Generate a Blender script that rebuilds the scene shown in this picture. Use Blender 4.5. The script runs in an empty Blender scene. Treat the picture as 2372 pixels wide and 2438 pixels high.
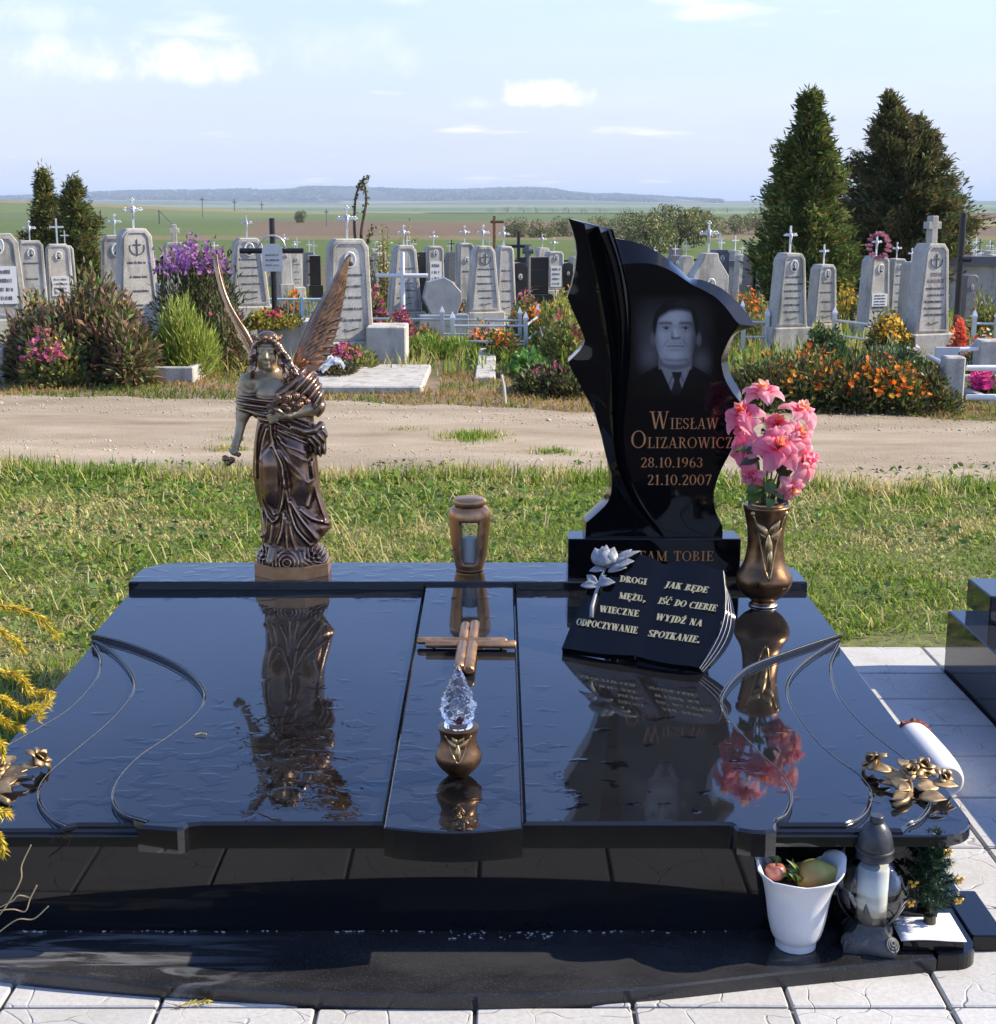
import bpy, bmesh, math, random
import numpy as np
from mathutils import Vector, Matrix
R = math.radians
random.seed(7); rng = np.random.default_rng(7)
sc = bpy.context.scene
COL = sc.collection
# ------------------------------------------------------------------ camera
FOC, CXP, CYP, CAMZ = 3450.0, 1186.0, 1219.0, 1.5
PITCH = math.atan((CYP - 485.0) / FOC)
cd = bpy.data.cameras.new('camera'); cam = bpy.data.objects.new('camera', cd); COL.objects.link(cam)
cd.sensor_fit = 'HORIZONTAL'; cd.sensor_width = 36.0; cd.lens = 36.0 * FOC / 2372.0
cd.clip_start = 0.05; cd.clip_end = 30000
cam.location = (0, 0, CAMZ); cam.rotation_euler = (math.pi / 2 - PITCH, 0, 0)
sc.camera = cam
# ------------------------------------------------------------------ light
SUN_EL, SUN_AZ = R(35), R(6)          # azimuth measured from +X towards +Y
sd = bpy.data.lights.new('sun', 'SUN'); sd.energy = 5.0; sd.angle = R(0.53); sd.color = (1.0, 0.88, 0.68)
sun = bpy.data.objects.new('sun', sd); COL.objects.link(sun)
_d = Vector((math.cos(SUN_EL) * math.cos(SUN_AZ), math.cos(SUN_EL) * math.sin(SUN_AZ), math.sin(SUN_EL)))
sun.rotation_euler = _d.to_track_quat('Z', 'Y').to_euler()
w = bpy.data.worlds.new('World'); sc.world = w; w.use_nodes = True
nt = w.node_tree; N = nt.nodes; L = nt.links; N.clear()
def wn(t, **k):
    n = N.new(t)
    for a, b in k.items(): setattr(n, a, b)
    return n
def wmath(op, a, b=None, clamp=False):
    n = wn('ShaderNodeMath', operation=op, use_clamp=clamp)
    for i, v in enumerate((a, b)):
        if v is None: continue
        if isinstance(v, (int, float)): n.inputs[i].default_value = v
        else: L.new(v, n.inputs[i])
    return n.outputs[0]
sky = wn('ShaderNodeTexSky', sky_type='NISHITA', sun_disc=False, sun_elevation=SUN_EL, sun_rotation=math.pi / 2 - SUN_AZ,
         altitude=150, air_density=1.0, dust_density=0.25, ozone_density=3.0)
tc = wn('ShaderNodeTexCoord'); sep = wn('ShaderNodeSeparateXYZ'); L.new(tc.outputs['Generated'], sep.inputs[0])
# clouds live on a flat layer: direction / elevation gives the layer's plane coordinates
zc = wmath('MAXIMUM', sep.outputs[2], 0.012)
zp = wmath('ADD', zc, 0.07)
u = wmath('DIVIDE', sep.outputs[0], zp); v = wmath('DIVIDE', sep.outputs[1], zp)
cmb = wn('ShaderNodeCombineXYZ'); L.new(u, cmb.inputs[0]); L.new(v, cmb.inputs[1])
def cloudnoise(scale, detail, rough, lo, hi, off):
    m = wn('ShaderNodeMapping'); m.inputs['Location'].default_value = off; L.new(cmb.outputs[0], m.inputs[0])
    n = wn('ShaderNodeTexNoise'); n.inputs['Scale'].default_value = scale; n.inputs['Detail'].default_value = detail
    n.inputs['Roughness'].default_value = rough; L.new(m.outputs[0], n.inputs['Vector'])
    r = wn('ShaderNodeMapRange', interpolation_type='SMOOTHSTEP'); L.new(n.outputs[0], r.inputs[0])
    r.inputs[1].default_value = lo; r.inputs[2].default_value = hi
    return r.outputs[0]
veil = cloudnoise(0.35, 4, 0.6, 0.40, 0.75, (3.1, 1.7, 0))
puff = cloudnoise(0.9, 4, 0.55, 0.60, 0.74, (7.3, 2.2, 0))
# three cumulus banks low over the hills: soft ellipses in azimuth/elevation with ragged edges
az = wmath('ARCTAN2', sep.outputs[0], sep.outputs[1]); el = wmath('ARCSINE', sep.outputs[2])
rag = wn('ShaderNodeTexNoise'); rag.inputs['Scale'].default_value = 38; rag.inputs['Detail'].default_value = 5
rag.inputs['Roughness'].default_value = 0.62; L.new(tc.outputs['Generated'], rag.inputs['Vector'])
def bank(a0, e0, ra, re, amp, soft):
    dx = wmath('DIVIDE', wmath('SUBTRACT', az, a0), ra)
    dy0 = wmath('SUBTRACT', el, e0)
    dy = wmath('DIVIDE', dy0, re)
    dn = wmath('MULTIPLY', wmath('MINIMUM', dy, 0.0), 1.1)          # flatter underside
    d2 = wmath('ADD', wmath('ADD', wmath('MULTIPLY', dx, dx), wmath('MULTIPLY', dy, dy)), wmath('MULTIPLY', dn, dn))
    f = wmath('SUBTRACT', wmath('ADD', 1.0, wmath('MULTIPLY', wmath('SUBTRACT', rag.outputs[0], 0.5), 3.0)), d2)
    r = wn('ShaderNodeMapRange', interpolation_type='SMOOTHSTEP'); L.new(f, r.inputs[0])
    r.inputs[1].default_value = 0.0; r.inputs[2].default_value = soft
    return wmath('MULTIPLY', r.outputs[0], amp)
def pxdir(px, py):
    return math.atan((px - CXP) / FOC), math.atan((485 - py) / FOC)
cl = None
for px, py, wx, hy, amp, soft in ((455, 182, 215, 72, 1.0, 1.6), (190, 180, 190, 70, 0.95, 1.9), (1290, 243, 125, 46, 0.95, 1.3),
                                  (870, 150, 260, 85, 0.42, 2.2), (140, 95, 170, 50, 0.45, 2.0), (1130, 262, 80, 25, 0.35, 1.5), (950, 20, 210, 50, 0.42, 2.0)):
    a0, e0 = pxdir(px, py)
    b = bank(a0, e0, wx / FOC, hy / FOC, amp, soft)
    cl = b if cl is None else wmath('MAXIMUM', cl, b)
cover = wmath('MAXIMUM', wmath('MAXIMUM', wmath('MULTIPLY', veil, 0.14), wmath('MULTIPLY', puff, 0.75)), cl, True)
SKYS = 0.15
# pale autumn haze along the whole horizon, then the clouds
eln = wmath('DIVIDE', wmath('MAXIMUM', el, 0.0), 0.175); hz0 = wmath('POWER', 2.718, wmath('MULTIPLY', wmath('MULTIPLY', eln, eln), -1.0))
wb = wn('ShaderNodeMix', data_type='RGBA', blend_type='MULTIPLY'); wb.inputs[0].default_value = 1.0; L.new(sky.outputs[0], wb.inputs[6]); wb.inputs[7].default_value = (0.93, 0.96, 1.2, 1)
hm = wn('ShaderNodeMix', data_type='RGBA'); L.new(wmath('MULTIPLY', hz0, 0.93), hm.inputs[0]); L.new(wb.outputs[2], hm.inputs[6]); hm.inputs[7].default_value = (3.0, 3.16, 3.62, 1)
mx = wn('ShaderNodeMix', data_type='RGBA'); L.new(cover, mx.inputs[0]); L.new(hm.outputs[2], mx.inputs[6])
mx.inputs[7].default_value = (5.2, 5.1, 5.0, 1)
bg = wn('ShaderNodeBackground'); bg.inputs[1].default_value = SKYS; L.new(mx.outputs[2], bg.inputs[0])
wo = wn('ShaderNodeOutputWorld'); L.new(bg.outputs[0], wo.inputs[0])
sc.view_settings.view_transform = 'Standard'; sc.view_settings.look = 'None'
sc.view_settings.exposure = 0.75; sc.view_settings.gamma = 1.0
sc.render.engine = 'CYCLES'
sc.cycles.max_bounces = 10; sc.cycles.diffuse_bounces = 3; sc.cycles.glossy_bounces = 5; sc.cycles.transmission_bounces = 8
sc.cycles.transparent_max_bounces = 12; sc.cycles.volume_bounces = 0; sc.cycles.caustics_reflective = False; sc.cycles.caustics_refractive = False
sc.cycles.sample_clamp_indirect = 6.0
sc.cycles.use_denoising = True; sc.cycles.use_adaptive_sampling = True; sc.cycles.adaptive_threshold = 0.02
# ------------------------------------------------------------------ pixel <-> place helpers (each point gets its own true distance)
_cp, _sp = math.cos(PITCH), math.sin(PITCH)
def ray(px, py):
    dx, dy = (px - CXP) / FOC, (CYP - py) / FOC
    return Vector((dx, _cp + dy * _sp, -_sp + dy * _cp))
def onY(px, py, Y):
    d = ray(px, py); t = Y / d.y; return Vector((d.x * t, Y, CAMZ + d.z * t))
def onZ(px, py, z=0.0):
    d = ray(px, py); t = (z - CAMZ) / d.z; return Vector((d.x * t, d.y * t, z))
SLOPE = 0.0246
def zS(y): return 0.30 + SLOPE * (y - 2.70)
def onS(px, py, off=0.0):
    d = ray(px, py); t = (0.30 + off - SLOPE * 2.70 - CAMZ) / (d.z - SLOPE * d.y)
    return Vector((d.x * t, d.y * t, CAMZ + d.z * t))
def onP(px, py, O, n):
    d = ray(px, py); c = Vector((0, 0, CAMZ)); t = (O - c).dot(n) / d.dot(n); return c + d * t
def cr(pts, n=8, closed=False):
    """Catmull-Rom through points of any dimension"""
    P = [np.array(p, float) for p in pts]; out = []
    m = len(P); segs = m if closed else m - 1
    for i in range(segs):
        p1, p2 = P[i], P[(i + 1) % m]
        p0 = P[i - 1] if (i > 0 or closed) else 2 * p1 - p2
        p3 = P[(i + 2) % m] if (i + 2 < m or closed) else 2 * p2 - p1
        for k in range(n):
            t = k / n
            out.append(tuple(0.5 * (2 * p1 + (p2 - p0) * t + (2 * p0 - 5 * p1 + 4 * p2 - p3) * t * t + (3 * p1 - p0 - 3 * p2 + p3) * t ** 3)))
    if not closed: out.append(tuple(P[-1]))
    return out
# ------------------------------------------------------------------ objects
def link(o, parent=None):
    COL.objects.link(o)
    if parent is not None: o.parent = parent
    return o
def tag(o, label=None, cat=None, group=None, kind=None):
    if label: o['label'] = label
    if cat: o['category'] = cat
    if group: o['group'] = group
    if kind: o['kind'] = kind
    return o
def empty(name, loc=(0, 0, 0), rz=0.0, label=None, cat=None, group=None):
    o = bpy.data.objects.new(name, None); o.empty_display_size = 0.05
    o.location = loc; o.rotation_euler = (0, 0, rz); link(o); return tag(o, label, cat, group)
def copytree(o, parent=None):
    c = o.copy(); COL.objects.link(c); c.parent = parent
    for ch in list(o.children): copytree(ch, c)
    return c
class MB:
    """collects boxes, tubes, lathes, prisms ... and builds ONE mesh object"""
    def __init__(s): s.v = []; s.f = []; s.M = Matrix()
    def add(s, vs, fs):
        b = len(s.v); M = s.M
        s.v += [tuple(M @ Vector(p)) for p in vs]; s.f += [tuple(i + b for i in f) for f in fs]
    def box(s, x0, x1, y0, y1, z0, z1):
        s.add([(x0, y0, z0), (x1, y0, z0), (x1, y1, z0), (x0, y1, z0), (x0, y0, z1), (x1, y0, z1), (x1, y1, z1), (x0, y1, z1)],
              [(0, 3, 2, 1), (4, 5, 6, 7), (0, 1, 5, 4), (1, 2, 6, 5), (2, 3, 7, 6), (3, 0, 4, 7)])
    def bbox(s, x0, x1, y0, y1, z0, z1, b=0.004):
        """box with chamfered vertical and top edges"""
        ring = lambda i, z: [(x0 + b + i, y0 + i, z), (x1 - b - i, y0 + i, z), (x1 - i, y0 + b + i, z), (x1 - i, y1 - b - i, z),
                             (x1 - b - i, y1 - i, z), (x0 + b + i, y1 - i, z), (x0 + i, y1 - b - i, z), (x0 + i, y0 + b + i, z)]
        s.loft([ring(0, z0), ring(0, z1 - b), ring(b, z1)], True, True, True)
    def loft(s, rings, closed=True, cap0=False, cap1=False):
        n = len(rings[0]); vs = [p for r in rings for p in r]; fs = []
        for i in range(len(rings) - 1):
            for j in range(n if closed else n - 1):
                k = (j + 1) % n; fs.append((i * n + j, i * n + k, (i + 1) * n + k, (i + 1) * n + j))
        if cap0: fs.append(tuple(range(n - 1, -1, -1)))
        if cap1: fs.append(tuple(range((len(rings) - 1) * n, len(rings) * n)))
        s.add(vs, fs)
    def lathe(s, prof, n=32, c=(0, 0, 0), fn=None, cap=True):
        rings = []
        for r, z in prof:
            rings.append([(c[0] + (r * (fn(a, z) if fn else 1)) * math.cos(a), c[1] + (r * (fn(a, z) if fn else 1)) * math.sin(a), c[2] + z)
                          for a in [2 * math.pi * k / n for k in range(n)]])
        s.loft(rings, True, cap, cap)
    def tube(s, pts, rad, n=8, cap=True):
        pts = [Vector(p) for p in pts]; m = len(pts)
        if not hasattr(rad, '__len__'): rad = [rad] * m
        rings = []; up = None
        for i, p in enumerate(pts):
            t = (pts[min(i + 1, m - 1)] - pts[max(i - 1, 0)])
            if t.length < 1e-9: t = Vector((0, 0, 1))
            t.normalize()
            if up is None: up = Vector((0, 0, 1)) if abs(t.z) < 0.9 else Vector((1, 0, 0))
            a = t.cross(up)
            if a.length < 1e-6: a = t.orthogonal()
            a.normalize(); b = a.cross(t).normalized(); up = b
            rings.append([tuple(p + (a * math.cos(q) + b * math.sin(q)) * rad[i]) for q in [2 * math.pi * k / n for k in range(n)]])
        s.loft(rings, True, cap, cap)
    def prism(s, poly, ztop, zbot, bev=0.0):
        """poly: list of (x, y) anticlockwise; ztop/zbot functions of (x, y)"""
        n = len(poly); A = sum(poly[i][0] * poly[(i + 1) % n][1] - poly[(i + 1) % n][0] * poly[i][1] for i in range(n))
        if A < 0: poly = poly[::-1]
        rings = [[(x, y, zbot(x, y)) for x, y in poly]]
        if bev > 0:
            ins = inset(poly, bev)
            rings.append([(x, y, ztop(x, y) - bev) for x, y in poly])
            rings.append([(x, y, ztop(x, y)) for x, y in ins])
        else: rings.append([(x, y, ztop(x, y)) for x, y in poly])
        s.loft(rings, True, True, True)
    def ell(s, c, r, nu=16, nv=10, M=None):
        rings = []
        for i in range(nv + 1):
            ph = -math.pi / 2 + math.pi * i / nv; q = max(math.cos(ph), 0.004)
            rings.append([(r[0] * q * math.cos(a), r[1] * q * math.sin(a), r[2] * math.sin(ph)) for a in [2 * math.pi * k / nu for k in range(nu)]])
        if M is not None: rings = [[tuple(M @ Vector(p)) for p in rr] for rr in rings]
        s.loft([[(p[0] + c[0], p[1] + c[1], p[2] + c[2]) for p in rr] for rr in rings], True, True, True)
    def grid(s, fn, nu, nv):
        vs = [fn(i / nu, j / nv) for j in range(nv + 1) for i in range(nu + 1)]
        fs = [(j * (nu + 1) + i, j * (nu + 1) + i + 1, (j + 1) * (nu + 1) + i + 1, (j + 1) * (nu + 1) + i) for j in range(nv) for i in range(nu)]
        s.add(vs, fs)
    def mesh(s, name, smooth=False):
        me = bpy.data.meshes.new(name); me.from_pydata(s.v, [], s.f); me.update()
        if smooth: me.polygons.foreach_set('use_smooth', [True] * len(me.polygons))
        return me
    def build(s, name, mat, parent=None, smooth=False, label=None, cat=None, group=None, kind=None, auto=None):
        me = s.mesh(name, smooth)
        if mat: me.materials.append(mat)
        if auto is not None: me.set_sharp_from_angle(angle=R(auto))
        o = bpy.data.objects.new(name, me); link(o, parent); return tag(o, label, cat, group, kind)
def inset(poly, d):
    n = len(poly); out = []
    for i in range(n):
        p0, p1, p2 = (np.array(poly[i - 1]), np.array(poly[i]), np.array(poly[(i + 1) % n]))
        a = p1 - p0; b = p2 - p1; a = a / (np.linalg.norm(a) + 1e-12); b = b / (np.linalg.norm(b) + 1e-12)
        na = np.array((-a[1], a[0])); nb = np.array((-b[1], b[0])); m = na + nb; l = np.linalg.norm(m)
        m = m / l if l > 1e-6 else na
        out.append(tuple(p1 + m * d / max(m.dot(na), 0.4)))
    return out
def npmesh(name, V, F, mat, parent=None, colors=None, smooth=False, **kw):
    """V (n,3) float, F (m,4) or (m,3) int -> object; colors (n,3) -> point attribute 'Col'"""
    V = np.asarray(V, np.float32); F = np.asarray(F, np.int32); k = F.shape[1]
    me = bpy.data.meshes.new(name)
    me.vertices.add(len(V)); me.vertices.foreach_set('co', V.ravel())
    me.loops.add(F.size); me.loops.foreach_set('vertex_index', F.ravel())
    me.polygons.add(len(F)); me.polygons.foreach_set('loop_start', np.arange(0, F.size, k, dtype=np.int32))
    me.polygons.foreach_set('loop_total', np.full(len(F), k, np.int32))
    if smooth: me.polygons.foreach_set('use_smooth', np.ones(len(F), bool))
    me.update(calc_edges=True)
    if colors is not None:
        at = me.color_attributes.new('Col', 'FLOAT_COLOR', 'POINT')
        c = np.ones((len(V), 4), np.float32); c[:, :3] = colors; at.data.foreach_set('color', c.ravel())
    if mat: me.materials.append(mat)
    o = bpy.data.objects.new(name, me); link(o, parent); return tag(o, **kw)
# ------------------------------------------------------------------ materials
class Mat:
    def __init__(s, name):
        s.m = bpy.data.materials.new(name); s.m.use_nodes = True; s.t = s.m.node_tree; s.t.nodes.clear()
        s.out = s.n('ShaderNodeOutputMaterial'); s.p = s.n('ShaderNodeBsdfPrincipled'); s.l(s.p.outputs[0], s.out.inputs[0]); s._pos = None
    def n(s, t, **k):
        n = s.t.nodes.new(t)
        for a, b in k.items(): setattr(n, a, b)
        return n
    def l(s, a, b): s.t.links.new(a, b)
    def set(s, **k):
        for a, b in k.items():
            i = s.p.inputs[a.replace('_', ' ')]
            if hasattr(b, 'is_output') or hasattr(b, 'links'): s.l(b, i)
            elif isinstance(b, tuple) and len(b) == 3: i.default_value = (*b, 1)
            else: i.default_value = b
        return s
    def pos(s, obj=False):
        if obj: return s.n('ShaderNodeTexCoord').outputs['Object']
        if s._pos is None: s._pos = s.n('ShaderNodeNewGeometry').outputs['Position']
        return s._pos
    def noise(s, scale, detail=4, rough=0.55, vec=None, stretch=None, obj=False, dist=0.0):
        n = s.n('ShaderNodeTexNoise'); n.inputs['Scale'].default_value = scale; n.inputs['Detail'].default_value = detail
        n.inputs['Roughness'].default_value = rough; n.inputs['Distortion'].default_value = dist
        vv = vec or s.pos(obj)
        if stretch:
            m = s.n('ShaderNodeMapping'); m.inputs['Scale'].default_value = stretch; s.l(vv, m.inputs[0]); vv = m.outputs[0]
        s.l(vv, n.inputs['Vector']); return n.outputs[0]
    def voro(s, scale, feature='F1', vec=None, rand=1.0):
        n = s.n('ShaderNodeTexVoronoi', feature=feature); n.inputs['Scale'].default_value = scale; n.inputs['Randomness'].default_value = rand
        s.l(vec or s.pos(), n.inputs['Vector']); return n.outputs[0]
    def ramp(s, fac, *stops):
        r = s.n('ShaderNodeValToRGB'); e = r.color_ramp.elements
        while len(e) < len(stops): e.new(0.5)
        for i, (p, c) in enumerate(stops):
            e[i].position = p; e[i].color = (*c, 1) if isinstance(c, tuple) else (c, c, c, 1)
        s.l(fac, r.inputs[0]); return r.outputs[0]
    def mr(s, fac, a, b, c=0.0, d=1.0, smooth=True):
        r = s.n('ShaderNodeMapRange', interpolation_type='SMOOTHSTEP' if smooth else 'LINEAR'); s.l(fac, r.inputs[0])
        for i, q in enumerate((a, b, c, d)): r.inputs[i + 1].default_value = q
        return r.outputs[0]
    def mix(s, fac, a, b, mode='MIX'):
        n = s.n('ShaderNodeMix', data_type='RGBA', blend_type=mode)
        for i, q in ((0, fac), (6, a), (7, b)):
            if hasattr(q, 'links'): s.l(q, n.inputs[i])
            elif isinstance(q, tuple): n.inputs[i].default_value = (*q, 1)
            elif i == 0: n.inputs[0].default_value = q
            else: n.inputs[i].default_value = (q, q, q, 1)
        return n.outputs[2]
    def math(s, op, a, b=0.0):
        n = s.n('ShaderNodeMath', operation=op)
        for i, q in enumerate((a, b)):
            if hasattr(q, 'links'): s.l(q, n.inputs[i])
            else: n.inputs[i].default_value = q
        return n.outputs[0]
    def bump(s, h, strength=0.3, dist=0.01, prev=None):
        b = s.n('ShaderNodeBump'); b.inputs['Strength'].default_value = strength; b.inputs['Distance'].default_value = dist
        s.l(h, b.inputs['Height'])
        if prev is not None: s.l(prev, b.inputs['Normal'])
        s.l(b.outputs[0], s.p.inputs['Normal']); return b.outputs[0]
    def attr(s, name='Col'):
        return s.n('ShaderNodeAttribute', attribute_name=name).outputs['Color']
def plain(name, col, rough=0.6, metal=0.0, var=0.25, scale=9.0, bump=0.0, bscale=60.0, obj=True, **k):
    """a base colour with uneven tone, optional fine relief"""
    m = Mat(name); n = m.noise(scale, 5, obj=obj)
    c2 = tuple(q * (1 - var) for q in col); c1 = tuple(min(q * (1 + var), 1) for q in col)
    m.set(Base_Color=m.ramp(n, (0.3, c2), (0.7, c1)), Roughness=m.mr(n, 0.3, 0.7, rough * 0.85, min(rough * 1.15, 1)), Metallic=metal, **k)
    if bump: m.bump(m.noise(bscale, 4, obj=obj), bump, 0.01)
    return m.m
def leafmat(name, rough=0.55, trans=0.25, spec=0.35):
    """leaf colour from the leaf itself (attribute Col), light passing through"""
    m = Mat(name); c = m.attr(); m.set(Base_Color=c, Roughness=rough)
    m.p.inputs['Specular IOR Level'].default_value = spec
    tr = m.n('ShaderNodeBsdfTranslucent'); m.l(m.mix(0.35, c, (0.5, 0.6, 0.1), 'MULTIPLY'), tr.inputs[0]); m.l(c, tr.inputs[0])
    mxs = m.n('ShaderNodeMixShader'); mxs.inputs[0].default_value = trans
    m.l(m.p.outputs[0], mxs.inputs[1]); m.l(tr.outputs[0], mxs.inputs[2]); m.l(mxs.outputs[0], m.out.inputs[0])
    return m.m
# polished black granite, dry
def granite(name, wet=False, base=(0.004, 0.004, 0.005), rough=0.035, fleck=True, dusty=0.0):
    m = Mat(name)
    g = m.noise(900, 2); sp = m.mr(g, 0.62, 0.75, 0.0, 0.012)
    b = m.mix(1.0, base, m.ramp(sp, (0, 0.0), (1, 1.0)), 'ADD')
    if wet:
        # rain: sheets and beads of water with raised rims lie on the panels; dry stone between carries a thin film of dust
        big = m.noise(2.3, 2); fine = m.noise(20, 3, 0.45, stretch=(0.7, 0.95, 0.01), dist=0.25)
        h = fine
        xs = m.n('ShaderNodeSeparateXYZ'); m.l(m.pos(), xs.inputs[0])
        ax = m.mr(xs.outputs[0], -0.95, 0.25, 1.0, 0.0); ay = m.mr(xs.outputs[1], 2.9, 3.75, 1.0, 0.12)
        side = m.math('MULTIPLY', m.mr(xs.outputs[0], -1.1, -0.45, 0.45, 1.0), m.mr(xs.outputs[0], -0.1, 0.35, 1.0, 0.35))
        amount = m.math('MULTIPLY', m.math('MULTIPLY', side, ay), m.mr(big, 0.3, 0.6, 0.6, 1.0))
        back = m.math('MULTIPLY', m.mr(xs.outputs[1], 4.05, 4.3, 0.0, 0.75), m.mr(xs.outputs[0], 0.1, 0.5, 1.0, 0.2))
        amount = m.math('MAXIMUM', amount, back)
        thr = m.math('SUBTRACT', 0.70, m.math('MULTIPLY', amount, 0.235))
        d = m.math('SUBTRACT', h, thr)
        geo = m.n('ShaderNodeNewGeometry'); nz = m.n('ShaderNodeSeparateXYZ'); m.l(geo.outputs['True Normal'], nz.inputs[0])
        up = m.mr(nz.outputs[2], .8, .95)
        wetm = m.math('MULTIPLY', m.mr(d, -0.01, 0.012), up)
        ht = m.math('MULTIPLY', m.math('ADD', m.mr(d, -0.02, 0.09), m.math('MULTIPLY', m.noise(90, 1), .06)), up)
        dust = m.mr(m.noise(1.7, 4), 0.35, 0.7, 0.004, 0.011)
        dry = m.mix(1.0, b, m.ramp(dust, (0, (0, 0, 0)), (1, (0.9, 0.95, 1.0))), 'ADD')
        m.set(Base_Color=m.mix(wetm, dry, base), Roughness=m.mr(wetm, 0, 1, 0.035, 0.015, False), IOR=1.7)
        m.bump(ht, 0.25, 0.0016)
    else:
        n2 = m.noise(6, 5)
        m.set(Base_Color=b if not dusty else m.mix(m.mr(m.noise(9, 7, 0.7), 0.45, 0.75, 0, dusty), b, (0.16, 0.16, 0.165)),
              Roughness=m.mr(n2, 0.3, 0.7, rough * 0.7, rough * 1.6), IOR=1.45)
    return m.m
# ------------------------------------------------------------------ terrain: one sheet to the horizon
def sstep(a, b, x): t = np.clip((np.asarray(x, float) - a) / (b - a), 0, 1); return t * t * (3 - 2 * t)
_ky = [0, 13, 25, 40, 70, 150, 250, 450, 1000, 2200, 3200, 4300, 5200, 7000, 12000]
_kz = [0, 0, -.28, -.55, -.85, -1.55, -1.55, -1.6, -3.2, -1.0, 2.0, 10, 12, 0, -20]
def terrain(x, y):
    x = np.asarray(x, float); y = np.asarray(y, float)
    z = np.interp(y, _ky, _kz)
    z = z + 4.3 * np.exp(-((x + 165) / 75) ** 2 - ((y - 430) / 190) ** 2)
    a = x / np.maximum(y, 1)                          # bearing: the wooded ridge lies to the left and centre
    ridge = 30 * sstep(-.36, -.17, a) * (1 - sstep(.0, .13, a)) * (0.85 + .15 * np.sin(a * 40)) + 9 * (1 - sstep(.1, .16, a))
    z = z + ridge * np.exp(-((y - 4600) / 900) ** 2)
    z = z + 7 * np.exp(-((y - 2900) / 350) ** 2) * (0.5 + .5 * np.sin(a * 23 + 1)) * (y > 900)
    z = z + 1.2 * np.exp(-((x - 160) / 60) ** 2 - ((y - 330) / 120) ** 2)
    return z
def tz(x, y): return float(terrain(x, y))
C_ = lambda *a: np.array(a)
def fields(x, y):
    """colours of the fields, meadows and woods themselves"""
    a = x / np.maximum(y, 1); c = np.zeros((len(x), 3)); n1 = np.sin(x * .05 + y * .013) * .5 + .5
    grass = C_(.15, .16, .065); soil = C_(.15, .115, .08); gr2 = C_(.10, .135, .04); brown = C_(.16, .115, .075); tan = C_(.22, .19, .085)
    pale = C_(.19, .22, .12); wood = C_(.035, .05, .035)
    def put(m, col): c[m] = col
    put(y < 1e9, grass)
    put((y > 9.5) & (y < 60), C_(.14, .12, .065)); put((y > 10.5) & (y < 13), C_(.25, .19, .13))
    put((y >= 55) & (y < 115), gr2); put((y >= 115) & (y < 140), C_(.17, .15, .07)); put(y < 2.1, C_(.035, .03, .022))
    put((y >= 140) & (y < 262), brown)
    put((y >= 140) & (y < 300) & (a < -.17), C_(.105, .14, .045))
    put((y >= 262) & (y < 470), C_(.11, .15, .06))
    put((y >= 300) & (y < 540) & (a < -.13), C_(.13, .16, .06))
    put((y >= 395) & (y < 620) & (a < -.1), tan)
    put((y >= 262) & (y < 420) & (a > .27), brown)
    put((y >= 200) & (y < 262) & (a > .27), tan)
    put((y >= 470) & (y < 900), pale)
    put((y >= 470) & (y < 620) & (a > -.05) & (a < .12), wood * 1.5)
    put((y >= 900) & (y < 1500), C_(.12, .17, .08))
    put((y >= 1500) & (y < 2300), pale)
    put((y >= 2300) & (y < 2750), C_(.10, .14, .07))
    put((y >= 2750) & (y < 3300), C_(.21, .21, .13))
    put((y >= 2900) & (y < 3300) & (np.sin(a * 31) > .1), wood)
    put(y >= 3300, wood)
    put((y >= 3600) & (a > .12), C_(.14, .16, .09))
    return c
ys = np.concatenate([[-6000, -2000, -700, -250, -90, -35, -15], np.linspace(-8, 14, 45), np.geomspace(14.5, 60, 46), np.geomspace(61, 700, 150), np.geomspace(710, 13000, 130)])
us = np.linspace(-1, 1, 171)
Yg, Ug = np.meshgrid(ys, us, indexing='ij'); Xg = Ug * (9 + np.abs(Yg) * .62)
Zg = terrain(Xg, Yg) - 0.012
Vt = np.stack([Xg, Yg, Zg], -1).reshape(-1, 3); nu_ = len(us); ii = np.arange(len(ys) - 1)[:, None] * nu_ + np.arange(nu_ - 1)[None]
Ft = np.stack([ii, ii + 1, ii + nu_ + 1, ii + nu_], -1).reshape(-1, 4)
m = Mat('earth_and_fields'); col = m.attr(); n1 = m.noise(.9, 8, .65); n2 = m.noise(14, 6, .6); n3 = m.noise(.02, 6, .6, stretch=(1, .35, 1))
col = m.mix(0.55, col, m.ramp(n1, (.3, .62), (.72, 1.45)), 'MULTIPLY'); col = m.mix(.4, col, m.ramp(n2, (.3, .5), (.7, 1.5)), 'MULTIPLY')
col = m.mix(.35, col, m.ramp(n3, (.3, .6), (.7, 1.4)), 'MULTIPLY')
m.set(Base_Color=col, Roughness=.95); m.p.inputs['Specular IOR Level'].default_value = .1; m.bump(n2, .4, .02)
ground = npmesh('ground', Vt, Ft, m.m, colors=fields(Vt[:, 0], Vt[:, 1]), smooth=True, kind='structure')
# ------------------------------------------------------------------ dirt road
def edge(x, y0, amp, seed):
    y0 = y0 - .43 - .09 * x if y0 < 9 else y0 - .15 - .2 * x          # the road runs slightly aslant
    return y0 + amp * (np.sin(x * 1.7 + seed) * .5 + np.sin(x * 4.3 + seed * 2.1) * .3 + np.sin(x * 9.7 + seed * 3) * .2)
m = Mat('trodden_gravel'); n = m.noise(2.2, 8, .65, stretch=(.5, 1.3, 1)); n2 = m.noise(60, 4, .7); v = m.voro(55); n4 = m.noise(.7, 5, stretch=(.35, 1.5, 1))
c = m.ramp(n, (.28, (.27, .205, .135)), (.5, (.37, .30, .21)), (.75, (.46, .39, .295)))
c = m.mix(.6, c, m.ramp(n4, (.35, .68), (.65, 1.15)), 'MULTIPLY')
c = m.mix(m.mr(v, .0, .22, .6, 0.0), c, m.ramp(n2, (.35, (.28, .25, .23)), (.62, (.66, .64, .62))))
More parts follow.
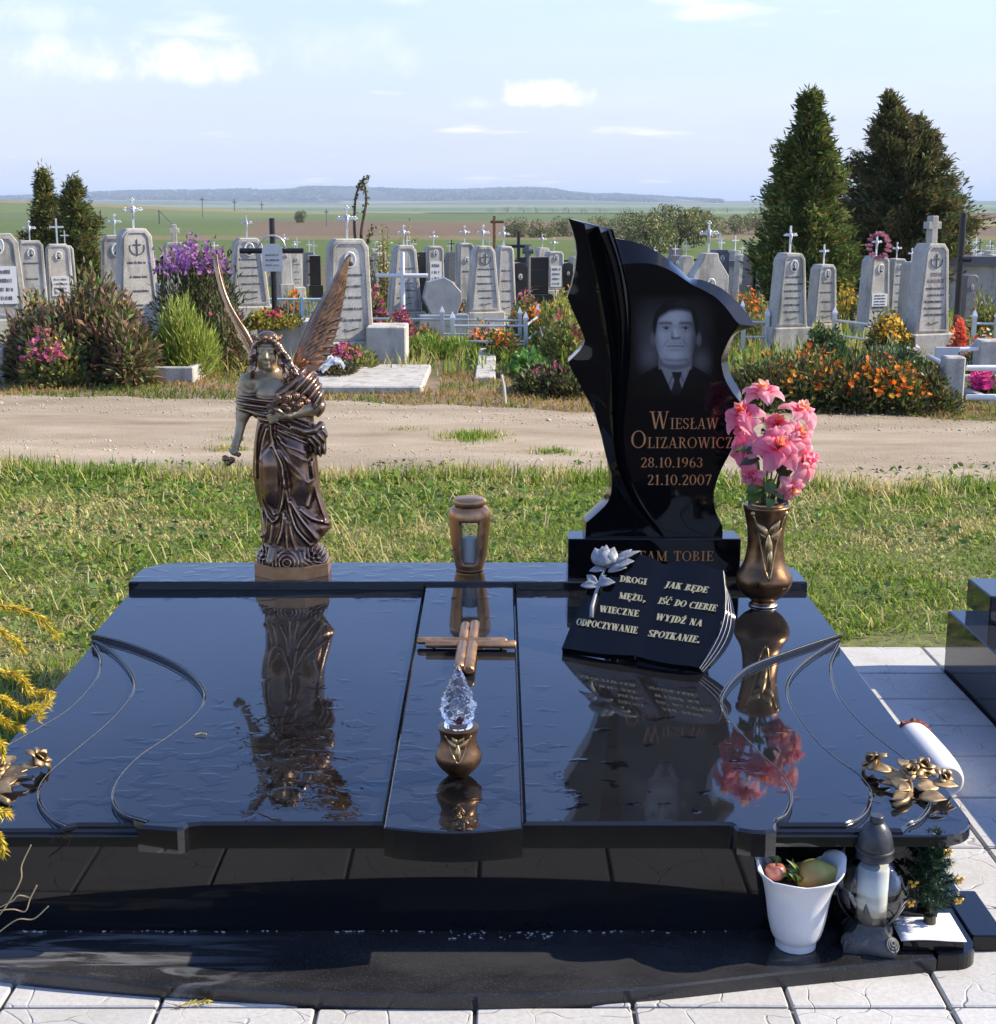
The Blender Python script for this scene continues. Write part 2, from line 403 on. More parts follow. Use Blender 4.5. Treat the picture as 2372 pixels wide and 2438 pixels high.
m.set(Base_Color=c, Roughness=.95); m.p.inputs['Specular IOR Level'].default_value = .15
m.bump(m.math('ADD', n2, m.math('MULTIPLY', m.mr(v, 0, .3, 1, 0), .8)), .6, .01)
xs = np.linspace(-12, 12, 241); nr = 14
Vp = []
for k in range(nr + 1):
    t = k / nr; y0 = edge(xs, 8.38, .16, 1.0); y1 = edge(xs, 11.0, .2, 4.0); y = y0 + (y1 - y0) * t
    z = 0.004 + 0.02 * np.sin(t * math.pi) - .012 * np.exp(-((t - .3) / .09) ** 2) - .012 * np.exp(-((t - .72) / .09) ** 2)
    Vp.append(np.stack([xs, y, z + 0 * xs], -1))
Vp = np.concatenate(Vp); ii = np.arange(nr)[:, None] * len(xs) + np.arange(len(xs) - 1)[None]
npmesh('road', Vp, np.stack([ii, ii + 1, ii + len(xs) + 1, ii + len(xs)], -1).reshape(-1, 4), m.m, smooth=True, kind='structure')
# stones lying on the road
mst = plain('road_pebble_stone', (.44, .39, .32), .9, var=.5, scale=3, obj=False)
k = 9000; px = rng.uniform(-5, 5, k); py = edge(px, 8.38, .16, 1.0) + rng.random(k) * (edge(px, 11.0, .2, 4.0) - edge(px, 8.38, .16, 1.0)); s = rng.gamma(1.6, .0022, k) + .0018
ico = np.array([(1, 0, 0), (-1, 0, 0), (0, 1, 0), (0, -1, 0), (0, 0, .6), (0, 0, -.6)], float)
icf = np.array([(0, 2, 4), (2, 1, 4), (1, 3, 4), (3, 0, 4), (2, 0, 5), (1, 2, 5), (3, 1, 5), (0, 3, 5)])
Vs = (ico[None] * s[:, None, None] * rng.uniform(.6, 1.3, (k, 6, 3)) + np.stack([px, py, np.full(k, .012)], -1)[:, None]).reshape(-1, 3)
npmesh('gravel', Vs, (icf[None] + (np.arange(k) * 6)[:, None, None]).reshape(-1, 3), mst, kind='stuff', label='loose pebbles strewn over the dirt road', cat='gravel')
# ------------------------------------------------------------------ paving: white concrete tiles with a crazed relief
m = Mat('white_concrete_tile'); P = m.pos(); dn = m.noise(5, 3); 
mp = m.n('ShaderNodeVectorMath', operation='ADD'); nn = m.n('ShaderNodeTexNoise'); nn.inputs['Scale'].default_value = 6; m.l(P, nn.inputs['Vector'])
sc_ = m.n('ShaderNodeVectorMath', operation='SCALE'); sc_.inputs['Scale'].default_value = .12; m.l(nn.outputs[1], sc_.inputs[0])
m.l(P, mp.inputs[0]); m.l(sc_.outputs[0], mp.inputs[1])
vd = m.voro(7.5, 'DISTANCE_TO_EDGE', mp.outputs[0]); crack = m.mr(vd, 0.0, .018, 1, 0)
crack = m.math('MULTIPLY', crack, m.mr(m.noise(11, 3), .42, .58, .1, 1))
g = m.noise(90, 4, .7); d1 = m.noise(3.5, 7, .65); dirt = m.mr(d1, .46, .7, 0, .62)
rd = m.n('ShaderNodeObjectInfo').outputs['Random']
c = m.mix(1.0, m.ramp(g, (.3, (.42, .415, .395)), (.7, (.54, .535, .515))), m.ramp(rd, (0, .9), (1, 1.05)), 'MULTIPLY')
c = m.mix(dirt, c, (.38, .36, .32)); c = m.mix(m.math('MULTIPLY', crack, .38), c, (.25, .23, .2))
m.set(Base_Color=c, Roughness=.8); m.bump(m.math('SUBTRACT', m.math('MULTIPLY', g, .25), crack), .55, .006)
tile_m = m.m
m = Mat('tile_joint_sand'); m.set(Base_Color=m.ramp(m.noise(30, 5), (.3, (.10, .085, .07)), (.7, (.2, .18, .15))), Roughness=.95)
pave = MB(); pave.box(-2.2, 2.3, 2.19, 2.62, -.03, -.0012); pave.box(.80, 2.5, 2.6, 4.775, -.03, -.0008)
paving = pave.build('paving', m.m, kind='structure')
def tile(x0, x1, y0, y1, cache={}):
    wv, hv = round(x1 - x0, 3), round(y1 - y0, 3)
    if (wv, hv) not in cache:
        b = MB(); b.bbox(-wv / 2, wv / 2, -hv / 2, hv / 2, -.028, 0, .003); me = b.mesh('paving_tile'); me.materials.append(tile_m); cache[(wv, hv)] = me
    o = bpy.data.objects.new('paving_tile', cache[(wv, hv)]); link(o, paving)
    o.location = ((x0 + x1) / 2, (y0 + y1) / 2, .010 + random.uniform(-.0012, .0012))
    o.rotation_euler = (R(random.uniform(-.25, .25)), R(random.uniform(-.25, .25)), 0)
G_ = .004
for k in range(-7, 8):
    x0 = -.0438 + .3 * k; x1 = x0 + .3
    for j in (0,):
        y1 = 2.493 + .3 * j
        if x1 < -1.6 and j == 0: continue
        tile(x0 + G_, x1 - G_, y1 - .3 + G_, y1 - G_)
    if k < 3: tile(x0 + G_, x1 - G_, 2.493 + G_, 2.62)
rows = [2.493, 2.888, 3.19, 3.485, 3.775, 4.01, 4.24, 4.49, 4.775]
for k in range(3, 8):
    x0 = -.0438 + .3 * k; x1 = x0 + .3
    if k >= 5 : continue
    for a, b in zip(rows[:-1], rows[1:]): tile(x0 + G_, x1 - G_, a + G_, b - G_)
for k in (5, 6, 7):
    x0 = -.0438 + .3 * k
    for a, b in ((2.493, 2.79), (2.79, 3.0)): tile(x0 + G_, x0 + .3 - G_, a + G_, b - G_)
for a, b in zip(rows[3:-1], rows[4:]): tile(-.0438 + 1.5 + G_, 1.7, a + G_, b - G_)
# ------------------------------------------------------------------ the grave: plinth, walls and carved cover slab of black granite
M_gr = granite('polished_black_granite'); M_wet = granite('rain_wet_black_granite', wet=True)
m = Mat('dusty_plinth_granite'); base = (.012, .012, .013)
fl = m.mr(m.noise(420, 2), .6, .74, 0, 1); du = m.noise(5, 7, .7, stretch=(.5, 1.2, 1)); wv = m.noise(3, 4, stretch=(.6, 2.2, 1))
smear = m.noise(7, 5, .65, stretch=(.35, 2.6, 1), dist=1.2)
xs_ = m.n('ShaderNodeSeparateXYZ'); m.l(m.pos(), xs_.inputs[0])
leftm = m.mr(xs_.outputs[0], -.75, -.35, 1, 0)
c = m.mix(m.mr(du, .36, .66, .05, .6), base, (.05, .05, .052)); c = m.mix(m.math('MULTIPLY', fl, .4), c, (.22, .23, .25))
c = m.mix(m.math('MULTIPLY', m.math('MULTIPLY', m.mr(smear, .5, .62), leftm), .5), c, (.25, .26, .27))
m.set(Base_Color=c, Roughness=m.mr(wv, .42, .6, .08, .36), IOR=1.5); m.bump(m.noise(160, 3), .12, .002)
M_pl = m.m
def ix(p): return (p.x, p.y)
grave = empty('granite_grave', (-.09, 2.73, 0), 0, 'wide polished black granite grave cover with carved wavy terraces, wet with rain', 'grave')
def gb(mb, name, mat, **k):
    o = mb.build(name, mat, None, **k); o.parent = grave; o.matrix_parent_inverse = Matrix.Translation((.09, -2.73, 0)); return o
# plinth: bowed front step, stepped at the right end
fr = [onZ(px, py, .04) for px, py in ((-330, 2195), (-160, 2262), (0, 2305), (330, 2338), (700, 2360), (1100, 2369), (1500, 2355), (1850, 2318), (2231, 2281))]
frc = cr([ix(p) for p in fr], 6)
pl = MB(); fx, fy = frc[-1]
pl.prism(frc + [(fx, 2.80), (frc[0][0], 2.80)], lambda x, y: .04, lambda x, y: 0, .004)
gb(pl, 'bowed_front_step', M_pl)
r1 = onZ(2231, 2300, .05)
arc = [(fx + .003, 2.64)] + [(fx + .003 + .0 + .075 * math.sin(a), 2.70 - .075 * math.cos(a)) for a in [math.pi / 2 * k / 8 for k in range(9)]]
cb = MB(); cb.prism([(fx + .004, 2.625), (.905, 2.625)] + [(.905 + .055 * math.sin(a), 2.68 - .055 * math.cos(a)) for a in [math.pi / 2 * k / 8 for k in range(1, 9)]] + [(.96, 2.82), (fx + .004, 2.82)],
                    lambda x, y: .045, lambda x, y: 0, .003)
gb(cb, 'rounded_corner_step', M_gr)
ob = MB(); ob.bbox(.963, 1.035, 2.70, 2.90, .0, .045, .003); ob.bbox(.963, 1.0, 2.90, 4.5, 0, .045, .003); gb(ob, 'side_step', M_gr)
sl = MB(); sl.bbox(-1.25, -1.12, 2.6, 4.5, 0, .045, .003); gb(sl, 'side_step', M_gr)
# walls carrying the slab
wl = MB(); wl.box(-1.10, .90, 2.731, 2.80, .0405, .2438); gb(wl, 'front_wall', M_gr)
wl = MB(); wl.box(.83, .899, 2.801, 4.45, .005, .2436); gb(wl, 'side_wall', M_gr)
wl = MB(); wl.box(-1.099, -1.03, 2.801, 4.45, .005, .2436); gb(wl, 'side_wall', M_gr)
wl = MB(); wl.box(-1.029, .829, 4.38, 4.449, .005, .2436); gb(wl, 'back_wall', M_gr)
# cover slab: terraces stacked on one another, all falling gently towards the front
d1, d2, d3 = .013, .023, .032
def curve(pts, s, ox, oy, off): return cr([ix(onS(ox + x / s, oy + y / s, off)) for x, y in pts], 7)
Z2 = lambda pts, off: curve(pts, 2.38, 0, 1300, off); Z3 = lambda pts, off: curve(pts, 2.637, 1650, 1350, off)
l1 = Z2([(515, 500), (700, 545), (900, 620), (1050, 700), (1140, 790), (1150, 880), (1090, 970), (950, 1080), (800, 1180), (690, 1290), (635, 1390), (645, 1460), (710, 1522), (830, 1560)], 0)
l2 = Z2([(515, 525), (640, 600), (730, 700), (757, 790), (720, 880), (600, 1010), (420, 1160), (270, 1290), (212, 1390), (230, 1470), (300, 1548), (370, 1585)], -d1)
l3 = Z2([(518, 540), (560, 620), (556, 720), (500, 810), (380, 930), (200, 1040), (20, 1140), (-160, 1250), (-250, 1370), (-240, 1480), (-150, 1560), (-80, 1592)], -d2)
r1c = Z3([(930, 420), (600, 530), (330, 640), (190, 800), (215, 930), (330, 1070), (460, 1200), (580, 1320), (625, 1440), (590, 1540), (525, 1585)], 0)
r2c = Z3([(928, 445), (730, 570), (620, 680), (598, 790), (640, 900), (760, 1070), (900, 1200), (1040, 1300), (1118, 1400), (1110, 1500), (1050, 1570), (965, 1612)], -d1)
r3c = Z3([(926, 470), (872, 600), (890, 740), (960, 870), (1100, 1020), (1250, 1140), (1420, 1270), (1500, 1370), (1500, 1480), (1440, 1570), (1360, 1612)], -d2)
XL, XR, YB = -1.130, .945, 4.306
def wid(y): return 0.012 * (YB - y)            # the slab flares a touch towards its foot
sx0, sx1 = -.222, .0475
def top(off): return lambda x, y: zS(y) + off
def bot(off): return lambda x, y: zS(y) + off
flat = lambda z: (lambda x, y: z)
Lx = lambda y: XL - wid(y) * .35; Rx = lambda y: XR + wid(y)
yf = 2.70
# lowest terrace: the whole outline with rounded front corners
rc = .085
oc = [(Lx(YB), YB), (Lx(2.8) - .0, 2.7 + rc)] + [(Lx(2.7) + rc - rc * math.cos(a), 2.69 + rc - rc * math.sin(a)) for a in [math.pi / 2 * k / 8 for k in range(1, 9)]]
oc += [(Rx(2.7) - rc + rc * math.sin(a), 2.69 + rc - rc * math.cos(a)) for a in [math.pi / 2 * k / 8 for k in range(0, 9)]] + [(Rx(YB), YB)]
b = MB(); b.prism(oc, top(-d3), flat(.2442), .003); gb(b, 'lowest_terrace', M_wet)
yl = l3[0][1]; yr = r3c[0][1]
def terrace(lc, rcv, off0, off1, yfr, name):
    poly = [(Lx(YB) + .001, YB - .001), (Lx(lc[0][1]) + .001, lc[0][1])] + lc + [(lc[-1][0] + .02, yfr)] + [(rcv[-1][0] - .02, yfr)] + rcv[::-1] + [(Rx(rcv[0][1]) - .001, rcv[0][1]), (Rx(YB) - .001, YB - .001)]
    q = MB(); q.prism(poly, top(off1), top(off0 - .002), 0.006); gb(q, name, M_wet)
terrace(l3, r3c, -d3, -d2, 2.700, 'lower_terrace')
terrace(l2, r2c, -d2, -d1, 2.705, 'middle_terrace')
# upper panels left and right of the raised middle strip, each with its own front lip and corner tab
tl0, tl1 = onS(345, 1955).x, onS(445, 1955).x; tr0, tr1 = onS(1745, 1955).x, onS(1850, 1955).x
def arcpts(xa, xb, y0, y1, n=6): return [(xa + (xb - xa) * k / n, y0 + (y1 - y0) * math.sin(math.pi / 2 * k / n)) for k in range(n + 1)]
pL = [(Lx(YB) + .002, YB - .002), (Lx(l1[0][1]) + .002, l1[0][1])] + l1 + [(tl0 - .01, 2.668), (tl1 - .012, 2.655), (tl1, 2.662), (tl1 + .006, 2.676), (tl1 + .03, 2.682), (sx0 - .003, 2.682), (sx0 - .003, YB - .002)]
b = MB(); b.prism(pL, top(0), lambda x, y: .2445 if y < 2.72 else zS(y) - d1 - .003, .006); gb(b, 'upper_panel', M_wet)
pR = [(sx1 + .003, YB - .002), (sx1 + .003, 2.682), (tr0 - .03, 2.682), (tr0 - .006, 2.68), (tr0, 2.672), (tr0 + .004, 2.655), (tr0 + .03, 2.645), (tr1 - .03, 2.642), (tr1 - .008, 2.65)] + r1c[::-1] + [(Rx(r1c[0][1]) - .002, r1c[0][1]), (Rx(YB) - .002, YB - .002)]
b = MB(); b.prism(pR, top(0), lambda x, y: .2446 if y < 2.72 else zS(y) - d1 - .003, .006); gb(b, 'upper_panel', M_wet)
# honed, unpolished edges that trace the terraces
m = Mat('honed_granite_edge'); n = m.noise(120, 3); m.set(Base_Color=m.ramp(n, (.3, (.04, .042, .046)), (.7, (.10, .104, .11))), Roughness=.45); M_hon = m.m
for cv, off in ((l1, 0), (l2, -d1), (l3, -d2), (r1c, 0), (r2c, -d1), (r3c, -d2)):
    b = MB(); b.tube([(x, y, zS(y) + off - .0010) for x, y in cv], .0014, 6); gb(b, 'honed_edge', M_hon, smooth=True)
# raised middle strip with a bowed nose
nose = [(sx0 + (sx1 - sx0) * t, 2.628 - .022 * math.sin(math.pi * t)) for t in [k / 14 for k in range(15)]]
b = MB(); b.prism(nose + [(sx1, YB + .001), (sx0, YB + .001)], top(.016), lambda x, y: .251, .003); gb(b, 'middle_strip', M_wet)
# head slab across the back with rounded shoulders
hs = [(XL - .004, 4.302), (XR + .004, 4.302)] + [(XR + .006 - .13 + .13 * math.cos(a), 4.43 + .12 * math.sin(a)) for a in [math.pi / 2 * k / 8 for k in range(0, 9)]] + \
     [(XL - .006 + .13 - .13 * math.sin(a), 4.43 + .12 * math.cos(a)) for a in [math.pi / 2 * k / 8 for k in range(0, 9)]]
HZ = .366
b = MB(); b.prism(hs, flat(HZ), flat(.2446), .004); gb(b, 'head_slab', M_wet)
# white mortar that has squeezed out along the foot of the wall
mm = plain('white_mortar_crust', (.55, .55, .54), .9, var=.3, scale=40, bump=.5)
for i in range(120):
    x = random.choice([random.uniform(-1.1, -.45), random.uniform(-.35, .2), random.uniform(-.12, .12), random.uniform(.2, .7)])
    b = MB(); s = random.uniform(.0006, .0021); b.ell((0, 0, 0), (s * random.uniform(1, 3.2), s, s * .7), 6, 4)
    o = b.build('mortar_lump', mm); o.location = (x, 2.727 - abs(random.gauss(0, .004)) - (random.uniform(0, .035) if -.12 < x < .12 else 0), .042); o.rotation_euler.z = random.uniform(-.4, .4)
    o.parent = grave; o.matrix_parent_inverse = Matrix.Translation((.09, -2.73, 0))
# ------------------------------------------------------------------ a serif alphabet drawn from strokes
def glyphs(T, t):
    """letter -> (width, strokes); cap height 1. l: slanted bar, h: horizontal bar, a: arc, s: serif"""
    hw = T / 2; S = .11
    def stem(x, y0=0, y1=1, s0=1, s1=1, w=None):
        o = [('l', x, y0, x, y1, w or T)]
        if s0: o.append(('s', x, y0 + t * .4, (w or T) / 2 + S))
        if s1: o.append(('s', x, y1 - t * .4, (w or T) / 2 + S))
        return o
    D = {}
    D['I'] = (.30 + T * .3, stem(.15 + T * .15))
    D['L'] = (.58, stem(.18) + [('h', .18, .56, t / 2, t), ('l', .55, 0, .57, .26, t)])
    D['E'] = (.60, stem(.18) + [('h', .18, .56, t / 2, t), ('h', .18, .54, 1 - t / 2, t), ('h', .18, .44, .52, t), ('l', .555, 0, .585, .25, t), ('l', .54, .77, .54, 1, t), ('l', .44, .41, .44, .63, t)])
    D['F'] = (.56, stem(.18) + [('h', .18, .54, 1 - t / 2, t), ('h', .18, .44, .50, t), ('l', .54, .77, .54, 1, t), ('l', .44, .39, .44, .61, t)])
    D['T'] = (.62, stem(.31, s1=0) + [('h', .03, .59, 1 - t / 2, t), ('l', .045, .74, .045, 1, t), ('l', .575, .74, .575, 1, t)])
    D['D'] = (.70, stem(.18) + [('a', .22, .5, .41, .5 - t / 2, -90, 90), ('h', .18, .24, t / 2, t), ('h', .18, .24, 1 - t / 2, t)])
    D['O'] = (.76, [('a', .38, .5, .34 - hw * .3, .51 - t / 2, 0, 360)])
    D['C'] = (.68, [('a', .38, .5, .33 - hw * .3, .51 - t / 2, 48, 312), ('l', .60, .70, .60, .95, t)])
    D['G'] = (.72, [('a', .38, .5, .33 - hw * .3, .51 - t / 2, 48, 300), ('l', .60, .70, .60, .95, t), ('l', .58, .04, .58, .45, T), ('s', .58, .45, .14)])
    D['S'] = (.54, [('a', .27, .745, .19, .255 - t / 2, 35, 250), ('a', .27, .255, .20, .255 - t / 2, -145, 70), ('l', .14, .60, .40, .40, T * .9), ('l', .46, .74, .46, .95, t), ('l', .06, .05, .06, .27, t)])
    D['Z'] = (.60, [('h', .06, .55, 1 - t / 2, t), ('h', .05, .56, t / 2, t), ('l', .14, 0, .47, 1, T), ('l', .07, .76, .07, 1, t), ('l', .555, 0, .555, .25, t)])
    D['A'] = (.72, [('l', .10, 0, .37, 1, t), ('l', .60, 0, .36, 1, T), ('h', .18, .52, .33, t), ('s', .10, t * .4, .10), ('s', .60, t * .4, .16)])
    D['V'] = (.70, [('l', .36, 0, .12, 1, T), ('l', .36, 0, .60, 1, t), ('s', .12, 1 - t * .4, .16), ('s', .60, 1 - t * .4, .10)])
    D['W'] = (1.04, [('l', .32, 0, .12, 1, T), ('l', .32, 0, .52, 1, t), ('l', .73, 0, .52, 1, T), ('l', .73, 0, .93, 1, t), ('s', .12, 1 - t * .4, .15), ('s', .52, 1 - t * .4, .12), ('s', .93, 1 - t * .4, .09)])
    D['M'] = (.94, [('l', .16, 0, .16, 1, t), ('l', .47, .04, .17, 1, T), ('l', .47, .04, .77, 1, t), ('l', .78, 0, .78, 1, T), ('s', .16, t * .4, .1), ('s', .78, t * .4, hw + S), ('s', .12, 1 - t * .4, .09), ('s', .82, 1 - t * .4, .12)])
    D['N'] = (.78, [('l', .16, 0, .16, 1, t), ('l', .60, .0, .18, 1, T), ('l', .62, 0, .62, 1, t), ('s', .16, t * .4, .1), ('s', .13, 1 - t * .4, .1), ('s', .62, 1 - t * .4, .1)])
    D['R'] = (.70, stem(.18) + [('a', .26, .75, .25, .25 - t / 2, -90, 90), ('h', .18, .27, 1 - t / 2, t), ('h', .18, .27, .5 + t / 2, t), ('l', .62, 0, .34, .5, T), ('s', .64, t * .4, .1)])
    D['P'] = (.62, stem(.18) + [('a', .26, .74, .25, .26 - t / 2, -90, 90), ('h', .18, .27, 1 - t / 2, t), ('h', .18, .27, .48 + t / 2, t)])
    D['B'] = (.66, stem(.18) + [('a', .25, .76, .23, .24 - t / 2, -90, 90), ('a', .25, .26, .28, .26 - t / 2, -90, 90), ('h', .18, .27, 1 - t / 2, t), ('h', .18, .27, .52, t), ('h', .18, .27, t / 2, t)])
    D['K'] = (.70, stem(.18) + [('l', .22, .40, .55, 1, t), ('l', .60, 0, .34, .58, T), ('s', .56, 1 - t * .4, .11), ('s', .62, t * .4, .12)])
    D['Y'] = (.68, stem(.34, 0, .46, 1, 0) + [('l', .33, .44, .12, 1, T), ('l', .36, .44, .57, 1, t), ('s', .12, 1 - t * .4, .15), ('s', .57, 1 - t * .4, .1)])
    D['U'] = (.72, [('l', .17, .3, .17, 1, T), ('l', .56, .3, .56, 1, t), ('a', .365, .3, .195, .30 - t / 2, 180, 360), ('s', .17, 1 - t * .4, hw + S), ('s', .56, 1 - t * .4, .1)])
    D['J'] = (.42, [('l', .24, .1, .24, 1, T), ('a', .12, .1, .12, .22, 250, 360), ('s', .24, 1 - t * .4, hw + S), ('h', .02, .12, -.1, t * 1.5)])
    D['Ł'] = (.58, D['L'][1] + [('l', .04, .40, .40, .66, t * 1.4)])
    D['Ę'] = (.60, D['E'][1] + [('a', .50, -.13, .09, .13, 90, 280)])
    D['Ż'] = (.60, D['Z'][1] + [('h', .25, .37, 1.16, .11)])
    for k in 'ŚĆŹ':
        bse = {'Ś': 'S', 'Ć': 'C', 'Ź': 'Z'}[k]; D[k] = (D[bse][0], D[bse][1] + [('l', .28, 1.08, .40, 1.27, T * .8)])
    D['.'] = (.24, [('h', .05, .05 + max(T, .13), T * .5, max(T, .13))]); D[','] = (.24, D['.'][1] + [('l', .04, -.16, .12, .05, t * 1.4)])
    D['1'] = (.44, stem(.24, s1=0) + [('l', .12, .82, .24, .98, t * 1.3)])
    D['0'] = (.60, [('a', .30, .5, .23, .51 - t / 2, 0, 360)])
    D['2'] = (.56, [('a', .27, .74, .19, .26 - t / 2, -35, 170), ('l', .10, .03, .42, .60, T * .8), ('h', .06, .50, t * .8, t * 1.6), ('l', .5, 0, .51, .2, t)])
    D['3'] = (.54, [('a', .25, .76, .17, .24 - t / 2, -80, 160), ('a', .24, .27, .20, .27 - t / 2, -165, 80)])
    D['6'] = (.58, [('a', .30, .30, .20, .30 - t / 2, 0, 360), ('a', .42, .36, .32, .64 - t / 2, 95, 185)])
    D['7'] = (.56, [('h', .06, .50, 1 - t * .8, t * 1.6), ('l', .20, 0, .48, .96, T * .9), ('l', .07, .78, .07, 1, t)])
    D['8'] = (.56, [('a', .28, .75, .17, .25 - t / 2, 0, 360), ('a', .28, .26, .21, .26 - t / 2, 0, 360)])
    D['9'] = (.58, [('a', .28, .70, .20, .30 - t / 2, 0, 360), ('a', .16, .64, .32, .64 - t / 2, -85, 5)])
    D[' '] = (.38, [])
    return D
def text_polys(s, T=.17, t=.06, gap=.07, slant=0.0, big=None, small=1.0):
    """-> list of polygons (x, y) in cap heights, total width"""
    D = glyphs(T, t); x = 0; out = []
    for ci, ch in enumerate(s):
        k = 1.0 if (big is None or ci == 0) else small
        wd, st = D[ch]
        def put(poly): out.append([(x + px * k + slant * py * k, py * k) for px, py in poly])
        for q in st:
            if q[0] == 'l':
                _, x0, y0, x1, y1, wq = q
                if abs(y1 - y0) < abs(x1 - x0) * .6:
                    put([(x0, y0 - wq / 2), (x1, y1 - wq / 2), (x1, y1 + wq / 2), (x0, y0 + wq / 2)])
                else:
                    f = min(math.hypot(x1 - x0, y1 - y0) / abs(y1 - y0), 1.3) * wq / 2
                    put([(x0 - f, y0), (x0 + f, y0), (x1 + f, y1), (x1 - f, y1)])
            elif q[0] == 'h':
                _, x0, x1, y, wq = q; put([(x0, y - wq / 2), (x1, y - wq / 2), (x1, y + wq / 2), (x0, y + wq / 2)])
            elif q[0] == 's':
                _, xc, y, l = q; put([(xc - l, y - t * .4), (xc + l, y - t * .4), (xc + l, y + t * .4), (xc - l, y + t * .4)])
            else:
                _, cx, cy, rx, ry, a0, a1 = q; n = max(4, int(abs(a1 - a0) / 24))
                prev = None
                for i in range(n + 1):
                    a = R(a0 + (a1 - a0) * i / n); wq = (t + (T - t) * abs(math.cos(a)) ** 1.4) / 2
                    p = ((cx + (rx + wq) * math.cos(a), cy + (ry + t / 2) * math.sin(a)), (cx + (rx - wq) * math.cos(a), cy + (ry - t / 2) * math.sin(a)))
                    if prev: put([prev[1], prev[0], p[0], p[1]])
                    prev = p
        x += (wd + gap) * k
    return out, x - gap
def text_mesh(s, name, mat, parent, place, width=None, height=1.0, **k):
    """place(u, v, w): text plane coordinates in metres -> point; width rescales the line to fit"""
    polys, wd = text_polys(s, **k); sx = (width / wd) if width else height
    mb = MB()
    for i, p in enumerate(polys):
        lift = .0004 + .00005 * (i % 9)
        mb.add([tuple(place(x * sx, y * height, lift)) for x, y in p], [tuple(range(len(p)))])
    return mb.build(name, mat, parent)
# ------------------------------------------------------------------ headstone
HY = 4.385
m = Mat('gold_lettering'); n = m.noise(300, 3); m.set(Base_Color=m.ramp(n, (.3, (.55, .22, .065)), (.7, (.72, .33, .12))), Roughness=.5); M_gold = m.m
m = Mat('pale_gold_lettering'); n = m.noise(300, 3); m.set(Base_Color=m.ramp(n, (.3, (.50, .42, .22)), (.7, (.66, .57, .33))), Roughness=.5); M_pgold = m.m
stone = empty('headstone', (.48, 4.42, HZ), 0, 'tall black granite headstone shaped like a wing with an etched portrait and gold lettering', 'headstone')
def hb(mb, name, mat, **k):
    o = mb.build(name, mat, **k); o.parent = stone; o.matrix_parent_inverse = Matrix.Translation((-.48, -4.42, -HZ)); return o
pb = MB(); pb.bbox(.217, .752, 4.366, 4.482, HZ + .0005, .486, .003); ped = hb(pb, 'pedestal', M_gr)
F5 = lambda x, y: (1320 + x / 2.127, 500 + y / 2.127)
def f5(x, y, Y=HY): return onY(*F5(x, y), Y)
pairs = [((310, 145), (345, 275)), ((420, 165), (430, 268)), ((530, 215), (520, 278)), ((620, 280), (600, 312)), ((690, 345), (680, 365)), ((722, 354), (708, 383)), ((760, 358), (745, 400)),
         ((850, 395), (815, 440)), ((930, 460), (875, 500)), ((990, 530), (915, 555)), ((1030, 595), (938, 578)), ((980, 610), (922, 605)), ((930, 640), (890, 650)), ((905, 690), (865, 700)),
         ((893, 745), (847, 750)), ((895, 800), (850, 800)), ((910, 850), (868, 862)), ((950, 920), (908, 930)), ((968, 975), (948, 985)), ((968, 1040), (955, 1045)), ((945, 1130), (935, 1130)),
         ((905, 1220), (896, 1220)), ((855, 1310), (847, 1312)), ((822, 1400), (815, 1400)), ((815, 1460), (808, 1462)), ((825, 1520), (817, 1524)), ((845, 1570), (838, 1574)), ((860, 1605), (853, 1608)), ((858, 1664), (852, 1664)),
         ((150, 1664), (156, 1664)), ((155, 1580), (162, 1584)), ((200, 1540), (206, 1546)), ((262, 1475), (270, 1480)), ((283, 1400), (291, 1402)), ((276, 1290), (286, 1290)), ((255, 1190), (268, 1188)),
         ((262, 1050), (268, 1050)), ((285, 800), (292, 800)), ((300, 560), (307, 560)), ((296, 300), (304, 310)), ((292, 140), (320, 250))]
def dens(P):                                     # densify the smooth runs but keep the sharp corners
    sharp = {0, 5, 10, 28, 29, 30, 40}; out = []; n = len(P); run = [P[0]]
    for i in range(1, n + 1):
        run.append(P[i % n])
        if (i % n) in sharp: out += cr(run, 4)[:-1]; run = [P[i % n]]
    return out
outer = dens([p[0] for p in pairs]); inner = dens([p[1] for p in pairs])
ring_f = [tuple(f5(x, y, HY)) for x, y in inner]
def scaled(x, y, Y): p = f5(x, y, HY); return (p.x, Y, max(p.z, .4866))
ring_f = [scaled(x, y, HY) for x, y in inner]; ring_m = [scaled(x, y, HY + .045) for x, y in outer]; ring_b = [scaled(x, y, HY + .088) for x, y in outer]
b = MB(); b.loft([ring_f, ring_m, ring_b], True, True, True); b.f = [f[::-1] for f in b.f]; stele = hb(b, 'stele', M_gr, smooth=True, auto=28)
# carved wing: blades fanning from the foot of the stone
def rs(pts, n=90):
    P = np.array(pts, float); yy = np.linspace(P[0, 1], P[-1, 1], n); return np.stack([np.interp(yy, P[:, 1], P[:, 0]), yy], -1)
W0 = rs([(70, 40), (88, 90), (108, 160), (114, 220), (106, 300), (88, 380), (66, 440), (88, 500), (125, 580), (150, 640), (155, 668), (125, 715), (68, 770), (100, 830), (160, 940), (205, 1030), (240, 1150), (262, 1250), (292, 1340), (345, 1450), (430, 1560), (548, 1655)])
def sm(pts): return rs(cr(pts, 8))
W1 = sm([(150, 70), (205, 300), (262, 600), (285, 800), (290, 1000), (300, 1180), (332, 1320), (402, 1480), (552, 1655)])
W2 = sm([(222, 85), (295, 300), (335, 560), (337, 800), (327, 1000), (325, 1180), (352, 1320), (422, 1480), (557, 1655)])
W3 = sm([(292, 97), (345, 280), (382, 480), (382, 700), (368, 900), (350, 1080), (352, 1200), (377, 1330), (445, 1480), (562, 1655)])
b = MB(); Ws = [W0, W1, W2, W3]; nseg = 8; rings = []
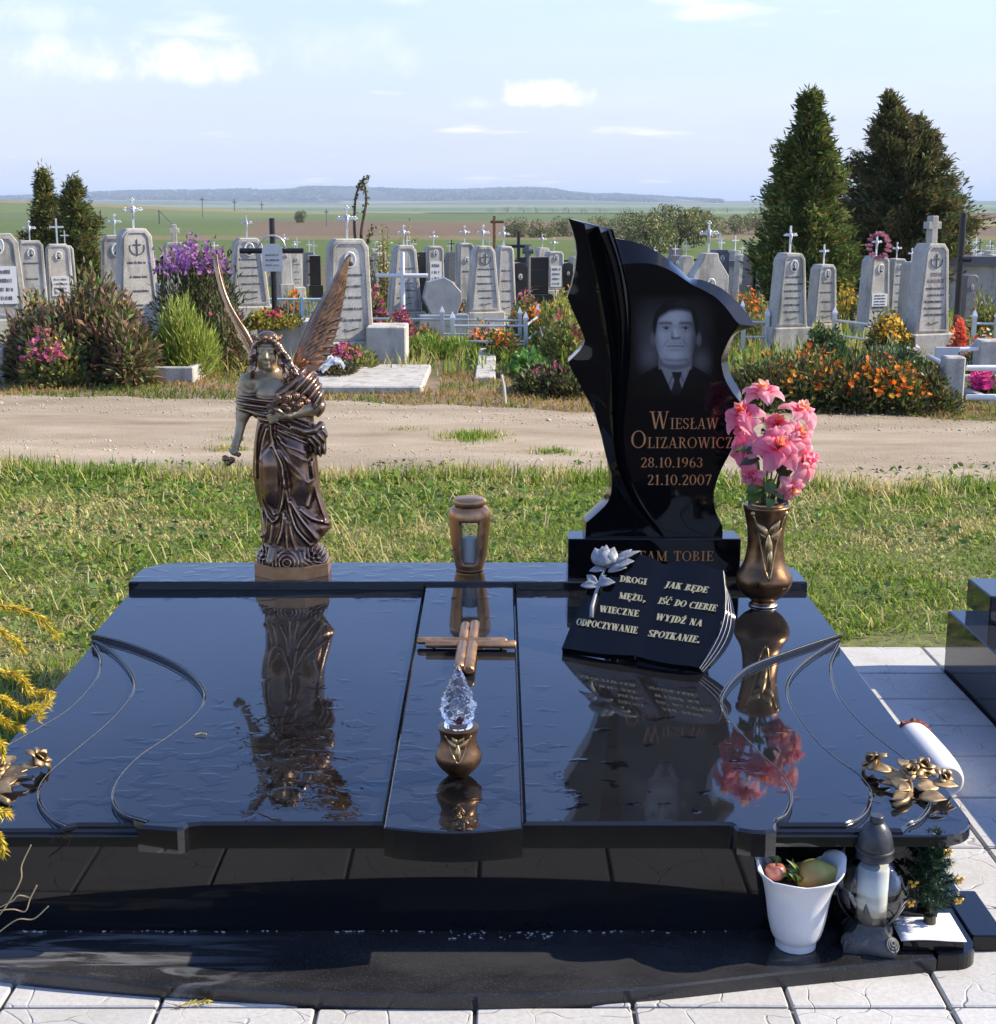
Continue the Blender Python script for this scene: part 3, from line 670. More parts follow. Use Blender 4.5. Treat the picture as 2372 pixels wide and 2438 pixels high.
for i in range(90):
    tq = i / 89; hgt = .040 * (1 - tq) ** .55 + .004; row = []
    for k in range(3):
        a, c = Ws[k][i], Ws[k + 1][i]
        for j in range(nseg):
            uq = j / nseg
            p = a + (c - a) * uq
            prof = (1 - uq) ** 2.0 * (.55 + .2 * k) + .10 * (uq ** 3) if k else (.25 + .75 * uq ** 1.5) * .5 + .05 * math.sin(3.1 * uq)
            q = f5(p[0], p[1], HY); row.append((q.x, HY - .004 - hgt * prof, max(q.z, .487)))
    q = f5(*W3[i], HY); row.append((q.x, HY - .003 - .3 * hgt, max(q.z, .487))); row.append((q.x + .003, HY + .004, max(q.z, .487)))
    q0 = f5(*W0[i], HY); row = [(q0.x + .002, HY + .085, max(q0.z, .487)), (q0.x, HY + .02, max(q0.z, .487))] + row
    rings.append(row)
b.loft(rings, False); n = len(rings[0]); b.add(rings[0] + [(rings[0][-1][0], HY + .085, rings[0][-1][2] - .01)], [tuple(range(n, -1, -1))])
b.f = [f[::-1] for f in b.f]
hb(b, 'carved_wing', M_gr, smooth=True, auto=38)
# portrait etched into the polish: grey stipple on a fine sheet
def portrait():
    nx, ny = 170, 200
    x0, x1, y0, y1 = 200, 1500, 90, 1640                 # window in the enlarged view of the photograph
    X, Y = np.meshgrid(np.linspace(x0, x1, nx), np.linspace(y0, y1, ny)); X = X.copy(); Y = Y.copy()
    g = lambda cx, cy, sx, sy: np.exp(-((X - cx) / sx) ** 2 - ((Y - cy) / sy) ** 2)
    def S(a, b, v): t_ = np.clip((v - a) / (b - a), 0, 1); return t_ * t_ * (3 - 2 * t_)
    v = .012 + .026 * g(890, 560, 430, 430) + .085 * g(1270, 1080, 140, 160) + .08 * g(500, 1010, 150, 190) + .045 * g(420, 700, 260, 380)       # soft glow behind the shoulders
    suit = S(0, 40, Y - (1010 + np.abs(X - 880) * .42 + np.maximum(np.abs(X - 880) - 260, 0) * .15)) * 1.0
    v = v * (1 - suit) + .006 * suit
    nk = S(0, 22, 250 - np.abs(X - 880)) * S(0, 30, Y - 900) * S(0, 30, 1200 - Y); v = v * (1 - nk) + .14 * nk
    # shirt between the lapels
    hw_ = np.clip(250 - (Y - 1080) * .42, 18, 260); sh = S(0, 16, hw_ - np.abs(X - 885 - (Y - 1080) * .02)) * S(-12, 20, Y - (1120 + 60 * (1 - ((X - 885) / 250) ** 2))) * S(0, 120, 1640 - Y)
    v = v * (1 - sh) + (.24 - .00012 * (Y - 1100)) * sh
    fold = np.exp(-((np.abs(X - 905) - (40 + (Y - 1230) * .42)) / 9) ** 2) * S(0, 20, Y - 1240) * S(0, 40, 1450 - Y); v *= 1 - .7 * fold * sh
    tie = S(0, 8, np.where(Y < 1330, 78 - (Y - 1222) * .3, 38 + (Y - 1330) * .28) - np.abs(X - 905)) * S(0, 8, Y - 1218); v = v * (1 - tie) + .018 * tie
    # ears, head, face
    for ex in (560, 1215):
        e = np.clip(1.2 - ((X - ex) / 45) ** 2 - ((Y - 760) / 110) ** 2, 0, 1); v = v * (1 - e) + .13 * e
    hair = S(0, .12, 1 - ((X - 890) / 338) ** 2 - ((Y - 560) / 378) ** 2) * S(0, 90, 800 - Y); v = v * (1 - hair) + (.008 + .03 * g(980, 250, 150, 70) * (.6 + .4 * np.sin(X * .05 + Y * .12)) + .012 * (np.sin(X * .09 + Y * .2) > .3)) * hair
    fw = np.where(Y < 760, 312 - (760 - Y) * .19, 312 - np.maximum(Y - 760, 0) ** 1.6 * .0115)
    brow_ln = 330 + 60 * ((X - 930) / 250) ** 2 + np.where(X < 800, (800 - X) * .25, 0)
    fm = S(0, 44, fw + 8 - np.abs(X - 885)) * S(0, 95, Y - brow_ln + 25) * S(0, 30, 1110 - Y + 25 * (1 - ((X - 885) / 220) ** 2))
    side = .30 - .10 * ((X - 850) / 320) ** 2 - .05 * S(0, 300, X - 900)
    face = side + .05 * g(880, 440, 220, 90) + .03 * g(690, 780, 90, 90) + .02 * g(1050, 780, 80, 90) - .08 * S(960, 1110, Y)
    face = face - .10 * g(760, 585, 110, 40) - .10 * g(1020, 585, 100, 40)                                     # sockets
    for bx, sgn in ((745, 1), (1030, -1)):
        br = np.exp(-((Y - (528 + .0009 * (X - bx + 20 * sgn) ** 2 + .05 * sgn * (bx - X))) / 22) ** 2) * S(0, 34, 112 - np.abs(X - bx)); face = face * (1 - .68 * br)
    for ex in (750, 1025):
        lid = np.exp(-((Y - (586 + .0022 * (X - ex) ** 2)) / 7) ** 2) * S(0, 20, 62 - np.abs(X - ex)); face *= 1 - .8 * lid
        wh = np.clip(1.3 - ((X - ex) / 54) ** 2 - ((Y - 603) / 19) ** 2, 0, 1); face = face * (1 - wh) + .20 * wh
        ir = np.clip(2.2 - 2 * ((X - ex - 4) / 27) ** 2 - 2 * ((Y - 602) / 22) ** 2, 0, 1); face = face * (1 - ir) + .03 * ir
        bag = np.exp(-((Y - (650 - .0015 * (X - ex) ** 2)) / 9) ** 2) * S(0, 25, 60 - np.abs(X - ex)); face *= 1 - .22 * bag
    face += .07 * np.exp(-((X - 885) / 28) ** 2) * S(0, 60, Y - 560) * S(0, 40, 740 - Y)                       # nose ridge
    face -= .12 * np.exp(-((X - 838) / 18) ** 2) * S(0, 90, Y - 600) * S(0, 25, 755 - Y)
    nb = np.exp(-((Y - (748 - .0022 * (X - 888) ** 2)) / 20) ** 2) * S(0, 20, 78 - np.abs(X - 888)); face *= 1 - .66 * nb
    face += .05 * g(900, 715, 32, 26); face += .05 * g(700, 700, 60, 60) + .04 * g(1060, 700, 50, 60) + .05 * g(885, 990, 80, 45) - .05 * g(620, 880, 70, 160) - .06 * g(1150, 880, 70, 170)
    for s_ in (-1, 1):
        fold = np.exp(-((X - 885 - s_ * (90 + (Y - 740) * .62)) / 14) ** 2) * S(0, 30, Y - 735) * S(0, 50, 900 - Y); face *= 1 - .28 * fold
    mo = np.exp(-((Y - (856 + .0004 * (X - 885) ** 2)) / 9) ** 2) * S(0, 25, 135 - np.abs(X - 885)); face *= 1 - .72 * mo
    face *= 1 - .18 * g(885, 815, 110, 20); face *= 1 - .30 * g(885, 908, 80, 16)
    face *= 1 - .35 * np.exp(-((Y - (1050 + 10 - .0007 * (X - 885) ** 2)) / 16) ** 2) * S(0, 60, 200 - np.abs(X - 885))
    face *= 1 - .45 * S(190, 310, np.abs(X - 870)); face *= 1 - .16 * S(880, 1180, X); face *= 1 - .14 * g(1010, 800, 60, 160)
    v = v * (1 - fm) + np.clip(face * 1.25, .012, 1) * fm
    v *= 1 + .10 * rng.standard_normal(v.shape)
    v = np.where((fm > .5) | (sh > .5), v, v * np.exp(-((X - 880) / 560) ** 4 - ((Y - 850) / 720) ** 4)); fade = S(0, 140, X - 200) * S(0, 160, 1500 - X) * S(0, 120, Y - 90) * S(0, 200, 1640 - Y)
    v = .0042 + np.clip(v, 0, 1) * fade * 1.05
    PX = 1460 + X / 5.95; PY = 680 + Y / 5.95
    V = np.array([tuple(onY(a, c, HY - .0012)) for a, c in zip(PX.ravel(), PY.ravel())])
    k = np.arange(ny - 1)[:, None] * nx + np.arange(nx - 1)[None]; F = np.stack([k, k + nx, k + nx + 1, k + 1], -1).reshape(-1, 4); F = F[(fade.ravel()[F].max(1) > .03) & ~((X.ravel()[F[:, 0]] - 900) * .75 > (Y.ravel()[F[:, 0]] + 150))]
    return V, F, np.repeat(v.reshape(-1, 1), 3, 1) * np.array([1.0, .98, .97])
V, F, c = portrait()
m = Mat('etched_portrait'); m.set(Base_Color=m.attr(), Roughness=m.mr(m.noise(6, 5), .3, .7, .0245, .056), IOR=1.5); 
po = npmesh('etched_portrait', V, F, m.m, colors=c, label='grey etched portrait of a man in suit and tie'); po.parent = stone; po.matrix_parent_inverse = Matrix.Translation((-.48, -4.42, -HZ))
def line_on_stele(s, xa, xb, yb, h, parent_name, Y=HY - .0006, mat=M_gold, **k):
    p0 = f5(xa, yb, Y); p1 = f5(xb, yb, Y); pz = f5(xa, yb - h, Y)
    o = text_mesh(s, parent_name, mat, stone, lambda u, v, wq: (p0.x + u, Y - wq, p0.z + v), width=p1.x - p0.x, height=pz.z - p0.z, **k)
    o.matrix_parent_inverse = Matrix.Translation((-.48, -4.42, -HZ)); return o
line_on_stele('WIESŁAW', 483, 828, 1108, 88, 'gold_inscription', big=1, small=.62, T=.105, t=.045)
line_on_stele('OLIZAROWICZ', 388, 900, 1205, 88, 'gold_inscription', big=1, small=.62, T=.105, t=.045)
line_on_stele('28.10.1963', 437, 752, 1303, 50, 'gold_inscription', T=.115, t=.05)
line_on_stele('21.10.2007', 470, 797, 1392, 52, 'gold_inscription', T=.115, t=.05)
line_on_stele('JEZU UFAM TOBIE', 190, 805, 1777, 50, 'gold_inscription', Y=4.3655, T=.13, t=.05)
# ------------------------------------------------------------------ open book of granite
Z6 = lambda x, y: (1300 + x / 2.885, 1280 + y / 2.885)
bl = onS(*Z6(105, 775)); br = onS(*Z6(1050, 925)); e1 = (br - bl); wB = e1.length; e1.normalize()
hz = Vector((-e1.y, e1.x, 0)).normalized(); TILT = R(42)
e2 = (hz * math.cos(TILT) + Vector((0, 0, 1)) * math.sin(TILT)); e2 = (e2 - e1 * e2.dot(e1)).normalized(); e3 = e1.cross(e2).normalized()
if e3.z < 0: e3 = -e3
O = bl + Vector((0, 0, .012)) + e3 * .026
book = empty('granite_book', tuple(bl), 0, 'open book of black granite with gold verse, lying tilted before the headstone', 'plaque')
pinv = Matrix.Translation(-bl)
def bk(o): o.parent = book; o.matrix_parent_inverse = pinv; return o
def uv(px, py): q = onP(px, py, O, e3) - O; return (q.dot(e1), q.dot(e2))
def pt(a, c, d=0): return O + e1 * a + e2 * c + e3 * d
su0, sv0 = uv(*Z6(605, 800)); su1, sv1 = uv(*Z6(808, 178))
lu0, lv0 = uv(*Z6(105, 752)); lu1, lv1 = uv(*Z6(440, 110)); ru0, rv0 = uv(*Z6(1045, 885)); ru1, rv1 = uv(*Z6(1212, 215))
def lerp(a, c, t_): return a + (c - a) * t_
def page(side):
    """front surface: t runs from the spine outwards, s from bottom to top"""
    def fn(t_, s_):
        a0, b0 = (lu0, lv0) if side < 0 else (ru0, rv0); a1, b1 = (lu1, lv1) if side < 0 else (ru1, rv1)
        pu, pv = lerp(lerp(su0, su1, s_), lerp(a0, a1, s_), t_), lerp(lerp(sv0, sv1, s_), lerp(b0, b1, s_), t_)
        wave = .010 * math.sin(math.pi * min(t_ * 1.15, 1)) ** .8
        pv += (wave * 1.5 if s_ > .5 else -wave * .9) * abs(2 * s_ - 1)
        bow = (.030 * math.sin(math.pi * s_) * t_ ** 2) if side > 0 else -(.012 * math.sin(math.pi * s_ * .9) * t_ ** 2)
        return pt(pu + bow, pv, -.006 + .007 * math.sin(math.pi * min(t_ * 1.1, 1)) ** .7)
    return fn
for side in (-1, 1):
    fn = page(side); b = MB(); n, mm_ = 14, 10
    fr_ = [[fn(i / n, j / mm_) for i in range(n + 1)] for j in range(mm_ + 1)]
    b.grid(lambda a, c: tuple(fn(a, c)), n, mm_)
    bord = [fr_[0][i] for i in range(n + 1)] + [fr_[j][n] for j in range(1, mm_ + 1)] + [fr_[mm_][i] for i in range(n - 1, -1, -1)] + [fr_[j][0] for j in range(mm_ - 1, 0, -1)]
    b.loft([[tuple(p) for p in bord], [tuple(p - e3 * .024 + e1 * .004 * side) for p in bord]], True, False, True)
    bk(b.build('page', M_gr, smooth=True, auto=35))
# silver lines of the page edges along the right side
m = Mat('bright_cut_granite'); n = m.noise(200, 3); m.set(Base_Color=m.ramp(n, (.3, (.17, .18, .195)), (.7, (.33, .345, .365))), Roughness=.4); M_sil = m.m
fnr = page(1)
for k_ in range(3):
    b = MB(); off = .004 + .0085 * k_
    b.tube([tuple(fnr(1, s_) + e1 * (off * math.sin(math.pi * min(s_ + .12, 1)) + .001) - e3 * (.003 + .0065 * k_)) for s_ in [j / 16 for j in range(17)]], .0013, 6); bk(b.build('page_edge_line', M_sil))
pg = MB()
pg.loft([[tuple(fnr(1, s_) + e1 * (.002 + (.030 if d_ else 0) * math.sin(math.pi * min(s_ + .10, 1))) - e3 * (.003 + (.024 if d_ else 0))) for s_ in [j / 16 for j in range(17)]] for d_ in (0, 1)], False)
bk(pg.build('page_block', M_gr, smooth=True))
st_ = MB()
for a_ in (.28, .78):
    st_ = MB(); c0 = bl + e1 * wB * a_ + hz * .11; st_.tube([tuple(c0 + Vector((0, 0, .0))), tuple(c0 + Vector((0, 0, .075)))], .012, 8)
    bk(st_.build('support_foot', M_gr))
def book_line(s, xa, ya, xb, yb, hpx, slant, T=.26, t=.09):
    a = uv(*Z6(xa, ya)); c = uv(*Z6(xb, yb)); wd = math.hypot(c[0] - a[0], c[1] - a[1]); du, dv = (c[0] - a[0]) / wd, (c[1] - a[1]) / wd
    tp = uv(*Z6((xa + xb) / 2, (ya + yb) / 2 - hpx)); md = uv(*Z6((xa + xb) / 2, (ya + yb) / 2)); hh = abs((tp[1] - md[1]))
    o = text_mesh(s, 'verse_line', M_pgold, None, lambda u_, v_, w_: pt(a[0] + du * u_ - dv * v_, a[1] + dv * u_ + du * v_, w_ + .0018), width=wd, height=hh, slant=slant, T=T, t=t, gap=.06); bk(o)
book_line('DROGI', 508, 305, 690, 328, 44, -.12); book_line('MĘŻU,', 500, 420, 680, 446, 44, -.12)
book_line('WIECZNE', 368, 512, 636, 548, 46, -.12); book_line('ODPOCZYWANIE', 208, 602, 626, 664, 48, -.12)
book_line('JAK BĘDE', 815, 345, 1105, 384, 44, .12); book_line('IŚĆ DO CIEBIE', 768, 456, 1165, 510, 46, .12)
book_line('WYJDŹ NA', 752, 566, 1068, 614, 46, .05); book_line('SPOTKANIE.', 698, 680, 1048, 728, 48, .12)
# ------------------------------------------------------------------ metals and small materials
def bronze(name, dark, light, rough=.32, wear=True, bumpy=.08):
    m = Mat(name); n = m.noise(25, 5, obj=True); g = m.n('ShaderNodeNewGeometry')
    e = m.mr(g.outputs['Pointiness'], .5, .58) if wear else m.mr(n, .4, .7)
    c = m.mix(m.math('MULTIPLY', m.math('ADD', e, m.mr(n, .35, .75, -.15, .25)), .85), dark, light)
    m.set(Base_Color=c, Metallic=.92, Roughness=m.mr(n, .3, .7, rough * .8, rough * 1.3)); m.bump(m.noise(140, 3, obj=True), bumpy, .004); return m.m
M_br = bronze('brown_bronze', (.20, .105, .05), (.30, .165, .08), .30, False)
M_copper = bronze('copper_bronze', (.50, .27, .13), (.62, .36, .18), .36, False)
M_gleaf = bronze('pale_gold_bronze', (.30, .20, .10), (.52, .37, .20), .48, False)
M_rim = bronze('worn_gold_edge', (.50, .33, .15), (.66, .47, .24), .3, False)
def glass(name, col=(1, 1, 1), rough=.0, ior=1.45):
    m = Mat(name); m.set(Base_Color=col, Roughness=rough, IOR=ior); m.p.inputs['Transmission Weight'].default_value = 1.0; return m.m
def thinglass(name):
    m = Mat(name); tr = m.n('ShaderNodeBsdfTransparent'); tr.inputs[0].default_value = (.93, .95, .94, 1); gs = m.n('ShaderNodeBsdfGlossy'); gs.inputs['Roughness'].default_value = .02
    fr = m.n('ShaderNodeFresnel'); fr.inputs[0].default_value = 1.5; mx_ = m.n('ShaderNodeMixShader'); m.l(m.math('ADD', m.math('MULTIPLY', fr.outputs[0], 1.4), m.mr(m.noise(20, 5, obj=True), .4, .8, .03, .14)), mx_.inputs[0]); m.l(tr.outputs[0], mx_.inputs[1]); m.l(gs.outputs[0], mx_.inputs[2]); m.l(mx_.outputs[0], m.out.inputs[0]); return m.m
M_glass = thinglass('clear_glass'); M_cryst = glass('cut_crystal', (.99, .99, 1.0), .0, 1.5)
def leafshape(mb, base, tip, up, wid, curl=.15, n=6, fold=.15, thick=0.0):
    """pointed-oval leaf from base to tip; up = its upper side"""
    base, tip, up = Vector(base), Vector(tip), Vector(up).normalized(); ax = tip - base; l = ax.length; sd = ax.cross(up).normalized()
    upn = sd.cross(ax.normalized()).normalized(); rings = []
    for i in range(n + 1):
        t_ = i / n; w_ = wid * math.sin(math.pi * min(t_ * .93 + .05, 1)) ** .75 * (1 - t_ ** 6)
        c = base + ax * t_ + upn * (l * curl * math.sin(math.pi * t_) )
        row = [tuple(c - sd * w_ + upn * w_ * fold * 2), tuple(c - sd * w_ * .5 + upn * w_ * fold), tuple(c), tuple(c + sd * w_ * .5 + upn * w_ * fold), tuple(c + sd * w_ + upn * w_ * fold * 2)]
        rings.append(row)
    if thick:
        for i, r in enumerate(rings):
            rings[i] = r + [tuple(Vector(p) - upn * thick) for p in r[::-1]]
        mb.loft(rings, True, True, True)
    else: mb.loft(rings, False)
def petal(mb, ang, r0, z0, length, width, open_, curl, nu=6, nv=5, ruff=0.0, thick=0.0):
    """one rose petal: rises from radius r0, leaning outwards by open_ (0 upright .. 1 flat), lip curled by curl"""
    ca, sa = math.cos(ang), math.sin(ang); rows = []
    ph = random.uniform(0, 6)
    for j in range(nv + 1):
        t_ = j / nv; lean = open_ * (.35 + .65 * t_) + curl * max(t_ - .6, 0) * 2.2
        rr = r0 + length * (t_ * math.sin(lean * 1.45)); zz = z0 + length * t_ * math.cos(lean * 1.45)
        wq = width * (math.sin(math.pi * min(.16 + t_ * .60, 1)) ** .8) * (1 - (.35 if not ruff > .08 else .72) * t_ ** 4); row = []
        for i in range(nu + 1):
            s_ = (i / nu) * 2 - 1; bend = s_ * wq / max(rr + width * .55, .003)
            d = rr - .25 * wq * abs(s_) ** 2 * (1 - open_ * .7) ; z_ = zz + .22 * wq * (1 - abs(s_)) * open_ - .10 * length * abs(s_) ** 3 * t_ + ruff * length * math.sin(4 * s_ + ph) * t_ ** 2
            row.append((d * ca - s_ * wq * sa, d * sa + s_ * wq * ca, z_))
        rows.append(row)
    if thick: rows = [r + [(p[0] * .995, p[1] * .995, p[2] - thick) for p in r[::-1]] for r in rows]; mb.loft(rows, True, True, True)
    else: mb.loft(rows, False)
# ------------------------------------------------------------------ flower vase
vb = onS(1467 + 355, 1449)            # middle of the foot
VX, VY, VZ = vb.x, vb.y + .035, zS(vb.y + .035)
q = .000378
vprof = [(.0, 0), (104 * q, .0), (106 * q, .004), (92 * q, .012), (100 * q, .018), (150 * q, .032), (195 * q, .052), (219 * q, .075), (214 * q, .092), (190 * q, .110), (165 * q, .128), (150 * q, .150), (141 * q, .175), (138 * q, .200), (142 * q, .225),
         (152 * q, .250), (165 * q, .275), (176 * q, .292), (180 * q, .300), (172 * q, .304), (140 * q, .304), (128 * q, .300), (122 * q, .26), (110 * q, .2)]
vase = empty('flower_vase', (VX, VY, VZ), 0, 'tall brown bronze vase with gilded leaf relief holding pink artificial roses', 'vase')
def rad_at(prof, z):
    best = 0
    for (r0, z0), (r1, z1) in zip(prof, prof[1:]):
        if min(z0, z1) <= z <= max(z0, z1) and z1 != z0: best = max(best, r0 + (r1 - r0) * (z - z0) / (z1 - z0))
    return best
pz = cr(vprof, 3)
b = MB(); b.lathe(pz, 48, cap=False); b.build('vase_body', M_br, vase, smooth=True)
b = MB(); b.lathe([(128 * q, .300), (136 * q, .300), (138 * q, .309), (134 * q, .312), (124 * q, .310), (122 * q, .300)], 40, cap=False); b.build('vase_collar', M_rim, vase, smooth=True)
b = MB(); b.lathe([(104 * q, .0002), (112 * q, .001), (112 * q, .004), (104 * q, .0055)], 40, cap=False); b.build('vase_foot_ring', plain('pale_metal_ring', (.55, .55, .56), .3, .9), vase, smooth=True)
def relief(prof, parent, zlo, zhi, half, leaves, scale, lift=.0025, mat=M_rim, flip=0.0):
    """gilded V and leaves lying on the body of a turned vessel, facing the camera; each edge and leaf its own piece"""
    def P(a, z, l=0): r = rad_at(prof, z) + l; return (r * math.sin(a), -r * math.cos(a), z)
    for sgn in (-1, 1):
        b = MB(); b.tube([P(sgn * half * ((i / 14)) ** .9, zlo + (zhi - zlo) * i / 14, lift * .6) for i in range(15)], .0026 * scale, 6); b.build('gilded_edge', mat, parent, smooth=True)
    for (a0, z0, a1, z1, w_) in leaves:
        b = MB(); p0, p1 = Vector(P(a0, z0, lift)), Vector(P(a1, z1, lift * 2.2)); nrm = Vector(((p0.x + p1.x), (p0.y + p1.y), 0)).normalized()
        leafshape(b, p0, p1, nrm, w_, .16, 6, -.28, .002 * scale); b.build('gilded_leaf', mat, parent, smooth=True)
relief(pz, vase, .095, .285, .78, [(0, .15, -.06, .235, .011), (0, .215, -.62, .262, .013), (0, .2, .62, .245, .013), (0, .21, -.5, .232, .011), (0, .225, .45, .27, .012), (0, .12, .05, .2, .008)], 1.0)
for sgn in (-1, 1):
    b = MB(); a = sgn * .80; r = rad_at(pz, .287); b.ell((r * math.sin(a), -r * math.cos(a), .287), (.008, .006, .008), 10, 6); b.build('gilded_boss', M_rim, vase, smooth=True)
# ------------------------------------------------------------------ artificial roses
def petalmat(name, a, b2):
    m = Mat(name); n = m.noise(30, 4, obj=True); c = m.ramp(n, (.3, a), (.7, b2)); c = m.mix(m.attr('Tip'), c, tuple(1 - (1 - q) * .38 for q in b2)); m.set(Base_Color=c, Roughness=.55)
    tr = m.n('ShaderNodeBsdfTranslucent'); m.l(c, tr.inputs[0]); mxs = m.n('ShaderNodeMixShader'); mxs.inputs[0].default_value = .6
    m.l(m.p.outputs[0], mxs.inputs[1]); m.l(tr.outputs[0], mxs.inputs[2]); m.l(mxs.outputs[0], m.out.inputs[0]); return m.m
P_pink = petalmat('pink_silk_petal', (.92, .12, .27), (.95, .24, .38)); P_pale = petalmat('pale_pink_silk_petal', (.94, .24, .36), (.96, .40, .47))
P_core = petalmat('orange_red_silk_petal', (.86, .10, .05), (.92, .24, .08)); P_apric = petalmat('apricot_silk_petal', (.88, .38, .14), (.92, .5, .26))
M_sleaf = plain('green_silk_leaf', (.06, .11, .015), .45, var=.5, scale=30); M_sleafd = plain('dark_bronze_silk_leaf', (.05, .04, .018), .5, var=.4, scale=30)
M_stem = plain('green_plastic_stem', (.06, .12, .04), .5)
def tip(o, w_, h_):
    at_ = o.data.color_attributes.new('Tip', 'FLOAT_COLOR', 'POINT')
    for i in range(w_ * h_): q_ = ((i // w_) / (h_ - 1)) ** 2.6 * .7; at_.data[i].color = (q_, q_, q_, 1)
def rose(at, nrm, size, mats, foot, label, lod=0):
    o = empty('artificial_rose', tuple(at), 0, label, 'artificial flower', 'artificial roses in the bronze vase')
    qd = Vector(nrm).normalized().to_track_quat('Z', 'Y'); o.rotation_mode = 'QUATERNION'; o.rotation_quaternion = qd
    outer_m, inner_m = mats; a0 = random.uniform(0, 6)
    for ring, (cnt, r0, ln, wd, op, cu, mt) in enumerate([(3, .003, .032, .016, .14, .15, inner_m), (3, .006, .034, .019, .36, .3, outer_m), (4, .008, .046, .025, .72, .22, outer_m), (5, .009, .060, .030, .98, .22, outer_m)]):
        for k in range(cnt):
            b = MB(); petal(b, a0 + ring * .7 + 2 * math.pi * k / cnt + random.uniform(-.2, .2), r0 * size, -.012 * size * ring * .7, ln * size * random.uniform(.9, 1.1), wd * size, op * random.uniform(.8, 1.2), cu, 6, 6, .12); tip(b.build('petal', mt, o, smooth=True), 7, 7)
    inv = qd.inverted()
    s0 = inv @ (Vector(foot) - Vector(at)); b = MB(); b.tube(cr([(0, 0, -.004), (0, 0, -.04 * size), tuple(s0 * .6 + Vector((0, 0, -.02))), tuple(s0)], 4), .0022, 6); b.build('stem', M_stem, o)
    b = MB(); b.lathe([(.002, -.03 * size), (.009 * size, -.022 * size), (.012 * size, -.008 * size)], 8); b.build('calyx', M_sleaf, o, smooth=True)
    return o
def ring_pick(): return random.random() < .5
def v7(x, y, dy=0.0): return onY(1680 + x / 3.2625, 880 + y / 3.2625, VY + dy)
def v7s(x, y, dy): return v7(520 + (x - 520) * 1.10, 620 + (y - 620) * 1.08, dy * 1.4)
foot = Vector((VX, VY, VZ + .27))
for (x, y, dy, nx, ny, nz, sz, mt, lab) in [
    (455, 185, .03, -.1, -.25, 1, 1.0, (P_pale, P_apric), 'topmost pink artificial rose with an apricot heart in the bronze vase'),
    (300, 345, .0, -.5, -.5, .9, 1.0, (P_pink, P_core), 'wide pink artificial rose with a red heart reaching furthest left over the vase'),
    (735, 335, .02, .35, -.25, .95, 1.0, (P_pale, P_apric), 'pale pink artificial rose with an apricot heart at upper right of the bouquet'),
    (720, 500, -.03, .45, -.6, .75, .95, (P_pale, P_apric), 'pale pink artificial rose with a yellow-orange heart at right middle of the bouquet'),
    (570, 585, -.06, .1, -.85, .6, 1.25, (P_pink, P_core), 'largest pink artificial rose facing front in the middle of the bouquet'),
    (560, 430, .04, .1, -.5, .9, .9, (P_pink, P_core), 'pink artificial rose tucked behind the large middle rose of the bouquet'),
    (310, 470, -.01, -.7, -.5, .4, .75, (P_pink, P_pink), 'small drooping pink artificial rose at left below the wide one'),
    (290, 620, -.02, -.8, -.5, .35, .85, (P_pink, P_pink), 'pink artificial rose leaning left beside dark leaves of the bouquet'),
    (770, 690, -.01, .8, -.4, .35, 1.15, (P_pale, P_pink), 'pale pink artificial rose hanging out to the right of the bouquet'),
    (370, 815, -.04, -.5, -.7, -.2, .7, (P_pink, P_pink), 'lowest left pink artificial rose nodding above the vase rim'),
    (665, 910, -.04, .4, -.7, -.3, .78, (P_pale, P_apric), 'lowest right salmon artificial rose nodding above the vase rim')]:
    rose(v7s(x, y, dy), (nx, ny, nz), sz * .95, mt, foot + Vector((random.uniform(-.02, .02), random.uniform(-.02, .02), 0)), lab)
sp = empty('artificial_leaf_spray', tuple(foot), 0, 'green and dark bronze silk leaves spreading from the vase mouth under pink roses', 'artificial leaves')
for (x, y, x2, y2, dy, mt, w_) in [(420, 640, 215, 620, -.04, 0, .013), (420, 690, 260, 745, -.05, 1, .015), (400, 600, 320, 660, -.05, 1, .015), (450, 690, 400, 640, -.05, 1, .013), (440, 900, 310, 960, -.05, 0, .020), (430, 960, 310, 1020, -.04, 0, .019),
                               (520, 850, 470, 960, -.06, 0, .016), (560, 800, 640, 700, -.05, 1, .016), (560, 860, 690, 780, -.04, 1, .014), (540, 920, 600, 1010, -.05, 0, .016), (560, 990, 640, 1060, -.04, 1, .018), (640, 760, 740, 740, -.03, 0, .010),
                               (480, 470, 420, 420, -.02, 1, .012), (470, 480, 430, 500, -.03, 1, .012), (430, 900, 330, 1060, -.03, 0, .018), (600, 640, 640, 720, -.02, 1, .012), (480, 950, 560, 890, -.07, 0, .018), (520, 1000, 480, 1080, -.06, 0, .014)]:
    b = MB(); leafshape(b, v7(x, y, dy) - foot, v7(x2, y2, dy - .015) - foot, (random.uniform(-.3, .3), -.7, .7), w_, .1, 6, .12); b.build('silk_leaf', (M_sleaf, M_sleafd)[mt], sp, smooth=True)
for k in range(9):
    a = random.uniform(0, 6.28); b = MB(); b.tube([(random.uniform(-.02, .02), random.uniform(-.02, .02), .0), (.03 * math.cos(a), .02 * math.sin(a), .09), (.045 * math.cos(a), .03 * math.sin(a), .17 + random.uniform(-.03, .03))], .002, 5); b.build('leaf_stem', M_stem, sp)
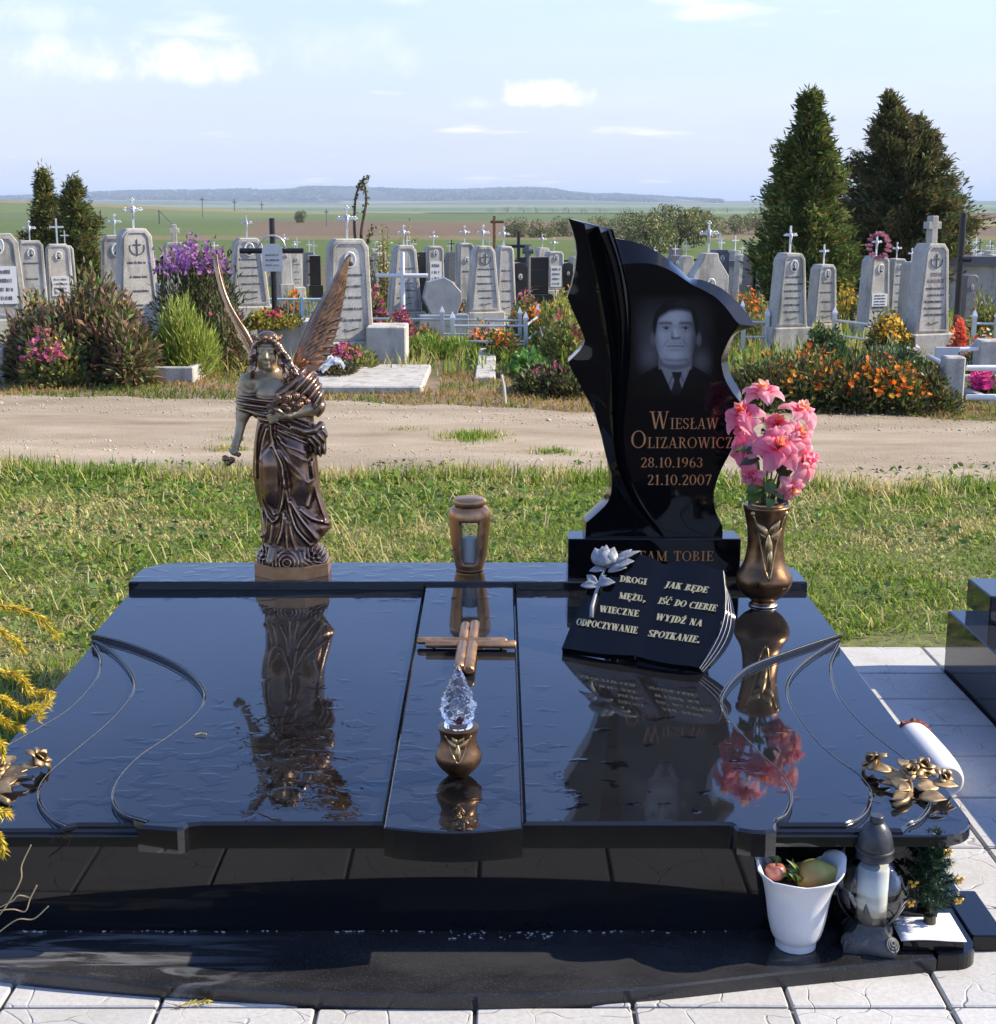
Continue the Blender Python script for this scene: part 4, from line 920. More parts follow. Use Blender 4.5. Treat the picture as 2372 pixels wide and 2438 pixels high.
# ------------------------------------------------------------------ urn lantern with a window
lb = onZ(1118.5, 1362, HZ); LX, LY, LZ = lb.x, lb.y + .03, HZ + .0005
lprof = [(0, 0), (.040, 0), (.044, .006), (.050, .03), (.058, .08), (.0625, .12), (.066, .165), (.0665, .18), (.062, .196), (.050, .207), (.040, .210), (.030, .210)]
lant = empty('urn_lantern', (LX, LY, LZ), 0, 'copper coloured urn lantern with a small glass window on the head slab', 'grave lantern')
lp = cr(lprof, 3); b = MB(); win = .46
rings = []; n = 56
for r, z in lp: rings.append([(r * math.sin(a), -r * math.cos(a), z) for a in [2 * math.pi * k / n for k in range(n)]])
vs = [p for r in rings for p in r]; fs = []
for i in range(len(rings) - 1):
    for j in range(n):
        a = 2 * math.pi * (j + .5) / n; a = a if a < math.pi else a - 2 * math.pi; zz = rings[i][0][2]; zz1 = rings[i + 1][0][2]
        if (abs(a) < win or abs(abs(a) - math.pi) < win) and zz > .022 and zz1 < .172: continue
        k2 = (j + 1) % n; fs.append((i * n + j, i * n + k2, (i + 1) * n + k2, (i + 1) * n + j))
b.add(vs, fs); lo = b.build('urn_body', M_copper, lant, smooth=True); mo = lo.modifiers.new('thick', 'SOLIDIFY'); mo.thickness = .006; mo.offset = -1
b = MB(); b.lathe([(.03, .212), (.050, .212), (.054, .219), (.053, .226), (.045, .232), (.02, .235), (.0, .2355)], 40); b.build('lid', M_copper, lant, smooth=True, auto=50)
b = MB(); b.lathe([(.036, .205), (.036, .214)], 24); b.build('lid_neck', M_br, lant, smooth=True, auto=40)
for s_, yy in ((-1, -.050), (1, .050)):
    b = MB(); b.add([(-.030, yy, .024), (.030, yy, .024), (.031, yy * 1.1, .172), (-.031, yy * 1.1, .172)], [(0, 1, 2, 3)]); b.build('window_pane', M_glass, lant)
b = MB(); b.lathe([(0, .012), (.028, .012), (.0285, .10), (.027, .104), (0, .105)], 24); b.build('candle_cup', plain('white_plastic_cup', (.88, .89, .90), .4, var=.06), lant, smooth=True, auto=40)
b = MB(); b.ell((-.054, -.030, .072), (.006, .006, .004), 8, 6); b.build('knob', M_rim, lant, smooth=True)
# ------------------------------------------------------------------ lying cross of paired half-round bars
cc = onS(1117, 1543, .016); CZ = zS(cc.y) + .0165
cross = empty('bronze_cross', (cc.x - .004, cc.y, CZ), 0, 'copper coloured cross of doubled rounded bars lying on the middle strip', 'cross')
cross.rotation_euler = (math.atan(SLOPE), 0, R(-1.5))
def hbar(p0, p1, r, zc, name):
    p0, p1 = Vector(p0), Vector(p1); ax = (p1 - p0).normalized(); sd = Vector((-ax.y, ax.x, 0)); rings = []
    for t_, s_ in ((0, .75), (.015, .95), (.03, 1), (.97, 1), (.985, .95), (1, .75)):
        c = p0 + (p1 - p0) * t_; rings.append([tuple(c + sd * (r * s_ * math.cos(a)) + Vector((0, 0, zc + r * .8 * s_ * math.sin(a)))) for a in [2 * math.pi * k / 16 for k in range(16)]])
    b = MB(); b.loft(rings, True, True, True); b.build(name, M_copper, cross, smooth=True, auto=45)
hbar((-.012, .15, 0), (-.012, .012, 0), .0132, .017, 'upright_bar'); hbar((.013, .165, 0), (.013, .012, 0), .0132, .017, 'upright_bar')
hbar((-.012, -.012, 0), (-.012, -.205, 0), .0142, .017, 'upright_bar'); hbar((.014, -.012, 0), (.014, -.225, 0), .0142, .017, 'upright_bar')
hbar((-.135, .010, 0), (.105, .010, 0), .0120, .016, 'cross_bar'); hbar((-.11, -.016, 0), (-.004, -.016, 0), .0135, .016, 'cross_bar'); hbar((.02, -.016, 0), (.13, -.016, 0), .0135, .016, 'cross_bar')
for p in ((0, .1), (0, -.15), (-.09, 0), (.09, 0)):
    b = MB(); b.tube([(p[0], p[1], 0), (p[0], p[1], .024)], .004, 8); b.build('fixing_pin', M_br, cross)
# ------------------------------------------------------------------ lamp: bronze pot with crystal flame
fb = onS(1092, 1853, .016); FX, FY = fb.x, fb.y + .016; FZ = zS(FY) + .0165
flame = empty('flame_lamp', (FX, FY, FZ), 0, 'small bronze pot lamp with a crystal glass flame on the middle strip', 'grave lamp')
fp = cr([(0, 0), (.018, 0), (.021, .002), (.030, .010), (.043, .025), (.049, .040), (.047, .052), (.041, .066), (.038, .080), (.039, .092), (.042, .104), (.043, .107), (.038, .108), (.0, .108)], 3)
b = MB(); b.lathe(fp, 40, cap=False); b.build('pot', M_br, flame, smooth=True, auto=60)
relief(fp, flame, .043, .1, .7, [(0, .05, .0, .085, .006), (0, .07, -.55, .094, .007), (0, .07, .55, .094, .007), (0, .08, -.3, .1, .006), (0, .08, .3, .1, .006)], .6, .0015)
b = MB(); b.lathe([(.0, .109), (.030, .109), (.031, .114), (.028, .120)], 28); b.build('crystal_foot', M_cryst, flame, smooth=True, auto=40)
def ff(a, z): t_ = (z - .118) / .125; return 1 + (.13 * math.sin(5 * a + 26 * t_) + .08 * math.sin(9 * a - 37 * t_ + 1)) * min(1, t_ * 5) * min(1, (1 - t_) * 3)
b = MB(); fl_ = [(.0, .1205), (.026, .121), (.031, .130), (.0345, .145), (.0335, .160), (.028, .178), (.021, .197), (.0135, .216), (.0075, .232), (.003, .242), (.0005, .246)]
b.lathe(cr(fl_, 3), 40, fn=ff); b.build('crystal_flame', M_cryst, flame, smooth=True)
b = MB(); b.ell((.002, 0, .126), (.006, .006, .005), 10, 6); b.build('red_bulb', plain('red_bulb_plastic', (.6, .03, .04), .3), flame, smooth=True)
# ------------------------------------------------------------------ cast roses on the front corners of the slab
def cast_spray(loc, rz, label, flipx=1):
    o = empty('bronze_rose_spray', loc, rz, label, 'bronze flowers', 'cast bronze rose sprays on the slab corners'); S = flipx
    def L3(x, y, z): return (S * x, y, z)
    b = MB(); b.tube(cr([L3(-.055, -.085, .012), L3(-.02, -.05, .016), L3(.0, .0, .022), L3(-.005, .05, .024), L3(-.03, .085, .026)], 4), .005, 7); b.build('stem', M_gleaf, o, smooth=True)
    b = MB(); b.tube([L3(-.075, -.095, .012), L3(-.04, -.075, .013), L3(-.02, -.05, .016)], .007, 7); b.build('stem', M_gleaf, o, smooth=True)
    for (x, y, a, l, w_, z) in [(-.02, -.05, 200, .05, .017, .018), (-.02, -.045, 120, .05, .018, .020), (.0, -.04, 20, .062, .022, .022), (-.005, -.06, -30, .055, .021, .014), (.0, .0, 170, .06, .017, .022), (.0, .005, 150, .055, .019, .026),
                              (.01, .01, 10, .05, .018, .03), (.03, .01, 60, .05, .02, .03), (.02, .045, 100, .045, .018, .03), (-.02, .05, 160, .05, .018, .028), (.04, -.02, -15, .055, .018, .024), (.05, .03, 30, .045, .017, .03), (-.01, -.02, 220, .045, .015, .02)]:
        b = MB(); ar = R(a); p0 = Vector((x, y, z)); p1 = p0 + Vector((math.cos(ar) * l, math.sin(ar) * l, random.uniform(-.006, .010)))
        leafshape(b, L3(*p0), L3(*p1), (random.uniform(-.2, .2), -.25, 1), w_, .06, 6, .05, .0022); b.build('cast_leaf', M_gleaf, o, smooth=True)
    for (x, y, z, s_, ax) in [(-.045, .085, .034, .85, (-.5, .3, .6)), (.045, .035, .038, .75, (.2, -.2, .8)), (.012, .02, .036, .62, (-.2, -.3, .8)), (.075, -.005, .03, .6, (.5, -.3, .6))]:
        bl_ = empty('cast_rose'); bl_.parent = o; bl_.location = L3(x, y, z); bl_.rotation_euler = Vector((S * ax[0], ax[1], ax[2])).to_track_quat('Z', 'Y').to_euler()
        for ring, (cnt, r0, ln, wd, op, cu) in enumerate([(2, .003, .026, .013, .1, .1), (3, .006, .028, .017, .3, .3), (4, .008, .03, .020, .55, .4)]):
            for k in range(cnt):
                b = MB(); petal(b, ring * .8 + 2 * math.pi * k / cnt, r0 * s_, -.004 * ring, ln * s_ * 1.15, wd * s_, op, cu, 5, 5, .03, .0018); b.build('petal', M_gleaf, bl_, smooth=True)
    return o
rr_ = onS(2165, 1885, -.03); cast_spray((rr_.x, rr_.y - .0, zS(rr_.y) - .029), R(8), 'gilded cast rose spray on the right front corner of the black slab')
rl_ = onS(8, 1880, -.03); cast_spray((rl_.x - .01, rl_.y + .01, zS(rl_.y) - .029), R(-12), 'gilded cast rose spray on the left front corner beside yellow twigs', -1)
# rose relief on the granite book
def b6(x, y, d=.004): a_, c_ = uv(*Z6(x, y)); return pt(a_, c_, d)
rel = []
def bleaf(x0, y0, x1, y1, w_, d=.006):
    b = MB(); leafshape(b, b6(x0, y0, d), b6(x1, y1, d + .002), e3, w_, .08, 6, .12, .003); bk(b.build('carved_leaf', M_sil, smooth=True))
b = MB(); b.tube([tuple(b6(x, y)) for x, y in ((315, 555), (320, 480), (345, 390), (380, 290), (410, 215))], [.006, .006, .005, .0045, .004], 7); bk(b.build('carved_stem', M_sil, smooth=True))
for a_ in ((360, 340, 240, 340, .013), (355, 335, 285, 265, .012), (365, 330, 480, 315, .014), (370, 300, 420, 270, .008), (400, 225, 300, 240, .010), (440, 215, 610, 170, .018), (440, 200, 655, 100, .011), (470, 190, 595, 90, .010), (430, 240, 560, 215, .012)): bleaf(*a_)
for (cx, cy, x1, y1, w_, d) in ((400, 220, 395, 75, .028, .006), (385, 210, 345, 90, .020, .009), (420, 215, 480, 85, .024, .010), (400, 215, 430, 80, .020, .016), (395, 215, 365, 130, .020, .018), (425, 210, 470, 130, .022, .020), (405, 225, 420, 130, .026, .024)):
    b = MB(); leafshape(b, b6(cx, cy, d), b6(x1, y1, d + .006), e3, w_, .2, 7, -.25, .004); bk(b.build('carved_petal', M_sil, smooth=True))
# ------------------------------------------------------------------ white plastic pot with fruit
M_wpl = plain('white_plastic', (.70, .70, .71), .45, var=.10, scale=14, bump=.06, bscale=25)
def onT(px, py): return onZ(px, py, .04)
pb_ = onT(1899, 2262); PX_, PY_ = pb_.x, pb_.y + .02
pot = empty('plastic_pot', (PX_, PY_, .0405), 0, 'white plastic pot with a wavy heart-lobed rim holding a pear', 'pot')
pp = [(0, .002), (.036, .0), (.040, .003), (.041, .014), (.043, .018), (.050, .030), (.057, .060), (.062, .095), (.067, .125), (.074, .15), (.083, .168)]
def potrim(a, z):  return 1.0
n = 64; rings = []
for r, z in cr(pp, 3):
    t_ = max(0, (z - .11) / .058); row = []
    for k in range(n):
        a = 2 * math.pi * k / n; s_ = math.sin(a) # s>0 is the far side
        lob = .030 * abs(math.cos(a * 1.0)) ** .6 * (0) + .026 * t_ * (abs(math.sin(2 * (a - math.pi / 4) / 1)) ** .7) * (1 if s_ > -.2 else .25) - .012 * t_ * (1 - abs(math.cos(a))) * (s_ < 0)
        rq = r * (1 + .10 * t_ * abs(math.cos(a)))
        row.append((rq * math.cos(a), rq * math.sin(a), z + lob))
    rings.append(row)
b = MB(); b.loft(rings, True, True, False); po_ = b.build('pot_body', M_wpl, pot, smooth=True); mo = po_.modifiers.new('thick', 'SOLIDIFY'); mo.thickness = .003; mo.offset = -1
b = MB(); b.lathe([(.0, .13), (.058, .13), (.06, .125)], 24); b.build('soil', plain('potting_soil', (.05, .04, .03), .95), pot, smooth=True)
m = Mat('pear_skin'); n_ = m.noise(40, 5, obj=True); m.set(Base_Color=m.mix(m.mr(m.noise(9, 3, obj=True), .45, .65), m.ramp(n_, (.3, (.30, .27, .05)), (.7, (.42, .38, .09))), (.33, .20, .06)), Roughness=.4); M_pear = m.m
pear = empty('pear', (PX_ + .032, PY_ + .002, .04 + .150), 0, 'yellow-green pear lying in the white plastic pot', 'fruit')
b = MB(); b.lathe(cr([(0, -.036), (.015, -.035), (.030, -.02), (.0335, 0), (.030, .016), (.021, .029), (.0150, .038), (.012, .044), (.006, .047), (0, .047)], 3), 24); po2 = b.build('pear_flesh', M_pear, pear, smooth=True); 
b = MB(); b.tube([(0, 0, .045), (.003, 0, .058)], .0015, 5); b.build('stalk', M_sleafd, pear); pear.rotation_euler = (R(12), R(78), R(8))
ap = empty('apple', (PX_ - .046, PY_ + .004, .04 + .158), 0, 'small reddish apple at the left in the white plastic pot', 'fruit')
b = MB(); b.lathe(cr([(0, -.012), (.010, -.016), (.019, -.008), (.021, .002), (.016, .013), (.006, .014), (0, .010)], 3), 18); b.build('apple_flesh', plain('red_apple_skin', (.38, .14, .11), .35, var=.35, scale=40), ap, smooth=True)
b = MB(); b.tube([(0, 0, .010), (.004, 0, .026)], .001, 4); b.build('stalk', M_sleafd, ap)
wd_ = empty('withered_plant', (PX_ - .008, PY_ + .02, .04 + .14), 0, 'withered green leaves beside the pear in the white pot', 'plant')
for k in range(16):
    a = random.uniform(0, 6.28); p0 = Vector((random.uniform(-.03, .02), random.uniform(-.03, .02), .005)); p1 = p0 + Vector((.03 * math.cos(a), .02 * math.sin(a), random.uniform(.01, .045)))
    b = MB(); leafshape(b, p0, p1, (random.uniform(-1, 1), -.6, .6), random.uniform(.005, .010), .3, 5, .25); b.build('leaf', random.choice([M_sleaf, plain('yellowing_leaf%d' % k, (.16, .2, .03), .5)]), wd_, smooth=True)
# ------------------------------------------------------------------ glass globe lantern on a moulded foot
gb_ = onT(2078, 2262); GX, GY = gb_.x, gb_.y + .025
gl_ = empty('globe_lantern', (GX, GY, .0405), R(-14), 'round glass candle lantern with grey plastic cap and rose-moulded foot', 'grave lantern')
M_gpl = plain('weathered_dark_plastic', (.035, .037, .042), .38, var=.35, scale=20, bump=.15); M_gft = plain('weathered_grey_plastic_foot', (.07, .07, .075), .5, var=.4, scale=22, bump=.25)
def quad(a, r, pinch):  c, s_ = abs(math.cos(a)), abs(math.sin(a)); return r / max(c, s_) * (1 - pinch * (1 - abs(math.sin(2 * a))) )
rings = []
for r, z, pn in ((.050, 0, .10), (.052, .010, .12), (.049, .022, .14), (.040, .034, .12), (.028, .044, .05), (.026, .052, .0)):
    rings.append([(quad(a, r, pn) * math.cos(a), quad(a, r, pn) * math.sin(a), z) for a in [2 * math.pi * k / 48 for k in range(48)]])
b = MB(); b.loft(rings, True, True, True); b.build('foot', M_gft, gl_, smooth=True, auto=50)
for sx_, sy_ in ((-1, -1), (1, -1), (1, 1), (-1, 1)):
    for k in range(3):
        b = MB(); r_ = .014 - .0045 * k; c = Vector((sx_ * .043, sy_ * .043, .024 + .002 * k)); ax = Vector((sx_, sy_, .9)).normalized(); u_ = ax.orthogonal().normalized(); v_ = ax.cross(u_)
        b.tube([tuple(c + (u_ * math.cos(t_) + v_ * math.sin(t_)) * r_) for t_ in [6.2832 * i / 14 for i in range(15)]], .0028, 5); b.build('moulded_rose_ring', M_gft, gl_, smooth=True)
def lobes(a, z): return 1 + .02 * math.cos(8 * a)
gp = cr([(.020, .048), (.036, .055), (.056, .076), (.069, .103), (.070, .128), (.061, .155), (.045, .176), (.033, .186), (.032, .192)], 3)
b = MB(); b.lathe(gp, 48, fn=lobes, cap=False); b.build('glass_globe', M_glass, gl_, smooth=True)
b = MB(); b.lathe([(0, .05), (.027, .052), (.030, .06), (.0305, .165), (.028, .17), (0, .171)], 28); b.build('candle', plain('wax_white', (.72, .72, .64), .5, var=.08), gl_, smooth=True, auto=40)
b = MB(); b.lathe(cr([(.0, .186), (.034, .187), (.0355, .192), (.035, .200), (.0375, .203), (.0375, .207), (.0345, .209), (.0355, .213), (.034, .225), (.030, .240), (.023, .253), (.016, .261), (.013, .263)], 2) + [(.0128, .263), (.0135, .264), (.0135, .275), (.012, .277), (0, .277)], 36); b.build('cap', M_gpl, gl_, smooth=True, auto=35)
for k in range(5):
    a = R(-90 + (k - 2) * 58 - 10); b = MB(); w_ = .012
    def fl(u_, v_): 
        aa = a + (u_ - .5) * 2 * w_ / .05 * (1 - v_) ** .8; z = .05 + .068 * v_; r = rad_at(gp, z) * 1.03 + .0015; return (r * math.cos(aa), r * math.sin(aa), z + .01 * abs(u_ - .5) * v_)
    b.grid(fl, 4, 6); b.build('flame_leaf', M_gft, gl_, smooth=True)
# ------------------------------------------------------------------ little artificial fir on a white card
tb = onZ(2205, 2205, .068); TX, TY = tb.x, tb.y
cb_ = MB(); cb_.bbox(TX - .062, TX + .062, TY - .055, TY + .055, 0, .02, .002)
blk = cb_.build('black_block', M_gr, label='low black granite block under the white card by the glass lantern', cat='block'); blk.location.z = .0457
cd_ = MB(); cd_.grid(lambda a, c: (TX - .066 + .13 * a, TY - .06 + .112 * c, .0685 + .003 * c + .002 * math.sin(5 * a)), 8, 8)
card = cd_.build('white_card', plain('white_paper_card', (.78, .79, .84), .7, var=.04), label='white paper card lying under the small artificial fir', cat='card', smooth=True); card.modifiers.new('thick', 'SOLIDIFY').thickness = .0012
fir = empty('artificial_fir', (TX + .01, TY + .01, .0705), 0, 'small artificial fir tree with golden bows standing on a white card', 'artificial tree')
b = MB(); b.lathe([(0, 0), (.013, 0), (.012, .016), (.009, .018), (0, .018)], 14); b.build('base', M_sleafd, fir, smooth=True, auto=40)
b = MB(); b.tube([(0, 0, .01), (0, 0, .195)], [.003, .001], 6); b.build('trunk', M_sleafd, fir)
M_need = leafmat('fir_needle_plastic', .4, .1)
for k in range(46):
    t_ = (k + .5) / 46; z = .025 + .165 * t_; ln = .056 * (1 - t_) ** .75 + .012; a = k * 2.4; d = Vector((math.cos(a), math.sin(a), .45 + .6 * t_)).normalized()
    V, F, Cc = [], [], []
    for j in range(110):
        s_ = random.uniform(.1, 1); p = d * ln * s_; nd = (d * .5 + Vector((random.gauss(0, 1), random.gauss(0, 1), random.gauss(0, 1)))).normalized(); l = .016; sd = nd.cross(Vector((random.gauss(0, 1), random.gauss(0, 1), random.gauss(0, 1)))).normalized() * .0011
        i0 = len(V); V += [p - sd, p + sd, p + nd * l]; F.append((i0, i0 + 1, i0 + 2)); g = random.uniform(.5, 1.3); Cc += [(.022 * g, .06 * g, .026 * g)] * 3
    o = npmesh('fir_branch', np.array([tuple(v) for v in V]), F, M_need, fir, np.array(Cc)); o.location = (0, 0, z)
M_bow = plain('golden_foil', (.62, .36, .05), .3, .6, var=.4, scale=60)
for (x, y, z) in ((-.004, -.014, .178), (.02, -.02, .165), (-.046, -.026, .10), (.047, -.02, .105), (.052, -.01, .055), (-.05, -.03, .06)):
    bw = empty('golden_bow'); bw.parent = fir; bw.location = (x, y, z)
    for a in (20, 160, 250, 300):
        b = MB(); d = Vector((math.cos(R(a)), random.uniform(-.6, .2), math.sin(R(a)))) * .006; b.ell(tuple(d), (.0052, .003, .0036), 8, 5, Matrix.Rotation(R(-a), 3, 'Y')); b.build('loop', M_bow, bw, smooth=True)
# ------------------------------------------------------------------ plastic candle lying on the tiles behind the slab
c0 = onZ(2172, 1758, .053); c1 = onZ(2258, 1862, .053); cdl = empty('fallen_candle', tuple((c0 + c1) / 2 - Vector((0, 0, .035))), 0, 'white plastic grave candle with fluted brown cap lying on its side on the tiles', 'grave candle')
ax = (c1 - c0); ln = ax.length; Mq = ax.to_track_quat('Z', 'Y').to_matrix().to_4x4(); 
def lie(b, name, mat, **k): b_ = b; o = b_.build(name, mat, cdl, **k); o.matrix_local = Matrix.Translation((0, 0, .035)) @ Mq; return o
b = MB(); b.lathe(cr([(0, -ln / 2), (.040, -ln / 2), (.050, -ln / 2 + .02), (.053, 0), (.051, ln * .3), (.044, ln / 2 - .01), (.038, ln / 2), (.035, ln / 2)], 3) + [(.029, ln / 2 - .03), (0, ln / 2 - .03)], 32); lie(b, 'candle_cup', plain('white_translucent_plastic', (.80, .80, .79), .35, var=.04), smooth=True, auto=50)
b = MB(); b.lathe([(0, -ln / 2 - .03), (.042, -ln / 2 - .028), (.056, -ln / 2 - .004), (.054, -ln / 2 + .006), (.03, -ln / 2 + .004)], 44, fn=lambda a, z: 1 + .05 * (1 if math.sin(22 * a) > 0 else -1)); lie(b, 'fluted_cap', plain('brown_plastic_cap', (.24, .06, .03), .4), smooth=False)
# ------------------------------------------------------------------ neighbouring grave at the right
M_gr2 = granite('dark_grey_granite', base=(.02, .021, .024), rough=.06)
ng = empty('neighbour_grave', (1.46, 3.0, 0), 0, 'dark grey polished granite grave edge at the right, casting shade over the white tiles', 'grave')
for a in ((0, 1.2, 0, 1.533, .0, .2095, 'grave_box'), (.08, 1.0, 1.372, 1.60, .21, .30, 'headstone_block')):
    b = MB(); b.bbox(a[0], a[1], a[2], a[3], a[4], a[5], .004); b.build(a[6], M_gr2, ng)
b = MB(); b.box(.10, .30, 1.25, 1.368, .2102, .216); b.build('white_plate', M_wpl, ng)
b = MB(); b.box(-.0012, .3, .30, .304, .002, .205); b.build('panel_joint', M_pl, ng)
# ------------------------------------------------------------------ bronze angel: one body grown from a distance field
def surface_nets(f, lo, h):
    """naive surface nets on a (nx,ny,nz) field, surface at 0 -> verts, quads"""
    s = f < 0; nx, ny, nz = f.shape
    c = np.zeros((nx - 1, ny - 1, nz - 1), np.int8)
    for i in (0, 1):
        for j in (0, 1):
            for k in (0, 1): c += s[i:nx - 1 + i, j:ny - 1 + j, k:nz - 1 + k]
    cells = np.argwhere((c > 0) & (c < 8)); idx = -np.ones(c.shape, np.int32); idx[tuple(cells.T)] = np.arange(len(cells))
    acc = np.zeros((len(cells), 3)); cnt = np.zeros(len(cells)); cor = [(i, j, k) for i in (0, 1) for j in (0, 1) for k in (0, 1)]
    val = {q: f[cells[:, 0] + q[0], cells[:, 1] + q[1], cells[:, 2] + q[2]] for q in cor}
    for a in cor:
        for ax in range(3):
            if a[ax] == 0:
                b = list(a); b[ax] = 1; b = tuple(b); va, vb_ = val[a], val[b]; m_ = (va < 0) != (vb_ < 0)
                t_ = np.where(m_, va / np.where(m_, va - vb_, 1), 0); p = np.array(a, float)[None] + np.zeros((len(cells), 3)); p[:, ax] += t_
                acc += p * m_[:, None]; cnt += m_
    V = (cells + acc / cnt[:, None]) * h + np.array(lo); Q = []
    for ax in range(3):
        o1, o2 = [(1, 2), (2, 0), (0, 1)][ax]
        sl = [slice(1, -1)] * 3; sl[ax] = slice(0, -1); sl2 = [slice(1, -1)] * 3; sl2[ax] = slice(1, None)
        A, B = s[tuple(sl)], s[tuple(sl2)]; e = np.argwhere(A != B); off = np.ones(3, int); off[ax] = 0; g = e + off
        flip = A[tuple(e.T)]
        def at_(d1, d2):
            q = g.copy(); q[:, o1] -= d1; q[:, o2] -= d2; return idx[tuple(q.T)]
        quad_ = np.stack([at_(1, 1), at_(0, 1), at_(0, 0), at_(1, 0)], -1); quad_[~flip] = quad_[~flip][:, ::-1]; Q.append(quad_)
    return V, np.concatenate(Q)
AH = .0023; ALO = np.array((-.215, -.125, .036)); AN = (int(.36 / AH), int(.235 / AH), int(.775 / AH))
ax_, ay_, az_ = [ALO[i] + AH * np.arange(AN[i]) for i in range(3)]
AF = np.full(AN, 1.0, np.float32); aprims = []
def aop(fn, lo, hi, k=.01, skin=0, cut=False):
    sl = []; 
    for i, arr in enumerate((ax_, ay_, az_)):
        a, b = np.searchsorted(arr, lo[i] - k), np.searchsorted(arr, hi[i] + k); sl.append(slice(max(a, 0), max(b, 0)))
    x, y, z = ax_[sl[0]][:, None, None], ay_[sl[1]][None, :, None], az_[sl[2]][None, None, :]
    d = fn(x, y, z).astype(np.float32); a = AF[tuple(sl)]
    if cut: AF[tuple(sl)] = np.maximum(a, -d); return
    hq = np.clip(.5 + .5 * (a - d) / k, 0, 1); AF[tuple(sl)] = a * (1 - hq) + d * hq - k * hq * (1 - hq); aprims.append((fn, skin, lo, hi))
def cap(p0, p1, r0, r1, k=.008, skin=0):
    p0, p1 = np.array(p0, float), np.array(p1, float); d_ = p1 - p0; L2 = d_.dot(d_); rm = max(r0, r1)
    def fn(x, y, z):
        t_ = np.clip(((x - p0[0]) * d_[0] + (y - p0[1]) * d_[1] + (z - p0[2]) * d_[2]) / L2, 0, 1)
        return np.sqrt((x - p0[0] - t_ * d_[0]) ** 2 + (y - p0[1] - t_ * d_[1]) ** 2 + (z - p0[2] - t_ * d_[2]) ** 2) - (r0 + (r1 - r0) * t_)
    aop(fn, np.minimum(p0, p1) - rm, np.maximum(p0, p1) + rm, k, skin)
def eli(c, r, k=.008, skin=0, disp=None, rot=0.0):
    ca, sa = math.cos(rot), math.sin(rot); m_ = min(r)
    def fn(x, y, z):
        dx, dz = x - c[0], z - c[2]; u_ = dx * ca + dz * sa; w_ = -dx * sa + dz * ca
        q_ = np.sqrt((u_ / r[0]) ** 2 + ((y - c[1]) / r[1]) ** 2 + (w_ / r[2]) ** 2); d = (q_ - 1) * m_ * np.minimum(1.0, .6 + .4 * q_)
        return d + (disp(x, y, z) if disp else 0)
    R_ = max(r) + .004; aop(fn, np.array(c) - R_, np.array(c) + R_, k, skin)
def chain(pts, rs_, k=.005, skin=0):
    for i in range(len(pts) - 1): cap(pts[i], pts[i + 1], rs_[i], rs_[i + 1], k, skin)
x4 = lambda v: (v - 480) * .000558
z4 = lambda v: (1870 - v) * .00057
def d4(x, y): return (186.4 + .4762 * x, 978.6 + .4762 * y)
# folds of the gown, traced as ridges over the front
xs2, zs2 = np.meshgrid(ax_, az_, indexing='ij'); FOLD = np.zeros_like(xs2)
def ridge(pts, amp=.0075, sig=.0068, dpx=True):
    global FOLD
    P = np.array([((x4(a), z4(b))) for a, b in ([d4(*p) for p in pts] if dpx else pts)]); P = np.array(cr(P, 5)); best = np.full(xs2.shape, 1e9)
    for a, b in zip(P[:-1], P[1:]):
        d_ = b - a; L2 = max(d_.dot(d_), 1e-12); t_ = np.clip(((xs2 - a[0]) * d_[0] + (zs2 - a[1]) * d_[1]) / L2, 0, 1)
        best = np.minimum(best, (xs2 - a[0] - t_ * d_[0]) ** 2 + (zs2 - a[1] - t_ * d_[1]) ** 2)
    FOLD += amp * np.exp(-best / (sig * sig)) - amp * .35 * np.exp(-best / (sig * 2.2) ** 2)
for pts, am in (([(440, 50), (450, 200), (490, 350), (560, 500), (590, 700), (610, 900), (640, 1050), (700, 1250), (790, 1380), (870, 1480)], .010), ([(430, 60), (430, 250), (480, 340), (540, 480), (570, 620), (600, 760)], .007),
    ([(560, 610), (565, 850), (540, 1010), (500, 1130), (430, 1190), (350, 1130), (305, 1000), (290, 800), (290, 600), (310, 430), (420, 300)], .007), ([(575, 730), (560, 900), (520, 1050), (440, 1120)], .005), ([(560, 1100), (535, 1300), (480, 1450)], .008),
    ([(520, 330), (600, 430), (700, 540), (800, 640), (860, 720)], .008), ([(560, 250), (650, 350), (760, 420), (850, 470)], .009), ([(510, 180), (620, 280), (760, 340), (830, 380)], .008), ([(600, 420), (660, 560), (740, 660), (860, 730)], .006),
    ([(650, 950), (720, 1080), (800, 1200), (880, 1310), (960, 1440)], .009), ([(760, 1050), (850, 1130), (950, 1190), (1070, 1250)], .007), ([(885, 720), (890, 860), (850, 1010)], .006), ([(900, 500), (930, 800), (980, 1000), (1050, 1230)], .008),
    ([(330, 880), (360, 1000), (440, 1100)], .005), ([(270, 1100), (290, 1350), (240, 1410)], .007), ([(590, 1150), (590, 1400), (600, 1530)], .007), ([(630, 1200), (660, 1400), (700, 1530)], .006), ([(540, 30), (680, 90), (800, 150), (960, 170)], .010), ([(520, 110), (700, 190), (860, 270)], .008),
    ([(380, 100), (330, 250), (290, 450)], .006), ([(300, 40), (250, 180), (225, 420), (215, 700)], .006), ([(420, 1200), (400, 1330), (380, 1450)], .006), ([(340, 1180), (330, 1320), (300, 1440)], .005)):
    ridge(pts, am * 1.35)
gz = [z4(v) for v in (1715, 1700, 1640, 1600, 1500, 1400, 1300, 1200, 1100, 1000, 940, 880)]
gl = [x4(v) for v in (310, 303, 300, 305, 305, 285, 275, 280, 288, 303, 325, 345)]; gr_ = [x4(v) for v in (640, 655, 688, 695, 672, 650, 640, 628, 620, 612, 608, 600)]
gd = [.078, .080, .082, .082, .078, .075, .072, .070, .068, .064, .058, .05]
